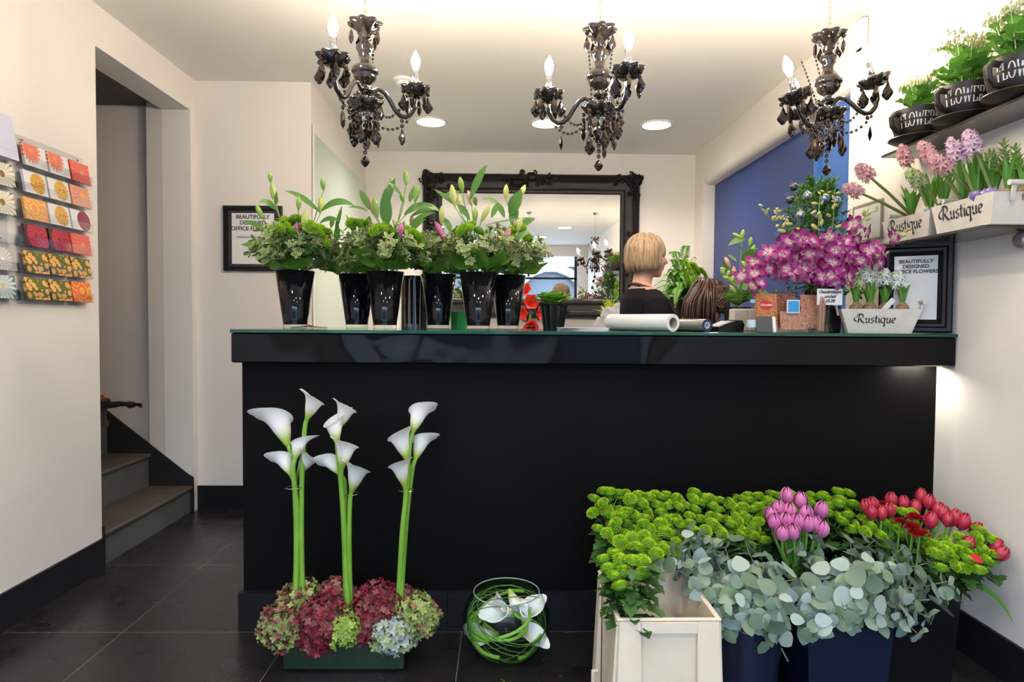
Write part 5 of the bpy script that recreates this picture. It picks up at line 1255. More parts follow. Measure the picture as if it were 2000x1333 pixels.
def trough(label, c, rot, L, Wd, H, flare=0.03, u=0.0195, dx=0.0):
    """whitewashed trough: sloping sides, a dowel handle at each end, pen lettering on the front"""
    t = thing('trough_planter', label, 'planter', c, rot, group='whitewashed trough planters'); th = 0.006
    def frus(l0, w0, l1, w1, z0, z1):
        return [(-l0, -w0, z0), (l0, -w0, z0), (l0, w0, z0), (-l0, w0, z0), (-l1, -w1, z1), (l1, -w1, z1), (l1, w1, z1), (-l1, w1, z1)]
    l0, w0, l1, w1 = L / 2 - flare, Wd / 2 - flare * 0.5, L / 2, Wd / 2
    vs = frus(l0, w0, l1, w1, 0, H) + frus(l0 - th, w0 - th, l1 - th, w1 - th, th, H)
    fs = [(3, 2, 1, 0)] + [(i, (i + 1) % 4, 4 + (i + 1) % 4, 4 + i) for i in range(4)] + [(4 + i, 4 + (i + 1) % 4, 12 + (i + 1) % 4, 12 + i) for i in range(4)] + [(12 + i, 12 + (i + 1) % 4, 8 + (i + 1) % 4, 8 + i) for i in range(4)] + [(8, 9, 10, 11)]
    MB().add(vs, fs).build('box', M['whitewood'], t, smooth=False)
    MB().box((-l0 - .012, -w0 - .004, H * .6), (l0 + .012, w0 + .004, H * .78)).build('soil', M['soil'], t)
    for s_ in (-1, 1):
        for y in (-0.022, 0.022): MB().box((-0.003, -0.006, 0), (0.003, 0.006, 0.055)).build('handle_post', M['whitewood'], t, loc=(s_ * (l1 + 0.002), y, H * 0.72), rot=(0, s_ * 0.18, 0))
        MB().tube([(s_ * (l1 + 0.014), -0.042, H * 0.72 + 0.052), (s_ * (l1 + 0.014), 0.042, H * 0.72 + 0.052)], 0.0085, 14).build('handle', M['whitewood'], t)
    tw_ = pen_width('Rustique') * u; sl = flare * 0.5 / H
    def fn(x, y):
        z = H * 0.42 + y * u; return (x * u - tw_ / 2 + dx, -(w0 + z * sl) - 0.0008, z)
    m, _ = pen_text('Rustique', 1, fn); m.build('lettering', M['ink'], t, smooth=False)
    return t
# on the counter
tb = Vector((at(1708, 650, 2.46).x + .006, 2.46, ZC)); ta = -0.30
trough('whitewashed trough planter on the counter with white hyacinths', tb, (0, 0, ta), 0.275, 0.13, 0.092, dx=-0.015)
def tl(x, y, z): return tb + Vector((x * math.cos(ta) - y * math.sin(ta), x * math.sin(ta) + y * math.cos(ta), z))
for k, (x, y, hx, hy, c, lab) in enumerate(((-0.075, -0.01, 1676, 552, 'lime', 'barely open hyacinth at the left end of the counter trough'), (-0.025, -0.012, 1694, 540, 'white', 'tall white hyacinth, second from the left in the counter trough'), (0.03, 0.01, 1727, 545, 'white', 'white hyacinth, second from the right in the counter trough'), (0.085, -0.012, 1755, 549, 'white', 'white hyacinth at the right end of the counter trough'))):
    f = tl(x, y, 0.088); h = at(hx, hy, f.y - 0.01); hyacinth(lab, f, h, c, 20 if c == 'white' else 12, 0.036, 0.055, 0.085, 20 + k)
f = tl(-0.02, 0.03, 0.088); hyacinth('white hyacinth standing tallest at the back of the counter trough', f, at(1698, 525, f.y), 'white', 26, 0.038, 0.08, 0.09, 27)
lb = tl(0.005, -0.03, 0.075); tg = MB().box((-0.010, -0.0006, 0), (0.010, 0.0006, 0.075)).build('plant_label', M['paper'], loc=lb, rot=(0, 0.75, 0)); tag(tg, 'slanting white plant label stuck in the counter trough', 'plant label')

# ---------------------------------------------------------------- shelves
M['shelf'] = P('dark_shelf_laminate', (0.045, 0.038, 0.034), 0.16, coat=0.4)
sz = 1.868
sh = thing('wall_shelf', 'dark gloss upper wall shelf carrying the lettered black cups', 'shelf', (XR, 0, 0))
MB().box((-0.155, 0.6, sz), (-0.001, 2.60, sz + 0.010), bev=0.001).build('board', M['shelf'], sh)
for y in (0.9, 1.85): MB().tube([(-0.001, y, sz - 0.012), (-0.06, y, sz - 0.012)], 0.011, 12).build('support', M['chrome'], sh)
s2 = 1.497
sh = thing('wall_shelf', 'dark lower wall shelf carrying the two pink hyacinth troughs', 'shelf', (XR, 0, 0))
MB().box((-0.195, 1.985, s2), (-0.001, 2.52, s2 + 0.010), bev=0.001).build('board', M['shelf'], sh)
for y in (2.045, 2.46): MB().lathe([(0, -0.006), (0.02, -0.004), (0.026, 0.004), (0.026, 0.026), (0.012, .03), (0, 0.03)], 24).build('support', P('grey_metal', (0.30, 0.29, 0.28), 0.4, metal=0.6), sh, loc=(-0.031, y, s2 - 0.027), rot=(0, PI / 2, 0))
T1 = Vector((XR - 0.118, 2.085, s2 + 0.0105)); T2 = Vector((XR - 0.112, 2.385, s2 + 0.0105))
trough('whitewashed trough planter on the lower shelf, the nearer of two', T1, (0, 0, -PI / 2), 0.285, 0.155, 0.096, 0.02, 0.0275)
trough('whitewashed trough planter at the far end of the lower shelf, partly hidden by orchid buds', T2, (0, 0, -PI / 2), 0.285, 0.155, 0.090, 0.025, 0.0275)
hy = [(T2, 0.10, 0.01, 1668, 372, 'pink', 'pink hyacinth drooping furthest left off the lower shelf'), (T2, 0.06, -0.01, 1690, 338, 'pink', 'pink hyacinth leaning left above the drooping one'), (T2, 0.0, 0.02, 1768, 306, 'pink', 'upright pink hyacinth just under the upper shelf end'),
      (T2, -0.07, 0.02, 1790, 350, 'lime', 'small lime hyacinth bud in the far trough'),
      (T1, 0.09, 0.00, 1813, 301, 'pink', 'pale pink hyacinth at the far end of the nearer shelf trough'), (T1, 0.05, 0.03, 1838, 322, 'pink', 'dusky pink hyacinth half hidden in the nearer shelf trough'), (T1, 0.02, -0.01, 1866, 297, 'mauve', 'mauve hyacinth in the middle of the nearer shelf trough'),
      (T1, -0.03, 0.01, 1899, 281, 'mauve', 'pale mauve hyacinth reaching highest in the nearer shelf trough'), (T1, -0.07, 0.04, 1945, 318, 'green', 'green hyacinth bud behind the amethyst stone'), (T1, -0.10, 0.0, 1962, 304, 'green', 'tall green hyacinth bud right of the amethyst stone'), (T1, -0.125, 0.03, 1988, 312, 'green', 'green hyacinth bud nearest the right picture edge')]
for k, (T, u, w_, hx, hy_, c, lab) in enumerate(hy):
    f = T + Vector((w_, u, 0.082)); h = at(hx, hy_, f.y - (0.05 if k < 2 else 0)); hyacinth(lab, f, h, c, 26 if c != 'green' else 26, 0.034 if c != 'green' else 0.020, 0.075, (0.155 if k not in (0, 1) else .12) if c != 'green' else .12, 40 + k, nleaf=7)
# stones
def crystal(name, lab, pos, cols, r, sd):
    q = random.Random(sd); m = MB()
    for k in range(9):
        d = Vector((q.uniform(-.8, .8), q.uniform(-.8, .8), 1)).normalized(); b = Vector((q.uniform(-1, 1) * r * .5, q.uniform(-1, 1) * r * .5, 0)); _, s_, nn = basis(d); rr = r * q.uniform(.3, .5); hh = r * q.uniform(1.0, 1.8)
        vs = [b + (s_ * math.cos(i * PI / 3) + nn * math.sin(i * PI / 3)) * rr for i in range(6)]; vs += [v + d * hh * 0.7 for v in vs[:6]] + [b + d * hh]
        m.add(vs, [(i, (i + 1) % 6, 6 + (i + 1) % 6, 6 + i) for i in range(6)] + [(6 + i, 6 + (i + 1) % 6, 12) for i in range(6)])
    o = m.build(name, P(name, cols[0], 0.2, noise=(30, 0.8, cols[1])), smooth=False, loc=pos); return tag(o, lab, 'stone')
crystal('amethyst_stone', 'purple amethyst stone lying among the hyacinths of the nearer shelf trough', T1 + Vector((-0.045, -0.055, 0.078)), ((0.12, 0.07, 0.30), (0.55, 0.48, 0.66)), 0.034, 3)
crystal('grey_stone', 'pale grey-blue stone at the far trough end on the lower shelf', T2 + Vector((-0.05, -0.115, 0.074)), ((0.30, 0.36, 0.36), (0.52, 0.55, 0.52)), 0.026, 4)

# ---------------------------------------------------------------- lettered cups
M['cup'] = P('matt_black_ceramic', (0.018, 0.015, 0.014), 0.38, noise=(12, 0.5, (0.035, 0.026, 0.022)))
M['letter'] = P('white_print', (0.72, 0.70, 0.68), 0.6)
cup_pr = [(0.040, 0.006), (0.060, 0.010), (0.074, 0.030), (0.083, 0.060), (0.088, 0.100), (0.084, 0.101), (0.079, 0.062), (0.068, 0.03), (0.0, 0.016)]
def cup_r(z): return 0.0755 + 0.0125 * min(1, max(0, (z - 0.030) / 0.07)) if z > 0.03 else 0.074
kal = leafmat('kalanchoe_leaf', [(0.12, 0.34, 0.05), (0.22, 0.48, 0.08), (0.09, 0.26, 0.05)], 0.35)
kfl = leafmat('cream_kalanchoe_bud', [(0.66, 0.68, 0.42), (0.55, 0.62, 0.25), (0.78, 0.76, 0.60)], 0.5)
for i, (px, Y, nm) in enumerate(((1797, 2.44, 'far'), (1893, 2.19, 'middle'), (2010, 1.96, 'near'))):
    x = min(at(px, 200, Y).x, XR - 0.108); c = Vector((x, Y, sz + 0.0105))
    sa = MB().lathe([(0.04, 0.0), (0.05, 0.0), (0.085, 0.012), (0.103, 0.022), (0.102, 0.025), (0.08, 0.016), (0.04, 0.008), (0, 0.008)], 48).build('saucer', M['cup'], loc=c); tag(sa, 'black saucer under the ' + {'far': 'furthest', 'middle': 'middle', 'near': 'nearest'}[nm] + ' lettered cup', 'saucer', 'black saucers on the upper shelf')
    t = thing('lettered_cup', {'far': 'furthest black cup planter reading FLOWERS on the upper shelf', 'middle': 'middle black cup planter reading FLOWERS on the upper shelf', 'near': 'nearest black cup planter, cut by the right picture edge'}[nm], 'cup', c + Vector((0, 0, 0.0085)), group='lettered black cups on the upper shelf')
    MB().lathe(cup_pr, 56).build('cup_body', M['cup'], t)
    t.scale = (1.1, 1.1, 1.15)
    MB().lathe([(0.078, 0.088), (0, 0.092)], 28, caps=False).build('soil', M['soil'], t)
    va = math.atan2(-Y, -x) if False else math.atan2(0 - Y, 0 - x)    # outwards, towards the shop
    ha = PI + 0.25
    hp = [Vector((math.cos(ha), math.sin(ha), 0)) * r_ + Vector((0, 0, z)) for r_, z in ((0.080, 0.082), (0.104, 0.086), (0.120, 0.070), (0.116, 0.046), (0.096, 0.030), (0.074, 0.028))]
    MB().tube(hp, [0.008, 0.0085, 0.0085, 0.0085, 0.0085, 0.008], 12).build('handle', M['cup'], t)
    u = 0.0215; W_t = block_width('FLOWERS', 0.04) * u; ca = va + 0.02
    def fn(a, b_, u=u, W_t=W_t, ca=ca):
        z = 0.040 + b_ * 0.042; r = cup_r(z) + 0.0006 + 0.0012; th = ca + (a * u - W_t / 2) / 0.082
        return (r * math.cos(th), r * math.sin(th), z)
    block_text('FLOWERS', fn, 0.085, 0.026, gap=0.04).build('lettering', M['letter'], t, smooth=False)
    q = random.Random(70 + i); pl_ = thing('kalanchoe', 'kalanchoe with cream buds growing in the ' + {'far': 'furthest', 'middle': 'middle', 'near': 'nearest'}[nm] + ' lettered cup', 'potted plant', c + Vector((0, 0, 0.095)))
    m = MB(); big = 1.0 if i == 0 else 1.35
    for k in range(130 if i == 0 else 190):
        a = k * 2.4; tt = (k / 84) ** 0.6; el = 0.1 + 1.3 * q.random(); d = Vector((math.cos(a) * math.sin(el), math.sin(a) * math.sin(el), math.cos(el)))
        if x + d.x * 0.14 * big > XR - 0.02: d.x *= 0.4
        m.leaf(d * q.uniform(0.02, 0.06) * big + Vector((0, 0, 0.015 + 0.05 * q.random() * big)), d + Vector((0, 0, .2)) + Vector((q.gauss(0, .3), q.gauss(0, .3), q.gauss(0, .4))), (0, 0, 1), q.uniform(0.032, 0.05), 0.034, 0.5, 0.2, 5, belly=0.6, wave=0.06)
    m.build('leaves', kal, pl_)
    for k in range(14):
        a = k * 2.4; r_ = 0.066 * math.sqrt((k + .5) / 14) * big; b_ = Vector((r_ * math.cos(a), r_ * math.sin(a), (0.125 + q.uniform(-.01, .02)) * big)); m = MB()
        m.tube([(r_ * .3 * math.cos(a), r_ * .3 * math.sin(a), 0.02), b_], 0.0016, 5)
        for j in range(26):
            p_ = b_ + Vector((q.gauss(0, .015), q.gauss(0, .015), q.uniform(-.006, .012))); m.ball(p_, q.uniform(0.0035, 0.006), 6, 4, sc=(.8, .8, 1.3))
        m.build('flower_cluster', kfl, pl_)

# ================================================================ boxwood tree with baubles
bx_, by_ = at(1592, 500, 2.86).x, 2.86
t = thing('boxwood_tree', 'small cone of clipped leafy green with baubles before the blue wall', 'small tree', (bx_, by_, ZC)); q = random.Random(21); m = MB(); m2 = MB()
MB().tube([(0, 0, 0.1), (0, 0, 0.62)], 0.008, 8).build('trunk', P('bark', (0.10, 0.06, 0.035), 0.8), t)
for k in range(330):
    u = q.random() ** 0.85; z = 0.16 + 0.52 * u; R = lerp(0.21, 0.085, u ** 1.5) * q.uniform(0.45, 1.0); a = q.uniform(0, 6.28); p = Vector((R * math.cos(a), R * math.sin(a), z))
    if bx_ + p.x > XR - 0.03: continue
    d = Vector((math.cos(a), math.sin(a), 0.9)).normalized()
    m2.tube([p - d * 0.05, p + d * 0.02], 0.0011, 4)
    for j in range(13):
        v = Vector((q.gauss(0, 1), q.gauss(0, 1), q.gauss(0.3, 1))).normalized(); m.leaf(p - d * 0.04 * q.random() + v * 0.004, v + d * 0.6, (0, 0, 1), q.uniform(0.014, 0.022), 0.012, 0.3, 0.2, 3)
m.add(m2.v, m2.f, 1); m.build('foliage', [leafmat('box_leaf', [(0.035, 0.13, 0.03), (0.08, 0.24, 0.04), (0.14, 0.34, 0.06), (0.025, 0.09, 0.03)], 0.35), M['stem']], t)
tp = MB().lathe([(0.06, 0.0), (0.075, 0.13), (0.07, 0.13), (0.055, .01), (0, 0.01)], 32).build('tree_pot', M['black'], loc=(bx_, by_, ZC + .0)); tag(tp, 'black pot of the clipped tree, hidden behind the orchids', 'pot')
bm_ = [P('silver_bauble', (0.45, 0.50, 0.56), 0.16, metal=0.85), P('dark_bauble', (0.10, 0.11, 0.13), 0.15, metal=0.8), P('blue_bauble', (0.22, 0.36, 0.66), 0.16, metal=0.8)]
for k, (px, py, mi, lab) in enumerate(((1577, 382, 0, 'silver bauble near the top of the small tree'), (1612, 388, 2, 'pale blue bauble right of the top silver one on the small tree'), (1543, 390, 1, 'dark bauble at the left edge of the small tree'), (1564, 420, 0, 'largest silver bauble in the middle of the small tree'), (1536, 430, 1, 'grey bauble low on the left of the small tree'), (1597, 425, 1, 'dark bauble right of the middle silver one'), (1625, 446, 2, 'blue bauble low on the right of the small tree'), (1550, 365, 1, 'small dark bauble highest on the left of the small tree'), (1556, 458, 1, 'grey bauble just above the orchids'), (1634, 392, 2, 'blue bauble high at the right edge of the small tree'))):
    p = at(px, py, by_ - 0.13); o = MB().lathe([(0, -0.02), (0.010, -0.0173), (0.0173, -0.010), (0.02, 0), (0.0173, 0.010), (0.010, 0.0173), (0.004, 0.0196), (0.004, 0.024), (0, 0.0245)], 20).build('bauble', bm_[mi], loc=p); tag(o, lab, 'bauble', 'baubles on the small tree'); o.scale = (0.95,) * 3
    MB().tube([(0, 0, 0.022), (0.0, 0.03, 0.035), (0, 0.06, 0.03)], 0.0007, 4).build('thread', M['chrome'], o)

# ================================================================ orchids
mo = P('magenta_orchid_petal', (0.5, 0.02, 0.3), 0.45)
nt = mo.node_tree; b = nt.nodes['Principled BSDF']; tc = nt.nodes.new('ShaderNodeTexCoord'); ln = nt.nodes.new('ShaderNodeVectorMath'); ln.operation = 'LENGTH'; nz = nt.nodes.new('ShaderNodeTexNoise'); nz.inputs['Scale'].default_value = 60
rp = nt.nodes.new('ShaderNodeValToRGB'); mp = nt.nodes.new('ShaderNodeMath'); mp.operation = 'MULTIPLY_ADD'; mp.inputs[1].default_value = 22; mp.inputs[2].default_value = -0.12
ad = nt.nodes.new('ShaderNodeMath'); ad.operation = 'MULTIPLY_ADD'; ad.inputs[1].default_value = 0.25
nt.links.new(tc.outputs['Object'], ln.inputs[0]); nt.links.new(tc.outputs['Object'], nz.inputs[0]); nt.links.new(ln.outputs['Value'], mp.inputs[0]); nt.links.new(nz.outputs[0], ad.inputs[0]); nt.links.new(mp.outputs[0], ad.inputs[2]); nt.links.new(ad.outputs[0], rp.inputs[0]); nt.links.new(rp.outputs[0], b.inputs['Base Color'])
e = rp.color_ramp.elements; e[0].position = 0.12; e[0].color = (0.75, 0.58, 0.52, 1); e[1].position = 0.85; e[1].color = (0.20, 0.001, 0.085, 1); k_ = e.new(0.45); k_.color = (0.34, 0.008, 0.19, 1)
M['orchid'] = mo
def orchid_bloom(seed, r=0.033):
    q = random.Random(seed); m = MB()
    for j in range(5):
        a = PI / 2 + j * 2 * PI / 5; w = 0.024 if j in (1, 4) else 0.015
        m.leaf((0.003 * math.cos(a), 0.003 * math.sin(a), 0), (math.cos(a), math.sin(a), 0.3 + q.uniform(-.2, .3)), (0, 0, 1), r * q.uniform(.9, 1.1), w, 0.5 + q.uniform(-.2, .2), 0.2, 6, belly=0.55)
    m.leaf((0, -0.002, 0.003), (0, -0.9, 0.75), (0, 0.6, 0.7), 0.020, 0.017, 0.9, 0.5, 5, belly=0.6)
    m.ball((0, 0, 0.006), 0.004, 8, 5)
    return m.mesh('bloom', M['orchid'])
ob = [orchid_bloom(s_) for s_ in range(3)]
obud = MB().lathe([(0.0008, 0), (0.005, 0.004), (0.0072, 0.014), (0.0055, 0.024), (0.0008, 0.030)], 10).mesh('bud', P('yellow_green_orchid_bud', (0.50, 0.52, 0.17), 0.45, noise=(50, 0.6, (0.62, 0.42, 0.25))))
ovx, ovy = at(1600, 600, 2.66).x, 2.66
ov = MB().lathe([(0.040, 0), (0.062, 0.19), (0.058, 0.19), (0.036, 0.008), (0, 0.008)], 36).build('orchid_vase', M['vase'], loc=(ovx, ovy, ZC)); tag(ov, 'black vase of the magenta orchids behind the card stands', 'vase')
q = random.Random(33)
def orchid(label, pts, nb, nbud, seed):
    """pts: pixels of the stem from low to tip"""
    t = thing('orchid_spray', label, 'flower', (ovx, ovy, ZC + 0.05), group='magenta orchid sprays in the black vase'); F = t.location.copy()
    P_ = [Vector((0, 0, 0)), Vector((0, 0, 0.13))] + [at(px, py, Y) - F for px, py, Y in pts]
    # smooth the stem
    C = []
    for i in range(len(P_) - 1):
        for k in range(5): C.append(P_[i].lerp(P_[i + 1], k / 5))
    C.append(P_[-1])
    for _ in range(3): C = [C[0]] + [(C[i - 1] + C[i] * 2 + C[i + 1]) / 4 for i in range(1, len(C) - 1)] + [C[-1]]
    MB().tube(C, [lerp(0.0035, 0.0012, i / len(C)) for i in range(len(C))], 6).build('stem', M['stem'], t)
    nb = int(nb * 1.6); n = len(C); tot = nb + nbud
    for k in range(tot):
        u = 0.34 + 0.66 * (k + 0.5) / tot; p = C[min(n - 1, int(u * n))]; sg = -1 if k % 2 else 1
        if k < nb:
            o = p + Vector((sg * q.uniform(0.01, 0.04), -q.uniform(0.0, 0.045), q.uniform(-0.025, 0.03)))
            d = Vector((sg * q.uniform(0.1, 0.8), -1, q.uniform(-0.35, 0.5)))
            ref('bloom', q.choice(ob), t, o, aim(d, q.uniform(-.6, .6)), q.uniform(0.9, 1.2))
        else:
            p = p + Vector((q.uniform(-.012, .012), q.uniform(-.01, .01), q.uniform(-.006, .006))); d = Vector((sg * q.uniform(.1, 1.0), q.uniform(-.6, .2), q.uniform(-0.3, 1.0))); s_ = q.uniform(.75, 1.15) * lerp(1.15, 0.6, (k - nb) / max(1, nbud)); ref('bud', obud, t, p, aim(d), s_)
    return t
orchid('magenta orchid spray reaching furthest left, drooping tip buds', [(1560, 545, 2.58), (1500, 530, 2.52), (1462, 545, 2.5), (1425, 552, 2.48), (1420, 528, 2.48)], 6, 5, 1)
orchid('magenta orchid spray arching left over the card terminal', [(1570, 520, 2.62), (1520, 500, 2.58), (1480, 515, 2.55), (1440, 530, 2.55)], 7, 3, 2)
orchid('magenta orchid spray rising upper left, pale buds on the blue wall', [(1580, 500, 2.64), (1545, 470, 2.62), (1520, 440, 2.6), (1500, 425, 2.6), (1483, 400, 2.6)], 3, 11, 3)
orchid('magenta orchid spray with buds pointing at the small tree base', [(1588, 500, 2.62), (1560, 460, 2.56), (1530, 430, 2.54), (1514, 405, 2.54)], 3, 10, 4)
orchid('magenta orchid spray straight up the middle with tall buds', [(1600, 500, 2.60), (1598, 450, 2.54), (1600, 400, 2.52), (1604, 372, 2.52)], 2, 12, 5)
orchid('magenta orchid spray right of the middle, buds before the tree', [(1610, 500, 2.58), (1625, 455, 2.54), (1630, 400, 2.52), (1630, 370, 2.52)], 3, 10, 6)
orchid('magenta orchid spray leaning right toward the wall', [(1620, 510, 2.55), (1650, 480, 2.52), (1675, 450, 2.50), (1690, 420, 2.48), (1710, 412, 2.46)], 5, 8, 7)
orchid('magenta orchid spray reaching furthest right across the troughs', [(1625, 520, 2.52), (1665, 500, 2.47), (1700, 490, 2.42), (1740, 470, 2.38), (1780, 448, 2.34)], 8, 6, 8)
orchid('magenta orchid spray low right above the white hyacinths', [(1620, 530, 2.52), (1655, 520, 2.46), (1690, 510, 2.42), (1725, 500, 2.38)], 8, 3, 9)
orchid('magenta orchid spray facing forward at the centre', [(1600, 530, 2.52), (1590, 505, 2.46), (1575, 485, 2.44), (1560, 470, 2.44)], 10, 0, 10)
orchid('magenta orchid spray facing forward right of the centre', [(1608, 535, 2.52), (1630, 520, 2.46), (1640, 495, 2.44), (1655, 480, 2.44)], 10, 0, 11)
orchid('magenta orchid spray hanging low over the vase rim', [(1585, 540, 2.54), (1575, 540, 2.48), (1605, 545, 2.45), (1650, 545, 2.43)], 9, 0, 12)
orchid('magenta orchid spray low left of the centre', [(1575, 535, 2.55), (1550, 520, 2.49), (1530, 510, 2.47), (1500, 500, 2.46)], 9, 0, 13)
t = thing('vase_greenery', 'dark green foliage skirting the orchid vase', 'foliage', (ovx, ovy, ZC + 0.19)); m = MB()
for k in range(60):
    a = q.uniform(0, 6.28); el = q.uniform(0.5, 1.75); d = Vector((math.cos(a) * math.sin(el), math.sin(a) * math.sin(el), math.cos(el)))
    if d.x > 0.5: d.x *= 0.5
    m.leaf(d * 0.02, d, (0, 0, 1), q.uniform(0.07, 0.13), 0.03, 0.6, 0.2, 5)
m.build('leaves', M['mumleaf'], t)

# lily arrangement left of the orchids
lv = Vector((at(1443, 600, 2.84).x, 2.84, ZC))
wt = MB().box((-0.16, -0.03, 0), (0.17, 0.03, 0.095), bev=0.003).build('cream_box', P('cream_lacquer', (0.66, 0.56, 0.48), 0.5), loc=(at(1492, 640, 2.80).x, 2.76, ZC)); tag(wt, 'low cream box at the back of the counter behind the bottle', 'box')
pt = MB().lathe([(0.045, 0), (0.06, 0.105), (0.055, 0.105), (0.04, 0.006), (0, .006)], 28).build('black_pot', M['black'], loc=(lv.x, 2.86, ZC)); tag(pt, 'black pot behind the cream box', 'pot')
t = thing('cabbage_leaf_bunch', 'round pale green leaves behind the card terminal', 'foliage', (lv.x, 2.86, ZC + .08)); m = MB(); q = random.Random(8)
for k in range(22):
    a = k * 2.4; el = 0.2 + 1.1 * (k / 22); d = Vector((math.cos(a) * math.sin(el), math.sin(a) * math.sin(el), math.cos(el))); m.leaf((0, 0, 0.03), d + Vector((0, 0, .3)), (0, 0, 1), 0.085, 0.075, 0.7, 0.2, 6, belly=0.6, wave=0.04)
m.build('leaves', leafmat('pale_round_leaf', [(0.16, 0.34, 0.06), (0.26, 0.44, 0.10), (0.10, 0.26, 0.05)], 0.4), t)
F2 = (lv.x, 2.86, ZC + 0.10)
lily('lily stem with green buds in front of the blue wall, topmost left of the orchids', F2, 2.84, [(1452, 448, 3, 24, 'g'), (1430, 456, -60, 22, 'g'), (1467, 463, 10, 22, 'g'), (1474, 478, 20, 26, 'g')], [(1455, 468, 1422, 480, 8, 9), (1452, 490, 1438, 476, 2, 4), (1460, 500, 1480, 486, 6, 9), (1455, 520, 1470, 486, 4, 18)])
lily('lily stem with two pink buds low on the left before the blue wall', F2, 2.80, [(1416, 502, -25, 24, 'b'), (1433, 520, -2, 24, 'm'), (1408, 525, -30, 18, 'g')], [(1435, 540, 1410, 508, 4, 14), (1438, 510, 1420, 498, 5, 5), (1445, 560, 1408, 540, 10, 14), (1450, 565, 1490, 560, 12, 18)])
lily('lily stem with green buds beside the woman in the blue wall corner', F2, 2.82, [(1445, 540, -12, 20, 'g'), (1425, 556, -40, 20, 'y'), (1440, 570, -30, 18, 'y')], [(1450, 560, 1470, 520, 6, 14), (1450, 580, 1500, 572, 10, 20), (1452, 575, 1478, 530, 2, 16)])

# ================================================================ small goods at the right of the counter
bt = thing('water_bottle', 'small clear water bottle with a blue cap', 'bottle', (at(1469, 640, 2.47).x, 2.47, ZC))
MB().lathe([(0.017, 0), (0.019, 0.004), (0.0195, 0.05), (0.018, 0.06), (0.0195, 0.075), (0.016, 0.095), (0.0085, 0.108), (0.0085, 0.113)], 28).build('bottle_body', M['glass'], bt)
MB().lathe([(0.0095, 0.1135), (0.0098, 0.126), (0, 0.127)], 20).build('cap', P('blue_cap', (0.30, 0.45, 0.75), 0.4), bt)
MB().lathe([(0.0200, 0.018), (0.0200, 0.048)], 28, caps=False).build('bottle_label', P('bottle_wrapper', (0.55, 0.62, 0.72), 0.4), bt)
def ornate(name, base, c1, c2, scale=60):
    m, nt, b = nodes(name); L = nt.links; tc = nt.nodes.new('ShaderNodeTexCoord'); vo = nt.nodes.new('ShaderNodeTexVoronoi'); vo.inputs['Scale'].default_value = scale
    rp = nt.nodes.new('ShaderNodeValToRGB'); rp.color_ramp.interpolation = 'CONSTANT'; e = rp.color_ramp.elements; e[0].color = (*c1, 1); e[1].position = 0.28; e[1].color = (*base, 1); k = e.new(0.5); k.color = (*c2, 1); k = e.new(0.62); k.color = (*base, 1)
    L.new(tc.outputs['Object'], vo.inputs['Vector']); L.new(vo.outputs['Distance'], rp.inputs[0]); L.new(rp.outputs[0], b.inputs['Base Color']); b.inputs['Roughness'].default_value = 0.35; return m
def gift_card(px, py0, py1, wpx, Y, mat, label, name='gift_card_pack', tilt=-0.12):
    c = at(px, py1, Y); h = (py1 - py0) * Y / FPX; w = wpx * Y / FPX
    t = thing(name, label, 'card pack', (c.x, Y, max(c.z, ZC + 0.0005)), (tilt, 0, 0))
    MB().box((-w / 2, -0.002, 0), (w / 2, 0.002, h)).build('card', mat, t); return t, w, h
def stand(px, wpx, Y, h, label):
    x = at(px, 640, Y).x; w = wpx * Y / FPX
    t = thing('acrylic_stand', label, 'card stand', (x, Y, ZC)); m = MB().box((-w / 2, -0.030, 0.0), (w / 2, 0.03, 0.0018)).box((-w / 2, -0.030, 0.0019), (w / 2, -0.0285, 0.03))
    m.build('foot', M['acrylic'], t); MB().box((-w / 2, 0.008, 0.0019), (w / 2, 0.0095, h)).build('back', M['acrylic'], t); return t
stand(1497, 56, 2.52, 0.12, 'clear acrylic stand left of the pen glass, holding the orange pack'); stand(1546, 52, 2.515, 0.13, 'clear acrylic stand holding the darker red packs'); stand(1588, 48, 2.50, 0.12, 'clear acrylic stand beside the pen glass')
A = ornate('orange_green_pattern', (0.50, 0.14, 0.05), (0.16, 0.20, 0.06), (0.70, 0.30, 0.10), 90)
t, w, h = gift_card(1497, 573, 645, 44, 2.505, A, 'orange and green patterned chocolate pack in a clear stand')
MB().lathe([(0.026, 0), (0.026, 0.001), (0, 0.001)], 28).build('oval_badge', P('scarlet_badge', (0.62, 0.035, 0.02), 0.4), t, loc=(0, -0.0021, h * .68), rot=(PI / 2, 0, 0)).scale = (1, .75, 1)
text('Chocolate', 0.011, t, (0, -0.0036, h * .69), (PI / 2, 0, 0), M['paper'], shear=0.3, bold=0.0003)
MB().box((-w / 2 + .002, -0.003, 0.004), (w / 2 - .002, -0.0021, 0.018)).build('band', P('orange_band', (.75, .25, .08), .5), t)
gift_card(1535, 572, 640, 40, 2.512, ornate('dark_red_pattern', (0.26, 0.05, 0.04), (0.45, 0.22, 0.16), (0.14, 0.14, 0.06), 110), 'dark red patterned chocolate pack behind the blue sticker')
gift_card(1586, 575, 642, 42, 2.495, ornate('rose_beige_pattern', (0.55, 0.26, 0.17), (0.68, 0.42, 0.30), (0.40, 0.10, 0.08), 100), 'rose and beige patterned chocolate pack beside the sign')
gift_card(1550, 608, 645, 52, 2.48, ornate('tan_pattern', (0.48, 0.26, 0.17), (0.60, 0.36, 0.24), (0.30, 0.08, 0.06), 120), 'low tan patterned pack in front of the blue sticker')
t, w, h = gift_card(1549, 586, 612, 25, 2.476, P('white_border', (0.75, 0.8, 0.85), 0.4), 'square white-bordered sky blue sticker card', 'sticker_card', 0)
t.location.z = at(1549, 612, 2.476).z
MB().box((-w / 2 + .004, -0.003, .004), (w / 2 - .004, -0.0021, h - .004)).build('blue_field', P('sky_blue_print', (0.03, 0.32, 0.66), 0.4), t)
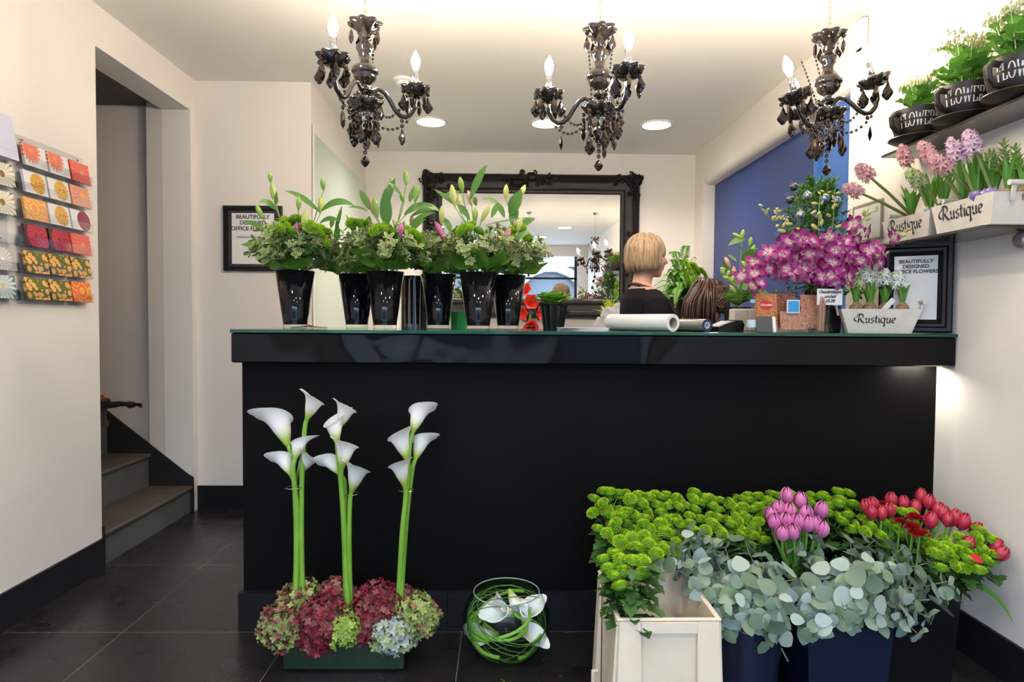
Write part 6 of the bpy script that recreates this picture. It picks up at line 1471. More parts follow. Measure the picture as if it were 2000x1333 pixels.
t, w, h = gift_card(1494, 619, 650, 32, 2.44, P('dark_grey_card', (0.07, 0.075, 0.075), 0.5), 'small dark grey card in a white edge before the orange pack', 'name_card', -0.2)
MB().box((w / 2 - 0.001, -0.002, 0), (w / 2 + 0.012, 0.02, h)).build('white_edge', M['paper'], t)
gl_ = thing('pen_glass', 'square clear glass holding wooden pencils', 'glass', (at(1603, 648, 2.43).x, 2.43, ZC))
MB().box((-0.021, -0.02, 0.0005), (0.021, 0.02, 0.006)).build('glass_base', M['glass'], gl_)
m = MB()
for (a, b2) in (((-0.021, -0.02), (0.021, -0.019)), ((-0.021, 0.019), (0.021, 0.02)), ((-0.021, -0.019), (-0.020, 0.019)), ((0.020, -0.019), (0.021, 0.019))): m.box((*a, 0.006), (*b2, 0.088))
m.build('glass_wall', M['glass'], gl_)
q = random.Random(2)
for k in range(9):
    a = Vector((q.uniform(-.012, .012), q.uniform(-.012, .012), 0.007)); b2 = a + Vector((q.uniform(-.006, .012), q.uniform(-.006, .004), 0.125 + q.uniform(-.02, .01)))
    m = MB().tube([a, b2], 0.0024, 6); o = m.build('pencil', P('copper_pencil', (0.40, 0.20, 0.13), 0.35), loc=gl_.location); tag(o, 'thin wooden pencil standing in the square glass', 'pencil', 'pencils in the square glass')
sp_ = thing('price_sign', 'handwritten white price sign for the orchids', 'sign', at(1620, 596, 2.44))
MB().box((-0.049, -0.001, 0), (0.049, 0.001, 0.062)).build('sign_card', M['paper'], sp_)
text('Dendrobium\norchid\n\u00a35.00', 0.0165, sp_, (0, -0.0022, 0.032), (PI / 2, 0, 0), M['ink'], shear=0.35, bold=0.0004)
MB().tube([(0, 0.004, 0.03), (0, 0.004, -(sp_.location.z - ZC) + .001)], 0.002, 6).build('stake', M['black'], sp_)
bc = MB().box((-0.030, -0.02, 0), (0.030, 0.02, 0.105), bev=0.003).build('black_box', M['vase'], loc=(at(1628, 640, 2.50).x, 2.52, ZC)); tag(bc, 'glossy black block between the pen glass and the trough', 'box')
# ================================================================ calla arrangement on the floor
gx0, gx1, gy0, gy1, gh = -0.733, -0.318, 2.145, 2.275, 0.098
gx, gy = (gx0 + gx1) / 2, (gy0 + gy1) / 2; hw, hd = (gx1 - gx0) / 2, (gy1 - gy0) / 2
t = thing('glass_trough', 'low rectangular glass trough on the floor lined with a dark green leaf', 'glass trough', (gx, gy, 0))
m = MB().box((-hw, -hd, 0.0005), (hw, hd, 0.008))
m.box((-hw, -hd, 0.0081), (hw, -hd + 0.004, gh)).box((-hw, hd - 0.004, 0.0081), (hw, hd, gh)).box((-hw, -hd + 0.0041, 0.0081), (-hw + 0.004, hd - 0.0041, gh)).box((hw - 0.004, -hd + 0.0041, 0.0081), (hw, hd - 0.0041, gh))
m.build('glass_walls', M['glass'], t, smooth=False)
lm = P('dark_leaf_lining', (0.005, 0.018, 0.006), 0.4, noise=(14, 0.7, (0.009, 0.032, 0.009)))
m = MB().box((-hw + 0.0045, -hd + 0.0045, 0.0085), (hw - 0.0045, hd - 0.0045, gh - 0.004))
q = random.Random(4)
m.build('leaf_lining', lm, t)
m = MB()
for k in range(16):
    x = -hw + 0.02 + k * (2 * hw - 0.04) / 15; m.tube([(x, -hd + 0.0043, 0.015), (x + 0.03 * (1 if k % 2 else -1), -hd + 0.0043, 0.085)], 0.0006, 4)
m.build('leaf_veins', P('pale_leaf_vein', (0.02, 0.055, 0.018), 0.4), t)
# hydrangea heads
HY = dict(burg=[(0.16, 0.006, 0.022), (0.27, 0.015, 0.045), (0.11, 0.005, 0.018), (0.26, 0.09, 0.07), (0.20, 0.010, 0.032), (0.24, 0.02, 0.05)], pink=[(0.28, 0.05, 0.07), (0.38, 0.12, 0.13), (0.22, 0.03, 0.05), (0.34, 0.24, 0.12)],
          green=[(0.22, 0.32, 0.07), (0.34, 0.42, 0.12), (0.18, 0.28, 0.05), (0.32, 0.09, 0.09), (0.40, 0.46, 0.18), (0.24, 0.34, 0.07)], mix=[(0.26, 0.34, 0.09), (0.20, 0.012, 0.04), (0.36, 0.42, 0.16), (0.26, 0.05, 0.06), (0.22, 0.32, 0.07), (0.30, 0.38, 0.12)],
          lime=[(0.26, 0.40, 0.05), (0.38, 0.50, 0.10), (0.20, 0.32, 0.05)], bluish=[(0.36, 0.46, 0.20), (0.38, 0.42, 0.58), (0.46, 0.52, 0.36), (0.28, 0.38, 0.10), (0.52, 0.54, 0.62)])
HYM = {k: leafmat('hydrangea_' + k, v, 0.6, trans=0.15) for k, v in HY.items()}
def hydrangea(px, py, Y, rpx, col, label, sd):
    q = random.Random(sd); r = rpx * Y / FPX; c = at(px, py, Y); t = thing('hydrangea_head', label, 'flower', c, group='hydrangea heads in the glass trough')
    m = MB(); n = int(230 * (r / 0.075) ** 2) + 60
    for k in range(n):
        u = 1 - 2 * (k + 0.5) / n; a = k * 2.39996; s_ = math.sqrt(1 - u * u); d = Vector((s_ * math.cos(a), s_ * math.sin(a), u))
        if d.z < -0.75 or d.y > 0.75: continue
        rr = r * q.uniform(0.82, 1.06) * (1 + 0.07 * math.sin(5 * math.atan2(d.x, d.z) + sd) + .05 * math.sin(7 * d.y + 3 * d.x)); p = Vector((d.x, d.y, d.z * 0.92)) * rr; d = (d + Vector((q.gauss(0, .42), q.gauss(0, .42), q.gauss(0, .42)))).normalized(); _, s1, n1 = basis(d); a0 = q.uniform(0, 6.28); L = q.uniform(0.010, 0.0145)
        # four joined petals keep one colour
        vs = [p]
        for j in range(8):
            b = a0 + j * PI / 4; rad = L if j % 2 == 0 else L * 0.5; rd = s1 * math.cos(b) + n1 * math.sin(b); vs.append(p + rd * rad + d * (0.004 if j % 2 == 0 else 0.0) + d * q.uniform(-.002, .003))
        vs2 = [p] 
        for j in range(4):
            b = a0 + j * PI / 2; rd = s1 * math.cos(b) + n1 * math.sin(b); sd_ = d.cross(rd); vs2 += [p + rd * L * 0.45 + sd_ * L * 0.42 + d * .002, p + rd * L * 1.0 + sd_ * L * .25 + d * 0.004, p + rd * L * 1.0 - sd_ * L * .25 + d * 0.004, p + rd * L * 0.45 - sd_ * L * 0.42 + d * .002]
        m.add(vs2, [(0, 1 + 4 * j, 2 + 4 * j, 3 + 4 * j) for j in range(4)] + [(0, 3 + 4 * j, 4 + 4 * j) for j in range(4)])
    m.build('florets', HYM[col], t, smooth=False)
    MB().ball((0, 0, 0), r * 0.80, 14, 9, sc=(1, 1, .9)).build('flower_core', P('hydrangea_core', (0.10, 0.11, 0.04), 0.8) if 'hcore' not in M else M['hcore'], t)
    MB().tube([(0, 0, -r * 0.5), Vector((max(gx0 + .03, min(gx1 - .03, c.x)), 2.22, 0.05)) - c], 0.004, 6).build('stem', M['stem'], t)
M['hcore'] = P('hydrangea_core', (0.10, 0.10, 0.04), 0.8)
for k, a in enumerate(((560, 1222, 2.15, 50, 'mix', 'green and burgundy hydrangea head at the left end of the trough'), (590, 1178, 2.22, 46, 'mix', 'greenish hydrangea head behind the left calla stems'), (632, 1212, 2.14, 52, 'burg', 'deep burgundy hydrangea head left of the middle'), (655, 1170, 2.24, 40, 'pink', 'dusky pink hydrangea head at the foot of the middle callas'),
    (672, 1228, 2.12, 36, 'lime', 'small lime hydrangea head at the trough front'), (740, 1186, 2.20, 52, 'burg', 'deep burgundy hydrangea head right of the middle callas'), (712, 1225, 2.16, 34, 'burg', 'small burgundy hydrangea head between lime and green ones'), (770, 1240, 2.12, 42, 'bluish', 'pale green and lilac-blue hydrangea head at the right front'), (812, 1205, 2.17, 46, 'green', 'green and blush hydrangea head at the right end of the trough'), (622, 1252, 2.12, 30, 'burg', 'lowest burgundy hydrangea head spilling over the trough front'), (790, 1180, 2.24, 34, 'pink', 'pinkish hydrangea head behind the right callas'))):
    hydrangea(*a, 80 + k)
# callas
M['calla'] = leafmat('calla_white', [(0.84, 0.84, 0.82)], 0.4, trans=0.15); ramp_z(M['calla'], [(0.0, (0.30, 0.46, 0.04)), (0.012, (0.40, 0.55, 0.08)), (0.034, (0.80, 0.84, 0.66)), (0.048, (0.90, 0.90, 0.89)), (0.12, (0.92, 0.92, 0.92))])
M['callastem'] = P('calla_stem', (0.16, 0.37, 0.035), 0.35, noise=(5, 0.5, (0.26, 0.48, 0.07)), sss=0.05)
def calla_mesh(sd):
    q = random.Random(sd); m = MB(); NT, NP = 16, 30; L = 0.098; vs = []; fs = []
    for i in range(NT + 1):
        t_ = i / NT
        for j in range(NP + 1):
            ph = -0.25 + (2 * PI + 0.5) * j / NP; lift = (1 + math.cos(ph - PI)) / 2        # 1 at the pointed side
            r = 0.0075 + 0.0165 * math.sin(PI / 2 * min(1, t_ * 1.25)) ** 1.2 + (0.010 + 0.014 * lift) * max(0, (t_ - 0.55) / 0.45) ** 2.0
            r *= 1 + 0.03 * (ph / 6.28)
            z = L * t_ * (0.60 + 0.42 * lift) - 0.010 * max(0, (t_ - 0.8) / 0.2) ** 2 * (1 - lift)
            x, y = r * math.cos(ph), r * math.sin(ph) * 0.9
            tip = max(0, lift - 0.90) / 0.10
            if t_ > 0.8: w = (t_ - 0.8) / 0.2; x -= 0.020 * tip * w; z += 0.006 * tip * w
            vs.append((x, y, z + 0.0))
    for i in range(NT):
        for j in range(NP): a = i * (NP + 1) + j; fs.append((a, a + 1, a + NP + 2, a + NP + 1))
    m.add(vs, fs); m.ball((0, 0, 0.002), 0.0072, 10, 6); return m.mesh('spathe', M['calla'])
calla_me = calla_mesh(1)
spadix_me = MB().tube([(0, 0, 0.008), (0, 0, 0.03), (0.001, 0, 0.050)], [0.003, 0.0036, 0.002], 8).mesh('spadix', P('yellow_spadix', (0.85, 0.55, 0.05), 0.6))
def calla_bloom(t, base, top, twist, sc=1.0):
    """base and top: ends of the bloom; twist turns the pointed lip"""
    d = (Vector(top) - Vector(base)); o = ref('spathe', calla_me, t, base, aim(d, twist), sc); ref('spadix', spadix_me, o, (0, 0, 0)); return o
GX = [(585, 1172), (682, 1172), (775, 1172)]
names = ['left', 'middle', 'right']
CAL = [(0, (562, 869), (533, 800), PI * 0.95, 1.15, -14, 0.02, 'calla of the left trio group opening to the upper left'), (0, (600, 818), (618, 766), 0, 1.1, 10, 0.0, 'tallest calla of the left bunch, lip pointing right'), (0, (576, 898), (590, 850), 0.5, 1.0, -4, -.02, 'calla tucked in the middle of the left bunch'),
       (0, (583, 925), (612, 878), 0.1, 1.15, 8, .03, 'lowest calla of the left bunch, opening right'), (0, (569, 929), (546, 886), PI, 1.0, -8, -.01, 'small calla of the left bunch with a thin lip pointing left'),
       (1, (663, 835), (680, 782), 0.1, 1.05, 0, 0.03, 'topmost calla of the middle bunch'), (1, (658, 865), (652, 806), 0.2, 1.15, -6, -.01, 'calla second from the top of the middle bunch'), (1, (668, 914), (678, 852), 0.4, 1.25, 2, -.05, 'largest calla of the middle bunch, facing upward'), (1, (664, 927), (636, 893), PI, 1.1, -4, -.01, 'calla of the middle bunch opening left'), (1, (687, 960), (702, 898), 0.2, 1.15, 6, -.03, 'lowest calla of the middle bunch, opening right'),
       (2, (806, 845), (826, 788), 0.1, 1.15, 6, 0.0, 'tallest calla of the right bunch'), (2, (794, 896), (776, 836), PI, 1.15, -4, -.01, 'calla of the right bunch with its lip pointing upper left'), (2, (811, 898), (830, 846), 0.2, 1.15, 8, .02, 'calla at the right of the right bunch'), (2, (790, 949), (778, 893), PI * 0.9, 1.1, 0, -.04, 'lowest calla of the right bunch')]
for k, (g, b, tp, tw, sc, off, dy, lab) in enumerate(CAL):
    Y = 2.20 + dy; B = at(b[0], b[1], Y); T = at(tp[0], tp[1], Y + (-0.02 if k % 2 else 0.02)); sx = GX[g]
    foot = at(sx[0] + off * 0.8, sx[1] + 60, 2.20 + 0.012 * ((k * 7) % 5 - 2)); foot.z = 0.11
    t = thing('calla_lily', lab, 'flower', foot); d = (T - B).normalized(); L = (T - B).length
    up = B - foot
    pts = [Vector((0, 0, 0)), up * 0.35 + Vector((off * -0.0012, 0, 0)), up * 0.7 + Vector((off * -0.0016, 0, 0)), up - d * 0.03, up]
    C = []
    for i in range(len(pts) - 1):
        for j in range(4): C.append(pts[i].lerp(pts[i + 1], j / 4))
    C.append(pts[-1])
    for _ in range(2): C = [C[0]] + [(C[i - 1] + C[i] * 2 + C[i + 1]) / 4 for i in range(1, len(C) - 1)] + [C[-1]]
    MB().tube(C, [lerp(0.0105, 0.0072, i / len(C)) for i in range(len(C))], 12).build('stem', M['callastem'], t)
    calla_bloom(t, up, up + d, tw, L / 0.098 * 1.05 if L > 0.07 else sc)
for g, (px, py) in enumerate(((573, 953), (686, 965), (794, 958))):
    p = at(px, py, 2.19); tt = MB(); 
    tt.tube([(0.028 * math.cos(a), 0.022 * math.sin(a), 0) for a in [2 * PI * i / 20 for i in range(21)]], 0.0012, 5)
    o = tt.build('binding_wire', M['chrome'], loc=p); tag(o, 'thin clear tie round the ' + names[g] + ' bunch of calla stems', 'tie')

# ================================================================ glass bowl
bc = Vector((0.028, 2.215, 0.0)); BR = 0.153
pr = []
for k in range(25):
    th = lerp(0.38, PI - 0.86, k / 24); pr.append((BR * math.sin(th), 0.1 * 0 + BR * 0.93 - BR * math.cos(th) * 1.0))
z0 = pr[0][1]; pr = [(r, z - z0 + 0.006) for r, z in pr]
out = [(0.0, 0.0008), (pr[0][0] * 0.9, 0.0008)] + pr; inn = [(r - 0.004, z + (0.002 if z < .05 else 0)) for r, z in reversed(pr)]
bw = thing('glass_bowl', 'round clear glass bowl on the floor holding coiled callas', 'bowl', bc)
MB().lathe(out + inn + [(0, pr[0][1] + 0.012)], 64, caps=False).build('bowl_wall', M['glass'], bw)
rim = pr[-1]; MB().tube([(rim[0] * math.cos(a) * 0.99, rim[0] * math.sin(a) * 0.99, rim[1]) for a in [2 * PI * i / 48 for i in range(49)]], 0.0024, 6).build('rim', P('glass_rim', (0.55, 0.68, 0.60), 0.1, trans=0.5), bw)
CB = bc + Vector((0, 0, 0.142)); q = random.Random(17); IR = BR - 0.022
def on_sphere(a, e, r=IR): return Vector((math.cos(a) * math.cos(e), math.sin(a) * math.cos(e), math.sin(e))) * r
BCL = [(955, 1162, 'calla lying at the left top inside the bowl', 0.2), (1015, 1150, 'calla hanging by its green neck near the bowl top', PI), (1046, 1158, 'calla curled open at the right top inside the bowl', 1.5), (985, 1196, 'calla in the centre of the bowl', 0.6), (938, 1248, 'calla resting low on the left inside the bowl', 0), (1040, 1245, 'calla resting low on the right inside the bowl', 2), (1050, 1195, 'calla pressed against the right side of the bowl', 3)]
for k, (px, py, lab, tw) in enumerate(BCL):
    tipY = bc.y - math.sqrt(max(0.001, IR ** 2 - ((px - 991) * 2.3 / FPX) ** 2 - ((1215 - py) * 2.3 / FPX) ** 2)) * (0.42 if k != 3 else 0.30)
    c = at(px, py, tipY); rel = c - CB
    if rel.length > BR - 0.072: rel = rel.normalized() * (BR - 0.072); c = CB + rel
    t = thing('calla_lily', lab, 'flower', c)
    ang = [0.3, 2.6, -0.5, -1.9, 2.9, 0.9, 1.2][k]; d = Vector((math.cos(ang), -0.25, math.sin(ang)))
    if k == 0: d = Vector((0.7, -.5, .5))
    if k == 1: d = Vector((0.5, -.3, -0.9))
    if k == 3: d = Vector((-0.8, -.5, 0.35))
    if k == 4: d = Vector((-0.9, -.3, .1))
    if k == 5: d = Vector((0.5, -.5, 0.3))
    d.normalize(); o = ref('spathe', calla_me, t, -d * 0.04, aim(d, tw), 0.98); ref('spadix', spadix_me, o, (0, 0, 0))
    # stem coils along the glass
    P0 = rel - d * 0.04; a0 = math.atan2(P0.y, P0.x); e0 = math.asin(max(-0.9, min(0.9, P0.z / IR))); sg = 1 if k % 2 else -1; C = [P0]
    r_start = P0.length
    for i in range(1, 22):
        u = i / 21; rr = lerp(r_start, IR, min(1, u * 3)); e = lerp(e0, -0.75 + 0.12 * k, min(1, u * 1.2)); C.append(on_sphere(a0 + sg * u * 4.2, e, rr))
    C = [C[0]] + [(C[i - 1] + C[i] * 2 + C[i + 1]) / 4 for i in range(1, 21)] + [C[-1]]
    MB().tube([p - rel for p in C], [lerp(0.0055, 0.0068, i / 21) for i in range(22)], 8).build('stem', M['callastem'], t)
gr = thing('grass_coil', 'long thin grass blades coiled inside the glass bowl', 'grass', CB); 
for k in range(15):
    n0 = Vector((q.gauss(0, 1), q.gauss(0, 1), q.gauss(0, 0.9))).normalized() if k > 6 else Vector((0.35 + q.uniform(-.08, .08), -0.35, 0.9 + q.uniform(-.06, .06))).normalized()
    _, s1, n1 = basis(n0); off = q.uniform(-0.045, 0.045); rr = math.sqrt((IR + 0.008) ** 2 - off * off); a0 = q.uniform(0, 6.28); m = MB()
    pts = [n0 * off + (s1 * math.cos(a0 + u * 0.28) + n1 * math.sin(a0 + u * 0.28)) * rr for u in range(int(q.uniform(10, 20)))]
    pts = [p if p.z < 0.085 else Vector((p.x * .9, p.y * .9, 0.085 + (p.z - .085) * .3)) for p in pts]
    m.tube(pts, 0.0016, 5); m.build('grass_blade', M['lilyleaf'], gr)
for k, (px, py) in enumerate(((978, 1328), (982, 1332), (1092, 1322), (1105, 1237), (1060, 1290))):
    p = on_z(px, py, 0.0005); m = MB().leaf((0, 0, 0), (1, 0.3 * k - .5, 0.02), (0, 0, 1), 0.010, 0.003, 0.1, 0.1, 3); o = m.build('fallen_petal', M['mum'], loc=p); tag(o, 'tiny lime petal fallen on the floor near the bowl', 'petal', 'fallen petals by the bowl')

# ================================================================ buckets and crate
M['crate'] = P('cream_plastic', (0.76, 0.66, 0.52), 0.38, sss=0.05, noise=(7, 0.5, (0.70, 0.58, 0.43)))
f0, f1, k1 = on_z(1207, 1210, 0.385), on_z(1409, 1214, 0.385), on_z(1340, 1116, 0.385)
cx0, cx1, cy0, cy1, ch = f0.x, f1.x, f0.y, k1.y, 0.385
cr = thing('flower_crate', 'tall cream plastic flower crate at the front of the buckets', 'crate', ((cx0 + cx1) / 2, (cy0 + cy1) / 2, 0)); W2, D2 = (cx1 - cx0) / 2, (cy1 - cy0) / 2
th = 0.005
def fr_(l0, w0, l1, w1, z0, z1): return [(-l0, -w0, z0), (l0, -w0, z0), (l0, w0, z0), (-l0, w0, z0), (-l1, -w1, z1), (l1, -w1, z1), (l1, w1, z1), (-l1, w1, z1)]
vs = fr_(W2 - 0.004, D2 - .008, W2 - 0.004, D2 - .004, 0, ch - 0.001) + fr_(W2 - 0.004 - th, D2 - .008 - th, W2 - .004 - th, D2 - .004 - th, th, ch - .001)
side = [(i, (i + 1) % 4, 4 + (i + 1) % 4, 4 + i) for i in range(4)] + [(8 + i, 12 + i, 12 + (i + 1) % 4, 8 + (i + 1) % 4) for i in range(4)] + [(4 + i, 4 + (i + 1) % 4, 12 + (i + 1) % 4, 12 + i) for i in range(4)]
MB().add(vs, [(3, 2, 1, 0), (8, 9, 10, 11)] + side).build('inner_wall', M['crate'], cr, smooth=False)
def skirt_front(sy):
    """outer moulded skirt: two flared pilasters, a top bar and a recessed panel between"""
    m = MB(); s_ = -1 if sy < 0 else 1; y = s_ * D2
    for sx in (-1, 1):
        xa, xb = sx * (W2 + 0.0), sx * (W2 - 0.062); xa2, xb2 = sx * (W2 + 0.016), sx * (W2 - 0.052)
        vs = [(xb2, y - s_ * .004, 0), (xa2, y - s_ * .004, 0), (xa, y - s_ * .004, ch - 0.006), (xb, y - s_ * .004, ch - 0.006), (xb2 - sx * .012, y + s_ * 0.030, 0), (xa2 - sx * .006, y + s_ * 0.030, 0), (xa - sx * .004, y + s_ * 0.006, ch - 0.006), (xb, y + s_ * 0.006, ch - .006)]
        m.add([vs[i] for i in range(8)], [(0, 1, 2, 3), (7, 6, 5, 4), (0, 4, 5, 1), (1, 5, 6, 2), (2, 6, 7, 3), (3, 7, 4, 0)])
    m.box((-W2 + 0.063, min(y - s_ * .003, y + s_ * 0.009), ch - 0.036), (W2 - 0.063, max(y - s_ * .003, y + s_ * .009), ch - 0.007))
    return m
skirt_front(-1).build('front_skirt', M['crate'], cr, smooth=False); skirt_front(1).build('back_skirt', M['crate'], cr, smooth=False)
for sx in (-1, 1):
    x = sx * W2
    for sy in (-1, 1):
        ya, yb = sy * D2, sy * (D2 - 0.055); m = MB()
        vs = [(x, yb, 0), (x, ya * 0.99, 0), (x, ya * .99, ch - .01), (x, yb, ch - .01), (x + sx * .022, yb, 0), (x + sx * .022, ya * .99, 0), (x + sx * .004, ya * .99, ch - .01), (x + sx * .004, yb, ch - .01)]
        m.add(vs, [(0, 1, 2, 3), (7, 6, 5, 4), (0, 4, 5, 1), (1, 5, 6, 2), (2, 6, 7, 3), (3, 7, 4, 0)])
        m.build('side_rib', M['crate'], cr, smooth=False)
rm = MB(); R_ = 0.007; zt = ch
for (a, b) in (((-W2 - .004, -D2 - .004), (W2 + .004, -D2 + .007)), ((-W2 - .004, D2 - .007), (W2 + .004, D2 + .004)), ((-W2 - .004, -D2 + .0071), (-W2 + .007, D2 - .0071)), ((W2 - .007, -D2 + .0071), (W2 + .004, D2 - .0071))): rm.box((a[0], a[1], ch - 0.0055), (b[0], b[1], ch + 0.002), bev=0.002)
rm.build('rim', M['crate'], cr)
MB().tube([(-W2 - .022, D2 * 0.2, .04), (-W2 - .035, D2 * .2, .04), (-W2 - .035, D2 * .2, .13), (-W2 - .022, D2 * .2, .13)], 0.007, 8).build('side_lug', M['crate'], cr)
M['bucket'] = P('dark_navy_plastic', (0.006, 0.012, 0.035), 0.28, spec=0.5); M['bucketb'] = P('black_plastic', (0.006, 0.006, 0.009), 0.32, spec=0.35)
b1 = thing('round_bucket', 'round dark navy bucket of eucalyptus beside the cream crate', 'bucket', (0.768, 1.935, 0))
MB().lathe([(0.082, 0), (0.105, 0.285), (0.112, 0.288), (0.112, 0.300), (0.104, 0.300), (0.100, 0.285), (0.078, 0.006), (0, 0.006)], 48).build('shell', M['bucket'], b1); 
def sq_bucket(x, y, w, d, h, mat, label):
    t = thing('square_bucket', label, 'bucket', (x, y, 0)); a, b = w / 2, d / 2
    vs = fr_(a * 0.86, b * 0.86, a, b, 0, h) + fr_(a * .86 - th, b * .86 - th, a - th, b - th, th, h)
    MB().add(vs, [(3, 2, 1, 0), (8, 9, 10, 11)] + side).build('shell', mat, t, smooth=False)
    m = MB(); e = 0.007
    m.box((-a - e, -b - e, h - .012), (a + e, -b, h + .002)).box((-a - e, b, h - .012), (a + e, b + e, h + .002)).box((-a - e, -b, h - .012), (-a, b, h + .002)).box((a, -b, h - .012), (a + e, b, h + .002))
    m.build('rim', mat, t, smooth=False); return t
sq_bucket(1.055, 1.965, 0.262, 0.20, 0.285, M['bucket'], 'square dark navy bucket of eucalyptus, front right')
sq_bucket(0.50, 2.24, 0.20, 0.20, 0.33, M['bucketb'], 'black square bucket hidden behind the cream crate')
sq_bucket(0.79, 2.24, 0.20, 0.20, 0.33, M['bucketb'], 'black square bucket of lime chrysanthemums against the counter')
sq_bucket(1.06, 2.24, 0.20, 0.20, 0.33, M['bucketb'], 'black square bucket behind the square navy one')
sq_bucket(1.39, 2.16, 0.26, 0.24, 0.34, M['bucketb'], 'black bucket of red tulips by the right wall')
st_ = MB().box((-0.02, -.06, 0), (0.03, 0.03, 0.03), bev=0.004).build('red_block', P('red_plastic', (0.6, 0.03, 0.03), 0.4), loc=(0.617, 1.80, 0)); tag(st_, 'small red plastic corner on the floor between crate and round bucket', 'block')

# ================================================================ lime chrysanthemum sprays in the buckets
q = random.Random(77)
fsp = [mum_spray('chrysanthemum_spray', 5, 0.056, 0.30, 100 + i, 9, lo=-0.1) for i in range(4)]
def scatter(foot, pts, lab, grp):
    for (px, py, Y) in pts:
        tip = at(px, py, Y); F = Vector(foot) + Vector((q.uniform(-.05, .05), q.uniform(-.05, .05), 0)); d = tip - F
        up = (d.normalized() + Vector((0, -0.25, 0.55))).normalized()
        # the crown sits at the tip, its stem runs down towards the bucket
        o = place(q.choice(fsp), tip - up * 0.30, (0, 0, 0), lab, grp, 1.0); o.rotation_euler = aim(up, q.uniform(0, 6))
left = []
for r, (py, Y, xs) in enumerate(((968, 2.31, range(1205, 1475, 52)), (988, 2.27, range(1190, 1480, 50)), (1010, 2.22, range(1208, 1480, 50)), (1036, 2.17, range(1195, 1450, 50)), (1062, 2.11, range(1215, 1400, 56)), (1085, 2.06, (1228, 1280)))):
    for x in xs: left.append((x + q.uniform(-9, 9), py + q.uniform(-6, 6) + (8 if x > 1400 else 0), Y))
left.append((1185, 966, 2.28)); left.append((1240, 1055, 2.02)); left.append((1262, 1068, 1.98))
scatter((0.50, 2.24, 0.1), left, 'lime green chrysanthemum spray in the mass left of the pink tulips', 'lime chrysanthemum sprays left of the pink tulips')
right = []
for r, (py, Y, xs) in enumerate(((968, 2.31, range(1460, 1680, 50)), (990, 2.27, range(1450, 1720, 48)), (1014, 2.22, (1460, 1510, 1640, 1690, 1745)), (1038, 2.17, (1470, 1710, 1755)))):
    for x in xs: right.append((x + q.uniform(-9, 9), py + q.uniform(-6, 6), Y))
scatter((0.95, 2.24, 0.1), right, 'lime green chrysanthemum spray around the pink tulips', 'lime chrysanthemum sprays around the pink tulips')
far = [(1765, 1000, 2.18), (1830, 1062, 2.05), (1860, 1078, 2.03), (1895, 1085, 2.02), (1925, 1072, 2.05), (1918, 1045, 2.10), (1842, 1085, 2.0), (1880, 1055, 2.08)]
scatter((1.39, 2.16, 0.1), far, 'lime green chrysanthemum spray among the red tulips', 'lime chrysanthemum sprays among the red tulips')
crt = [(1198, 1092, 1.84, 'leftmost'), (1238, 1096, 1.80, 'rightmost'), (1215, 1118, 1.77, 'lowest')]
for (px, py, Y, w) in crt:
    tip = at(px, py, Y); F = Vector((cx0 + 0.05, cy0 + 0.06, 0.20)); d = tip - F; o = place(q.choice(fsp), F, (0, 0, 0), 'lime chrysanthemum spray standing in the cream crate, ' + w + ' of three', None, 1); s_ = d.length / 0.30; o.scale = (1, 1, s_); o.rotation_euler = aim(d, 1)
    for c in o.children:
        if c.name.startswith('flower_head'): c.scale = (1, 1, 1 / s_)
lf = thing('chrysanthemum_foliage', 'leafy lower stems of the sprays in the cream crate corner', 'foliage', (cx0 + 0.05, cy0 + 0.06, 0.36)); m = MB()
for k in range(46):
    a = q.uniform(0, 6.28); z = q.uniform(-0.02, 0.15); lobed_leaf(m, (0.02 * math.cos(a), 0.02 * math.sin(a), z), (math.cos(a), math.sin(a) - .3, q.uniform(-.3, .6)), (0, 0, 1), q.uniform(0.045, 0.085))
m.build('leaves', M['mumleaf'], lf)

# ================================================================ tulips, red carnations
TUL = {}
for nm, cs in (('pink', [(0.46, 0.09, 0.27), (0.58, 0.18, 0.38), (0.38, 0.06, 0.22)]), ('red', [(0.36, 0.010, 0.035), (0.48, 0.03, 0.06), (0.28, 0.006, 0.03)])): TUL[nm] = P(nm + '_tulip_petal', cs[0], 0.4, island=cs, noise=(26, 0.35, tuple(min(1, x * 1.3 + .02) for x in cs[0])))
def tulip_mesh(nm, sd, L=0.052):
    qq = random.Random(sd); m = MB()
    for k in range(6):
        a = k * PI / 3 + (0.1 if k % 2 else 0); inner = k % 2; R = 0.0205 - 0.003 * inner; vs = []; fs = []; nt_, na = 8, 6
        for i in range(nt_ + 1):
            t_ = i / nt_; rr = R * math.sin(PI * min(0.96, 0.08 + t_ * 0.88)) ** 0.62 * (1 if t_ < 0.7 else 1 - 0.2 * (t_ - .7)); wd = 0.72 * math.sin(PI * min(0.985, 0.14 + t_ * 0.84)) ** 0.6
            for j in range(na + 1): b = a + wd * (j / na * 2 - 1); rj = rr * (1 - 0.05 * abs(j / na * 2 - 1)); vs.append((rj * math.cos(b), rj * math.sin(b), L * t_ * (1 - 0.03 * abs(j / na * 2 - 1))))
        for i in range(nt_):
            for j in range(na): c = i * (na + 1) + j; fs.append((c, c + 1, c + na + 2, c + na + 1))
        m.add(vs, fs)
    m.ball((0, 0, 0.002), 0.006, 8, 5); return m.mesh('bloom', TUL[nm])
tme = {nm: [tulip_mesh(nm, s_) for s_ in (1, 2)] for nm in TUL}
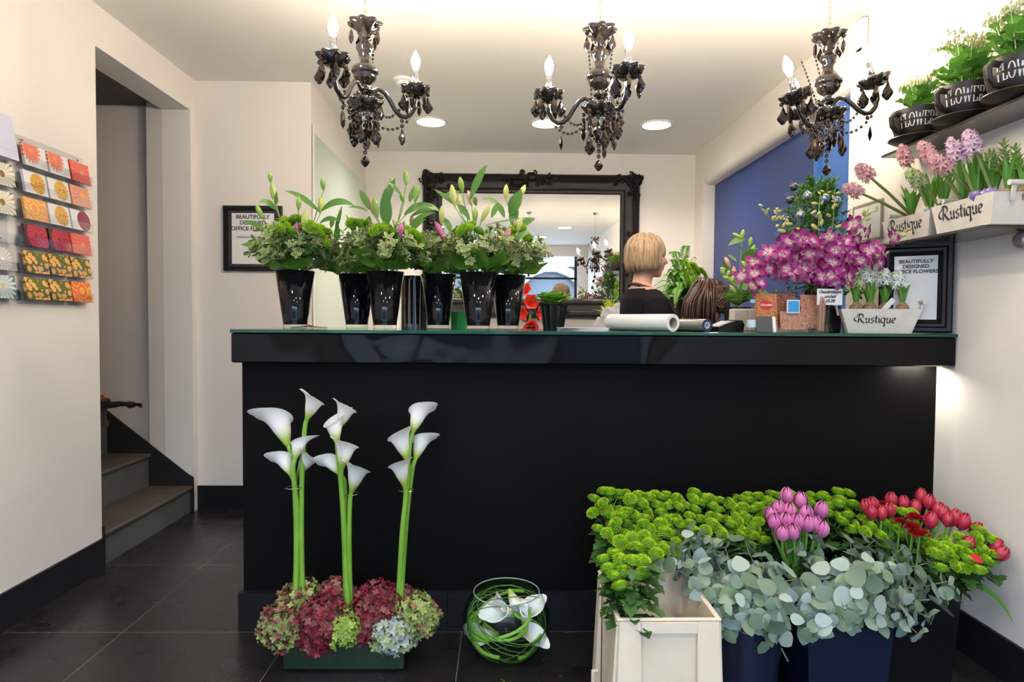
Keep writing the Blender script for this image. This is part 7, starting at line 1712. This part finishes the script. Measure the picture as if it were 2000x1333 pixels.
def tulip(nm, px, py, Y, foot, label, sc=1.0, leafy=1, grp=None):
    top = at(px, py, Y); F = Vector(foot); t = thing('tulip', label, 'flower', F, group=grp); up = top - F; d = (up.normalized() + Vector((q.uniform(-.15, .15), -0.12, 0.6))).normalized(); B = up - d * 0.026 * sc
    ref('bloom', q.choice(tme[nm]), t, B, aim(d, q.uniform(0, 6)), sc)
    MB().tube([(0, 0, 0), B * 0.5 + Vector((0, 0, 0.02)), B - d * 0.04, B], [0.005, 0.0045, 0.004, 0.004], 8).build('stem', M['stem'], t)
    for k in range(leafy): a = q.uniform(0, 6.28); MB().blade([B * 0.55, B * 0.85 + Vector((0.03 * math.cos(a), 0.03 * math.sin(a), 0)), B * 0.98 + Vector((0.035 * math.cos(a), 0.035 * math.sin(a) - .01, -0.005))], 0.034, (math.cos(a), math.sin(a), 0.5), 0.4).build('leaf', M['hyleaf'], t)
for k, (px, py) in enumerate(((1537, 968), (1564, 977), (1520, 993), (1542, 998), (1574, 1002), (1605, 995), (1513, 1019), (1534, 1017), (1557, 1018), (1577, 1022), (1592, 1022), (1606, 1032), (1549, 1038), (1507, 1004), (1528, 1040))):
    pos = 'topmost' if k == 0 else None
    tulip('pink', px, py, 2.12 - (py - 968) * 0.0022, (1.02, 2.12, 0.20), 'topmost pink tulip in front of the lime mass' if k == 0 else 'lilac pink tulip in the bunch above the eucalyptus', 1.15, 1 if k % 3 == 0 else 0, None if k == 0 else 'pink tulips above the eucalyptus')
RT = [(1692, 988), (1702, 1000), (1722, 1001), (1741, 975), (1738, 996), (1765, 982), (1799, 968), (1788, 990), (1815, 980), (1834, 995), (1818, 1015), (1865, 1010), (1882, 1018), (1843, 1002), (1908, 1034), (1890, 1062), (1946, 1066), (1957, 1082), (1852, 1014), (1705, 984)]
sp = {6: 'topmost red tulip against the counter front', 14: 'red tulip standing alone right of the tulip bunch', 15: 'red tulip in front of the lime sprays at the right', 17: 'furthest right red tulip, before the wall', 0: 'furthest left red tulip'}
for k, (px, py) in enumerate(RT):
    tulip('red', px, py, 2.24 - (py - 968) * 0.0018, (1.39 + q.uniform(-.06, .06), 2.16, 0.22), sp.get(k, 'deep pink-red tulip in the bunch by the right wall'), 1.2 if k in (10, 11, 12, 15) else 1.05, 1 if k % 2 == 0 else 0, None if k in sp else 'red tulips by the right wall')
M['carn'] = leafmat('dark_red_petal', [(0.40, 0.004, 0.012), (0.28, 0.002, 0.008), (0.55, 0.02, 0.02)], 0.5)
for k, (px, py, Y, r) in enumerate(((1786, 1014, 2.10, 0.030), (1782, 1032, 2.07, 0.028), (1796, 1046, 2.04, 0.034), (1758, 1020, 2.12, 0.022), (1722, 985, 2.22, 0.018))):
    c = at(px, py, Y); t = thing('red_rose', ['dark red rose, upper of the three beside the tulips', 'dark red rose, middle of the three beside the tulips', 'dark red rose, largest and lowest of the three beside the tulips', 'small dark red rose left of the three', 'small dark red rose half hidden behind the tulips'][k], 'flower', c); m = MB()
    for j in range(34):
        a = j * 2.4; tt = j / 34; d = Vector((math.cos(a) * tt, math.sin(a) * tt, 1.15 - tt)); m.leaf(Vector((math.cos(a), math.sin(a), 0)) * r * 0.35 * tt, d, (0, 0, 1), r * 0.72, r * 0.85, -0.9 + 1.5 * tt, 0.35, 4, belly=0.7, wave=0.06)
    m.build('petals', M['carn'], t); MB().tube([(0, 0, 0.004), (0.0, 0.02, -0.2)], 0.003, 6).build('stem', M['stem'], t)
p = at(1905, 1092, 2.0); t = thing('red_petal_scrap', 'bright scarlet open tulip hanging low among the lime sprays', 'flower', p); m = MB()
m.leaf((-0.02, 0, .012), (1, -0.2, -0.5), (0, -1, 0.2), 0.05, 0.024, 0.3, 0.2, 5); m.build('petals', P('scarlet', (.7, .02, .03), .4), t)
# long leaf arching down in front of the wall
a = at(1898, 1140, 2.06); t = thing('arching_leaf', 'long strap leaf arching down before the right wall skirting', 'leaf', a); c = at(1981, 1222, 2.0) - a; b2 = at(1945, 1143, 2.03) - a
c.x = min(c.x, XR - 0.03 - a.x); MB().blade([(-0.06, 0.02, 0.02), b2, c], 0.030, (0.5, -0.7, 0.5), 0.3).build('blade', M['hyleaf'], t)
# darker leafy filling under the heads so no bucket shows between them
for (nm, x, y, z, rx, ry, n, lab) in (('filler_foliage', 0.52, 2.20, 0.43, 0.17, 0.10, 90, 'dark chrysanthemum foliage under the left lime mass'), ('filler_foliage', 0.80, 2.20, 0.42, 0.16, 0.10, 80, 'dark chrysanthemum foliage under the middle of the lime mass'), ('filler_foliage', 1.12, 2.22, 0.44, 0.16, 0.09, 80, 'dark chrysanthemum foliage under the pink tulips'), ('filler_foliage', 1.45, 2.10, 0.37, 0.15, 0.11, 110, 'dark leafy stems under the red tulips')):
    t = thing(nm, lab, 'foliage', (x, y, z)); m = MB()
    for k in range(n):
        aa = q.uniform(0, 6.28); p = Vector((q.uniform(-rx, rx), q.uniform(-ry, ry), q.uniform(-0.06, 0.055))); lobed_leaf(m, p, (math.cos(aa), math.sin(aa) - .4, q.uniform(-.2, .7)), (0, 0, 1), q.uniform(0.05, 0.08))
    m.build('leaves', M['mumleaf'], t)

# ================================================================ eucalyptus
M['euc'] = leafmat('eucalyptus_leaf', [(0.12, 0.19, 0.12), (0.30, 0.39, 0.30), (0.17, 0.26, 0.19), (0.46, 0.55, 0.52), (0.22, 0.33, 0.14), (0.24, 0.34, 0.33), (0.10, 0.17, 0.12)], 0.42, trans=0.12)  # tones vary per leaf; darkest stand in for shadow, palest for bluish highlights
def euc_branch(sd, L=0.30):
    qq = random.Random(sd); t = thing('eucalyptus_branch', 'eucalyptus', 'foliage'); pts = [Vector((0.02 * math.sin(i * .8 + sd), 0.02 * math.cos(i * 0.7 + sd), L * i / 8)) for i in range(9)]; pts[0] = Vector((0, 0, 0)); pts = [pts[0] - Vector((0, 0, 0.12))] + pts
    MB().tube(pts, [0.0030] * 3 + [0.0025] * 4 + [0.0015] * 3, 6).build('stem', P('eucalyptus_stem', (0.24, 0.26, 0.14), 0.6) if 'es' not in M else M['es'], t); m = MB()
    for i in range(2, 15):
        u = i / 14; p = Vector((0, 0, 0)).lerp(pts[-1], u); k0 = min(8, 1 + int(u * 8)); p = pts[k0].lerp(pts[min(9, k0 + 1)], u * 8 - int(u * 8)) if u < 1 else pts[-1]
        a0 = i * 1.35 + qq.random()
        for sg in (0, PI):
            a = a0 + sg; D = qq.uniform(0.034, 0.070) * (1.05 - 0.25 * u); d = Vector((math.cos(a), math.sin(a), qq.uniform(-0.35, 0.9))).normalized(); d, s1, n1 = basis(d, (qq.gauss(0, .5), qq.gauss(0, .5), 1)); c = p + d * (0.008 + D * 0.5); bend = qq.uniform(-.9, .9)
            vs = [c + n1 * 0.0025]
            for j in range(12):
                b = 2 * PI * j / 12; ex = math.cos(b) * D * (0.56 + 0.09 * max(0, math.cos(b)) ** 6); ey = math.sin(b) * D * 0.50 * (1 - 0.16 * math.cos(b)); vs.append(c + d * ex + s1 * ey + n1 * (bend * ex * ex / D + 0.6 * bend * ey * ey / D + 0.0012 * math.sin(5 * b)))
            m.add(vs, [(0, j + 1, (j + 1) % 12 + 1) for j in range(12)])
    m.build('leaves', M['euc'], t); return t
M['es'] = P('eucalyptus_stem', (0.24, 0.26, 0.14), 0.6)
ep = [euc_branch(s_) for s_ in range(5)]
def euc(px, py, Y, foot, lab, grp, sc=1.0):
    tip = at(px, py, Y); F = Vector(foot) + Vector((q.uniform(-.05, .05), q.uniform(-.04, .04), 0)); d = tip - F; L = 0.30 * sc; dd = d.normalized()
    # lay the leafy end over the crown of the bunch
    dd = (dd + Vector((0, -0.15, -0.10))).normalized(); o = place(q.choice(ep), tip - dd * L, (0, 0, 0), lab, grp, sc); o.rotation_euler = aim(dd, q.uniform(0, 6))
GA, GB = 'eucalyptus branches in the round bucket', 'eucalyptus branches in the square bucket'
for (px, py, Y) in ((1345, 1032, 2.05), (1310, 1075, 2.0), (1385, 1058, 2.0), (1300, 1100, 1.95), (1350, 1110, 1.90), (1420, 1070, 2.0), (1470, 1060, 2.02), (1440, 1110, 1.88), (1500, 1095, 1.92), (1390, 1150, 1.84), (1450, 1160, 1.80), (1510, 1150, 1.80), (1400, 1200, 1.80), (1470, 1215, 1.76), (1530, 1200, 1.78), (1540, 1240, 1.76), (1430, 1235, 1.80), (1495, 1180, 1.78), (1545, 1120, 1.88), (1500, 1245, 1.80)):
    euc(px, py, Y, (0.77, 1.95, 0.30), 'silvery eucalyptus branch spilling from the round navy bucket', GA, q.uniform(0.85, 1.0))
for (px, py, Y) in ((1560, 1070, 2.0), (1610, 1062, 2.0), (1660, 1056, 2.02), (1715, 1060, 2.02), (1765, 1068, 2.0), (1805, 1095, 1.95), (1590, 1110, 1.9), (1650, 1110, 1.88), (1710, 1110, 1.88), (1770, 1120, 1.86), (1850, 1140, 1.92), (1875, 1170, 1.9), (1600, 1165, 1.8), (1660, 1165, 1.78), (1725, 1170, 1.78), (1790, 1175, 1.82), (1585, 1220, 1.78), (1640, 1215, 1.76), (1700, 1215, 1.78), (1765, 1220, 1.8), (1820, 1200, 1.86), (1580, 1245, 1.78), (1800, 1235, 1.82), (1680, 1180, 1.76)):
    euc(px, py, Y, (1.06, 1.98, 0.30), 'silvery eucalyptus branch spilling from the square navy bucket', GB, q.uniform(0.85, 1.0))
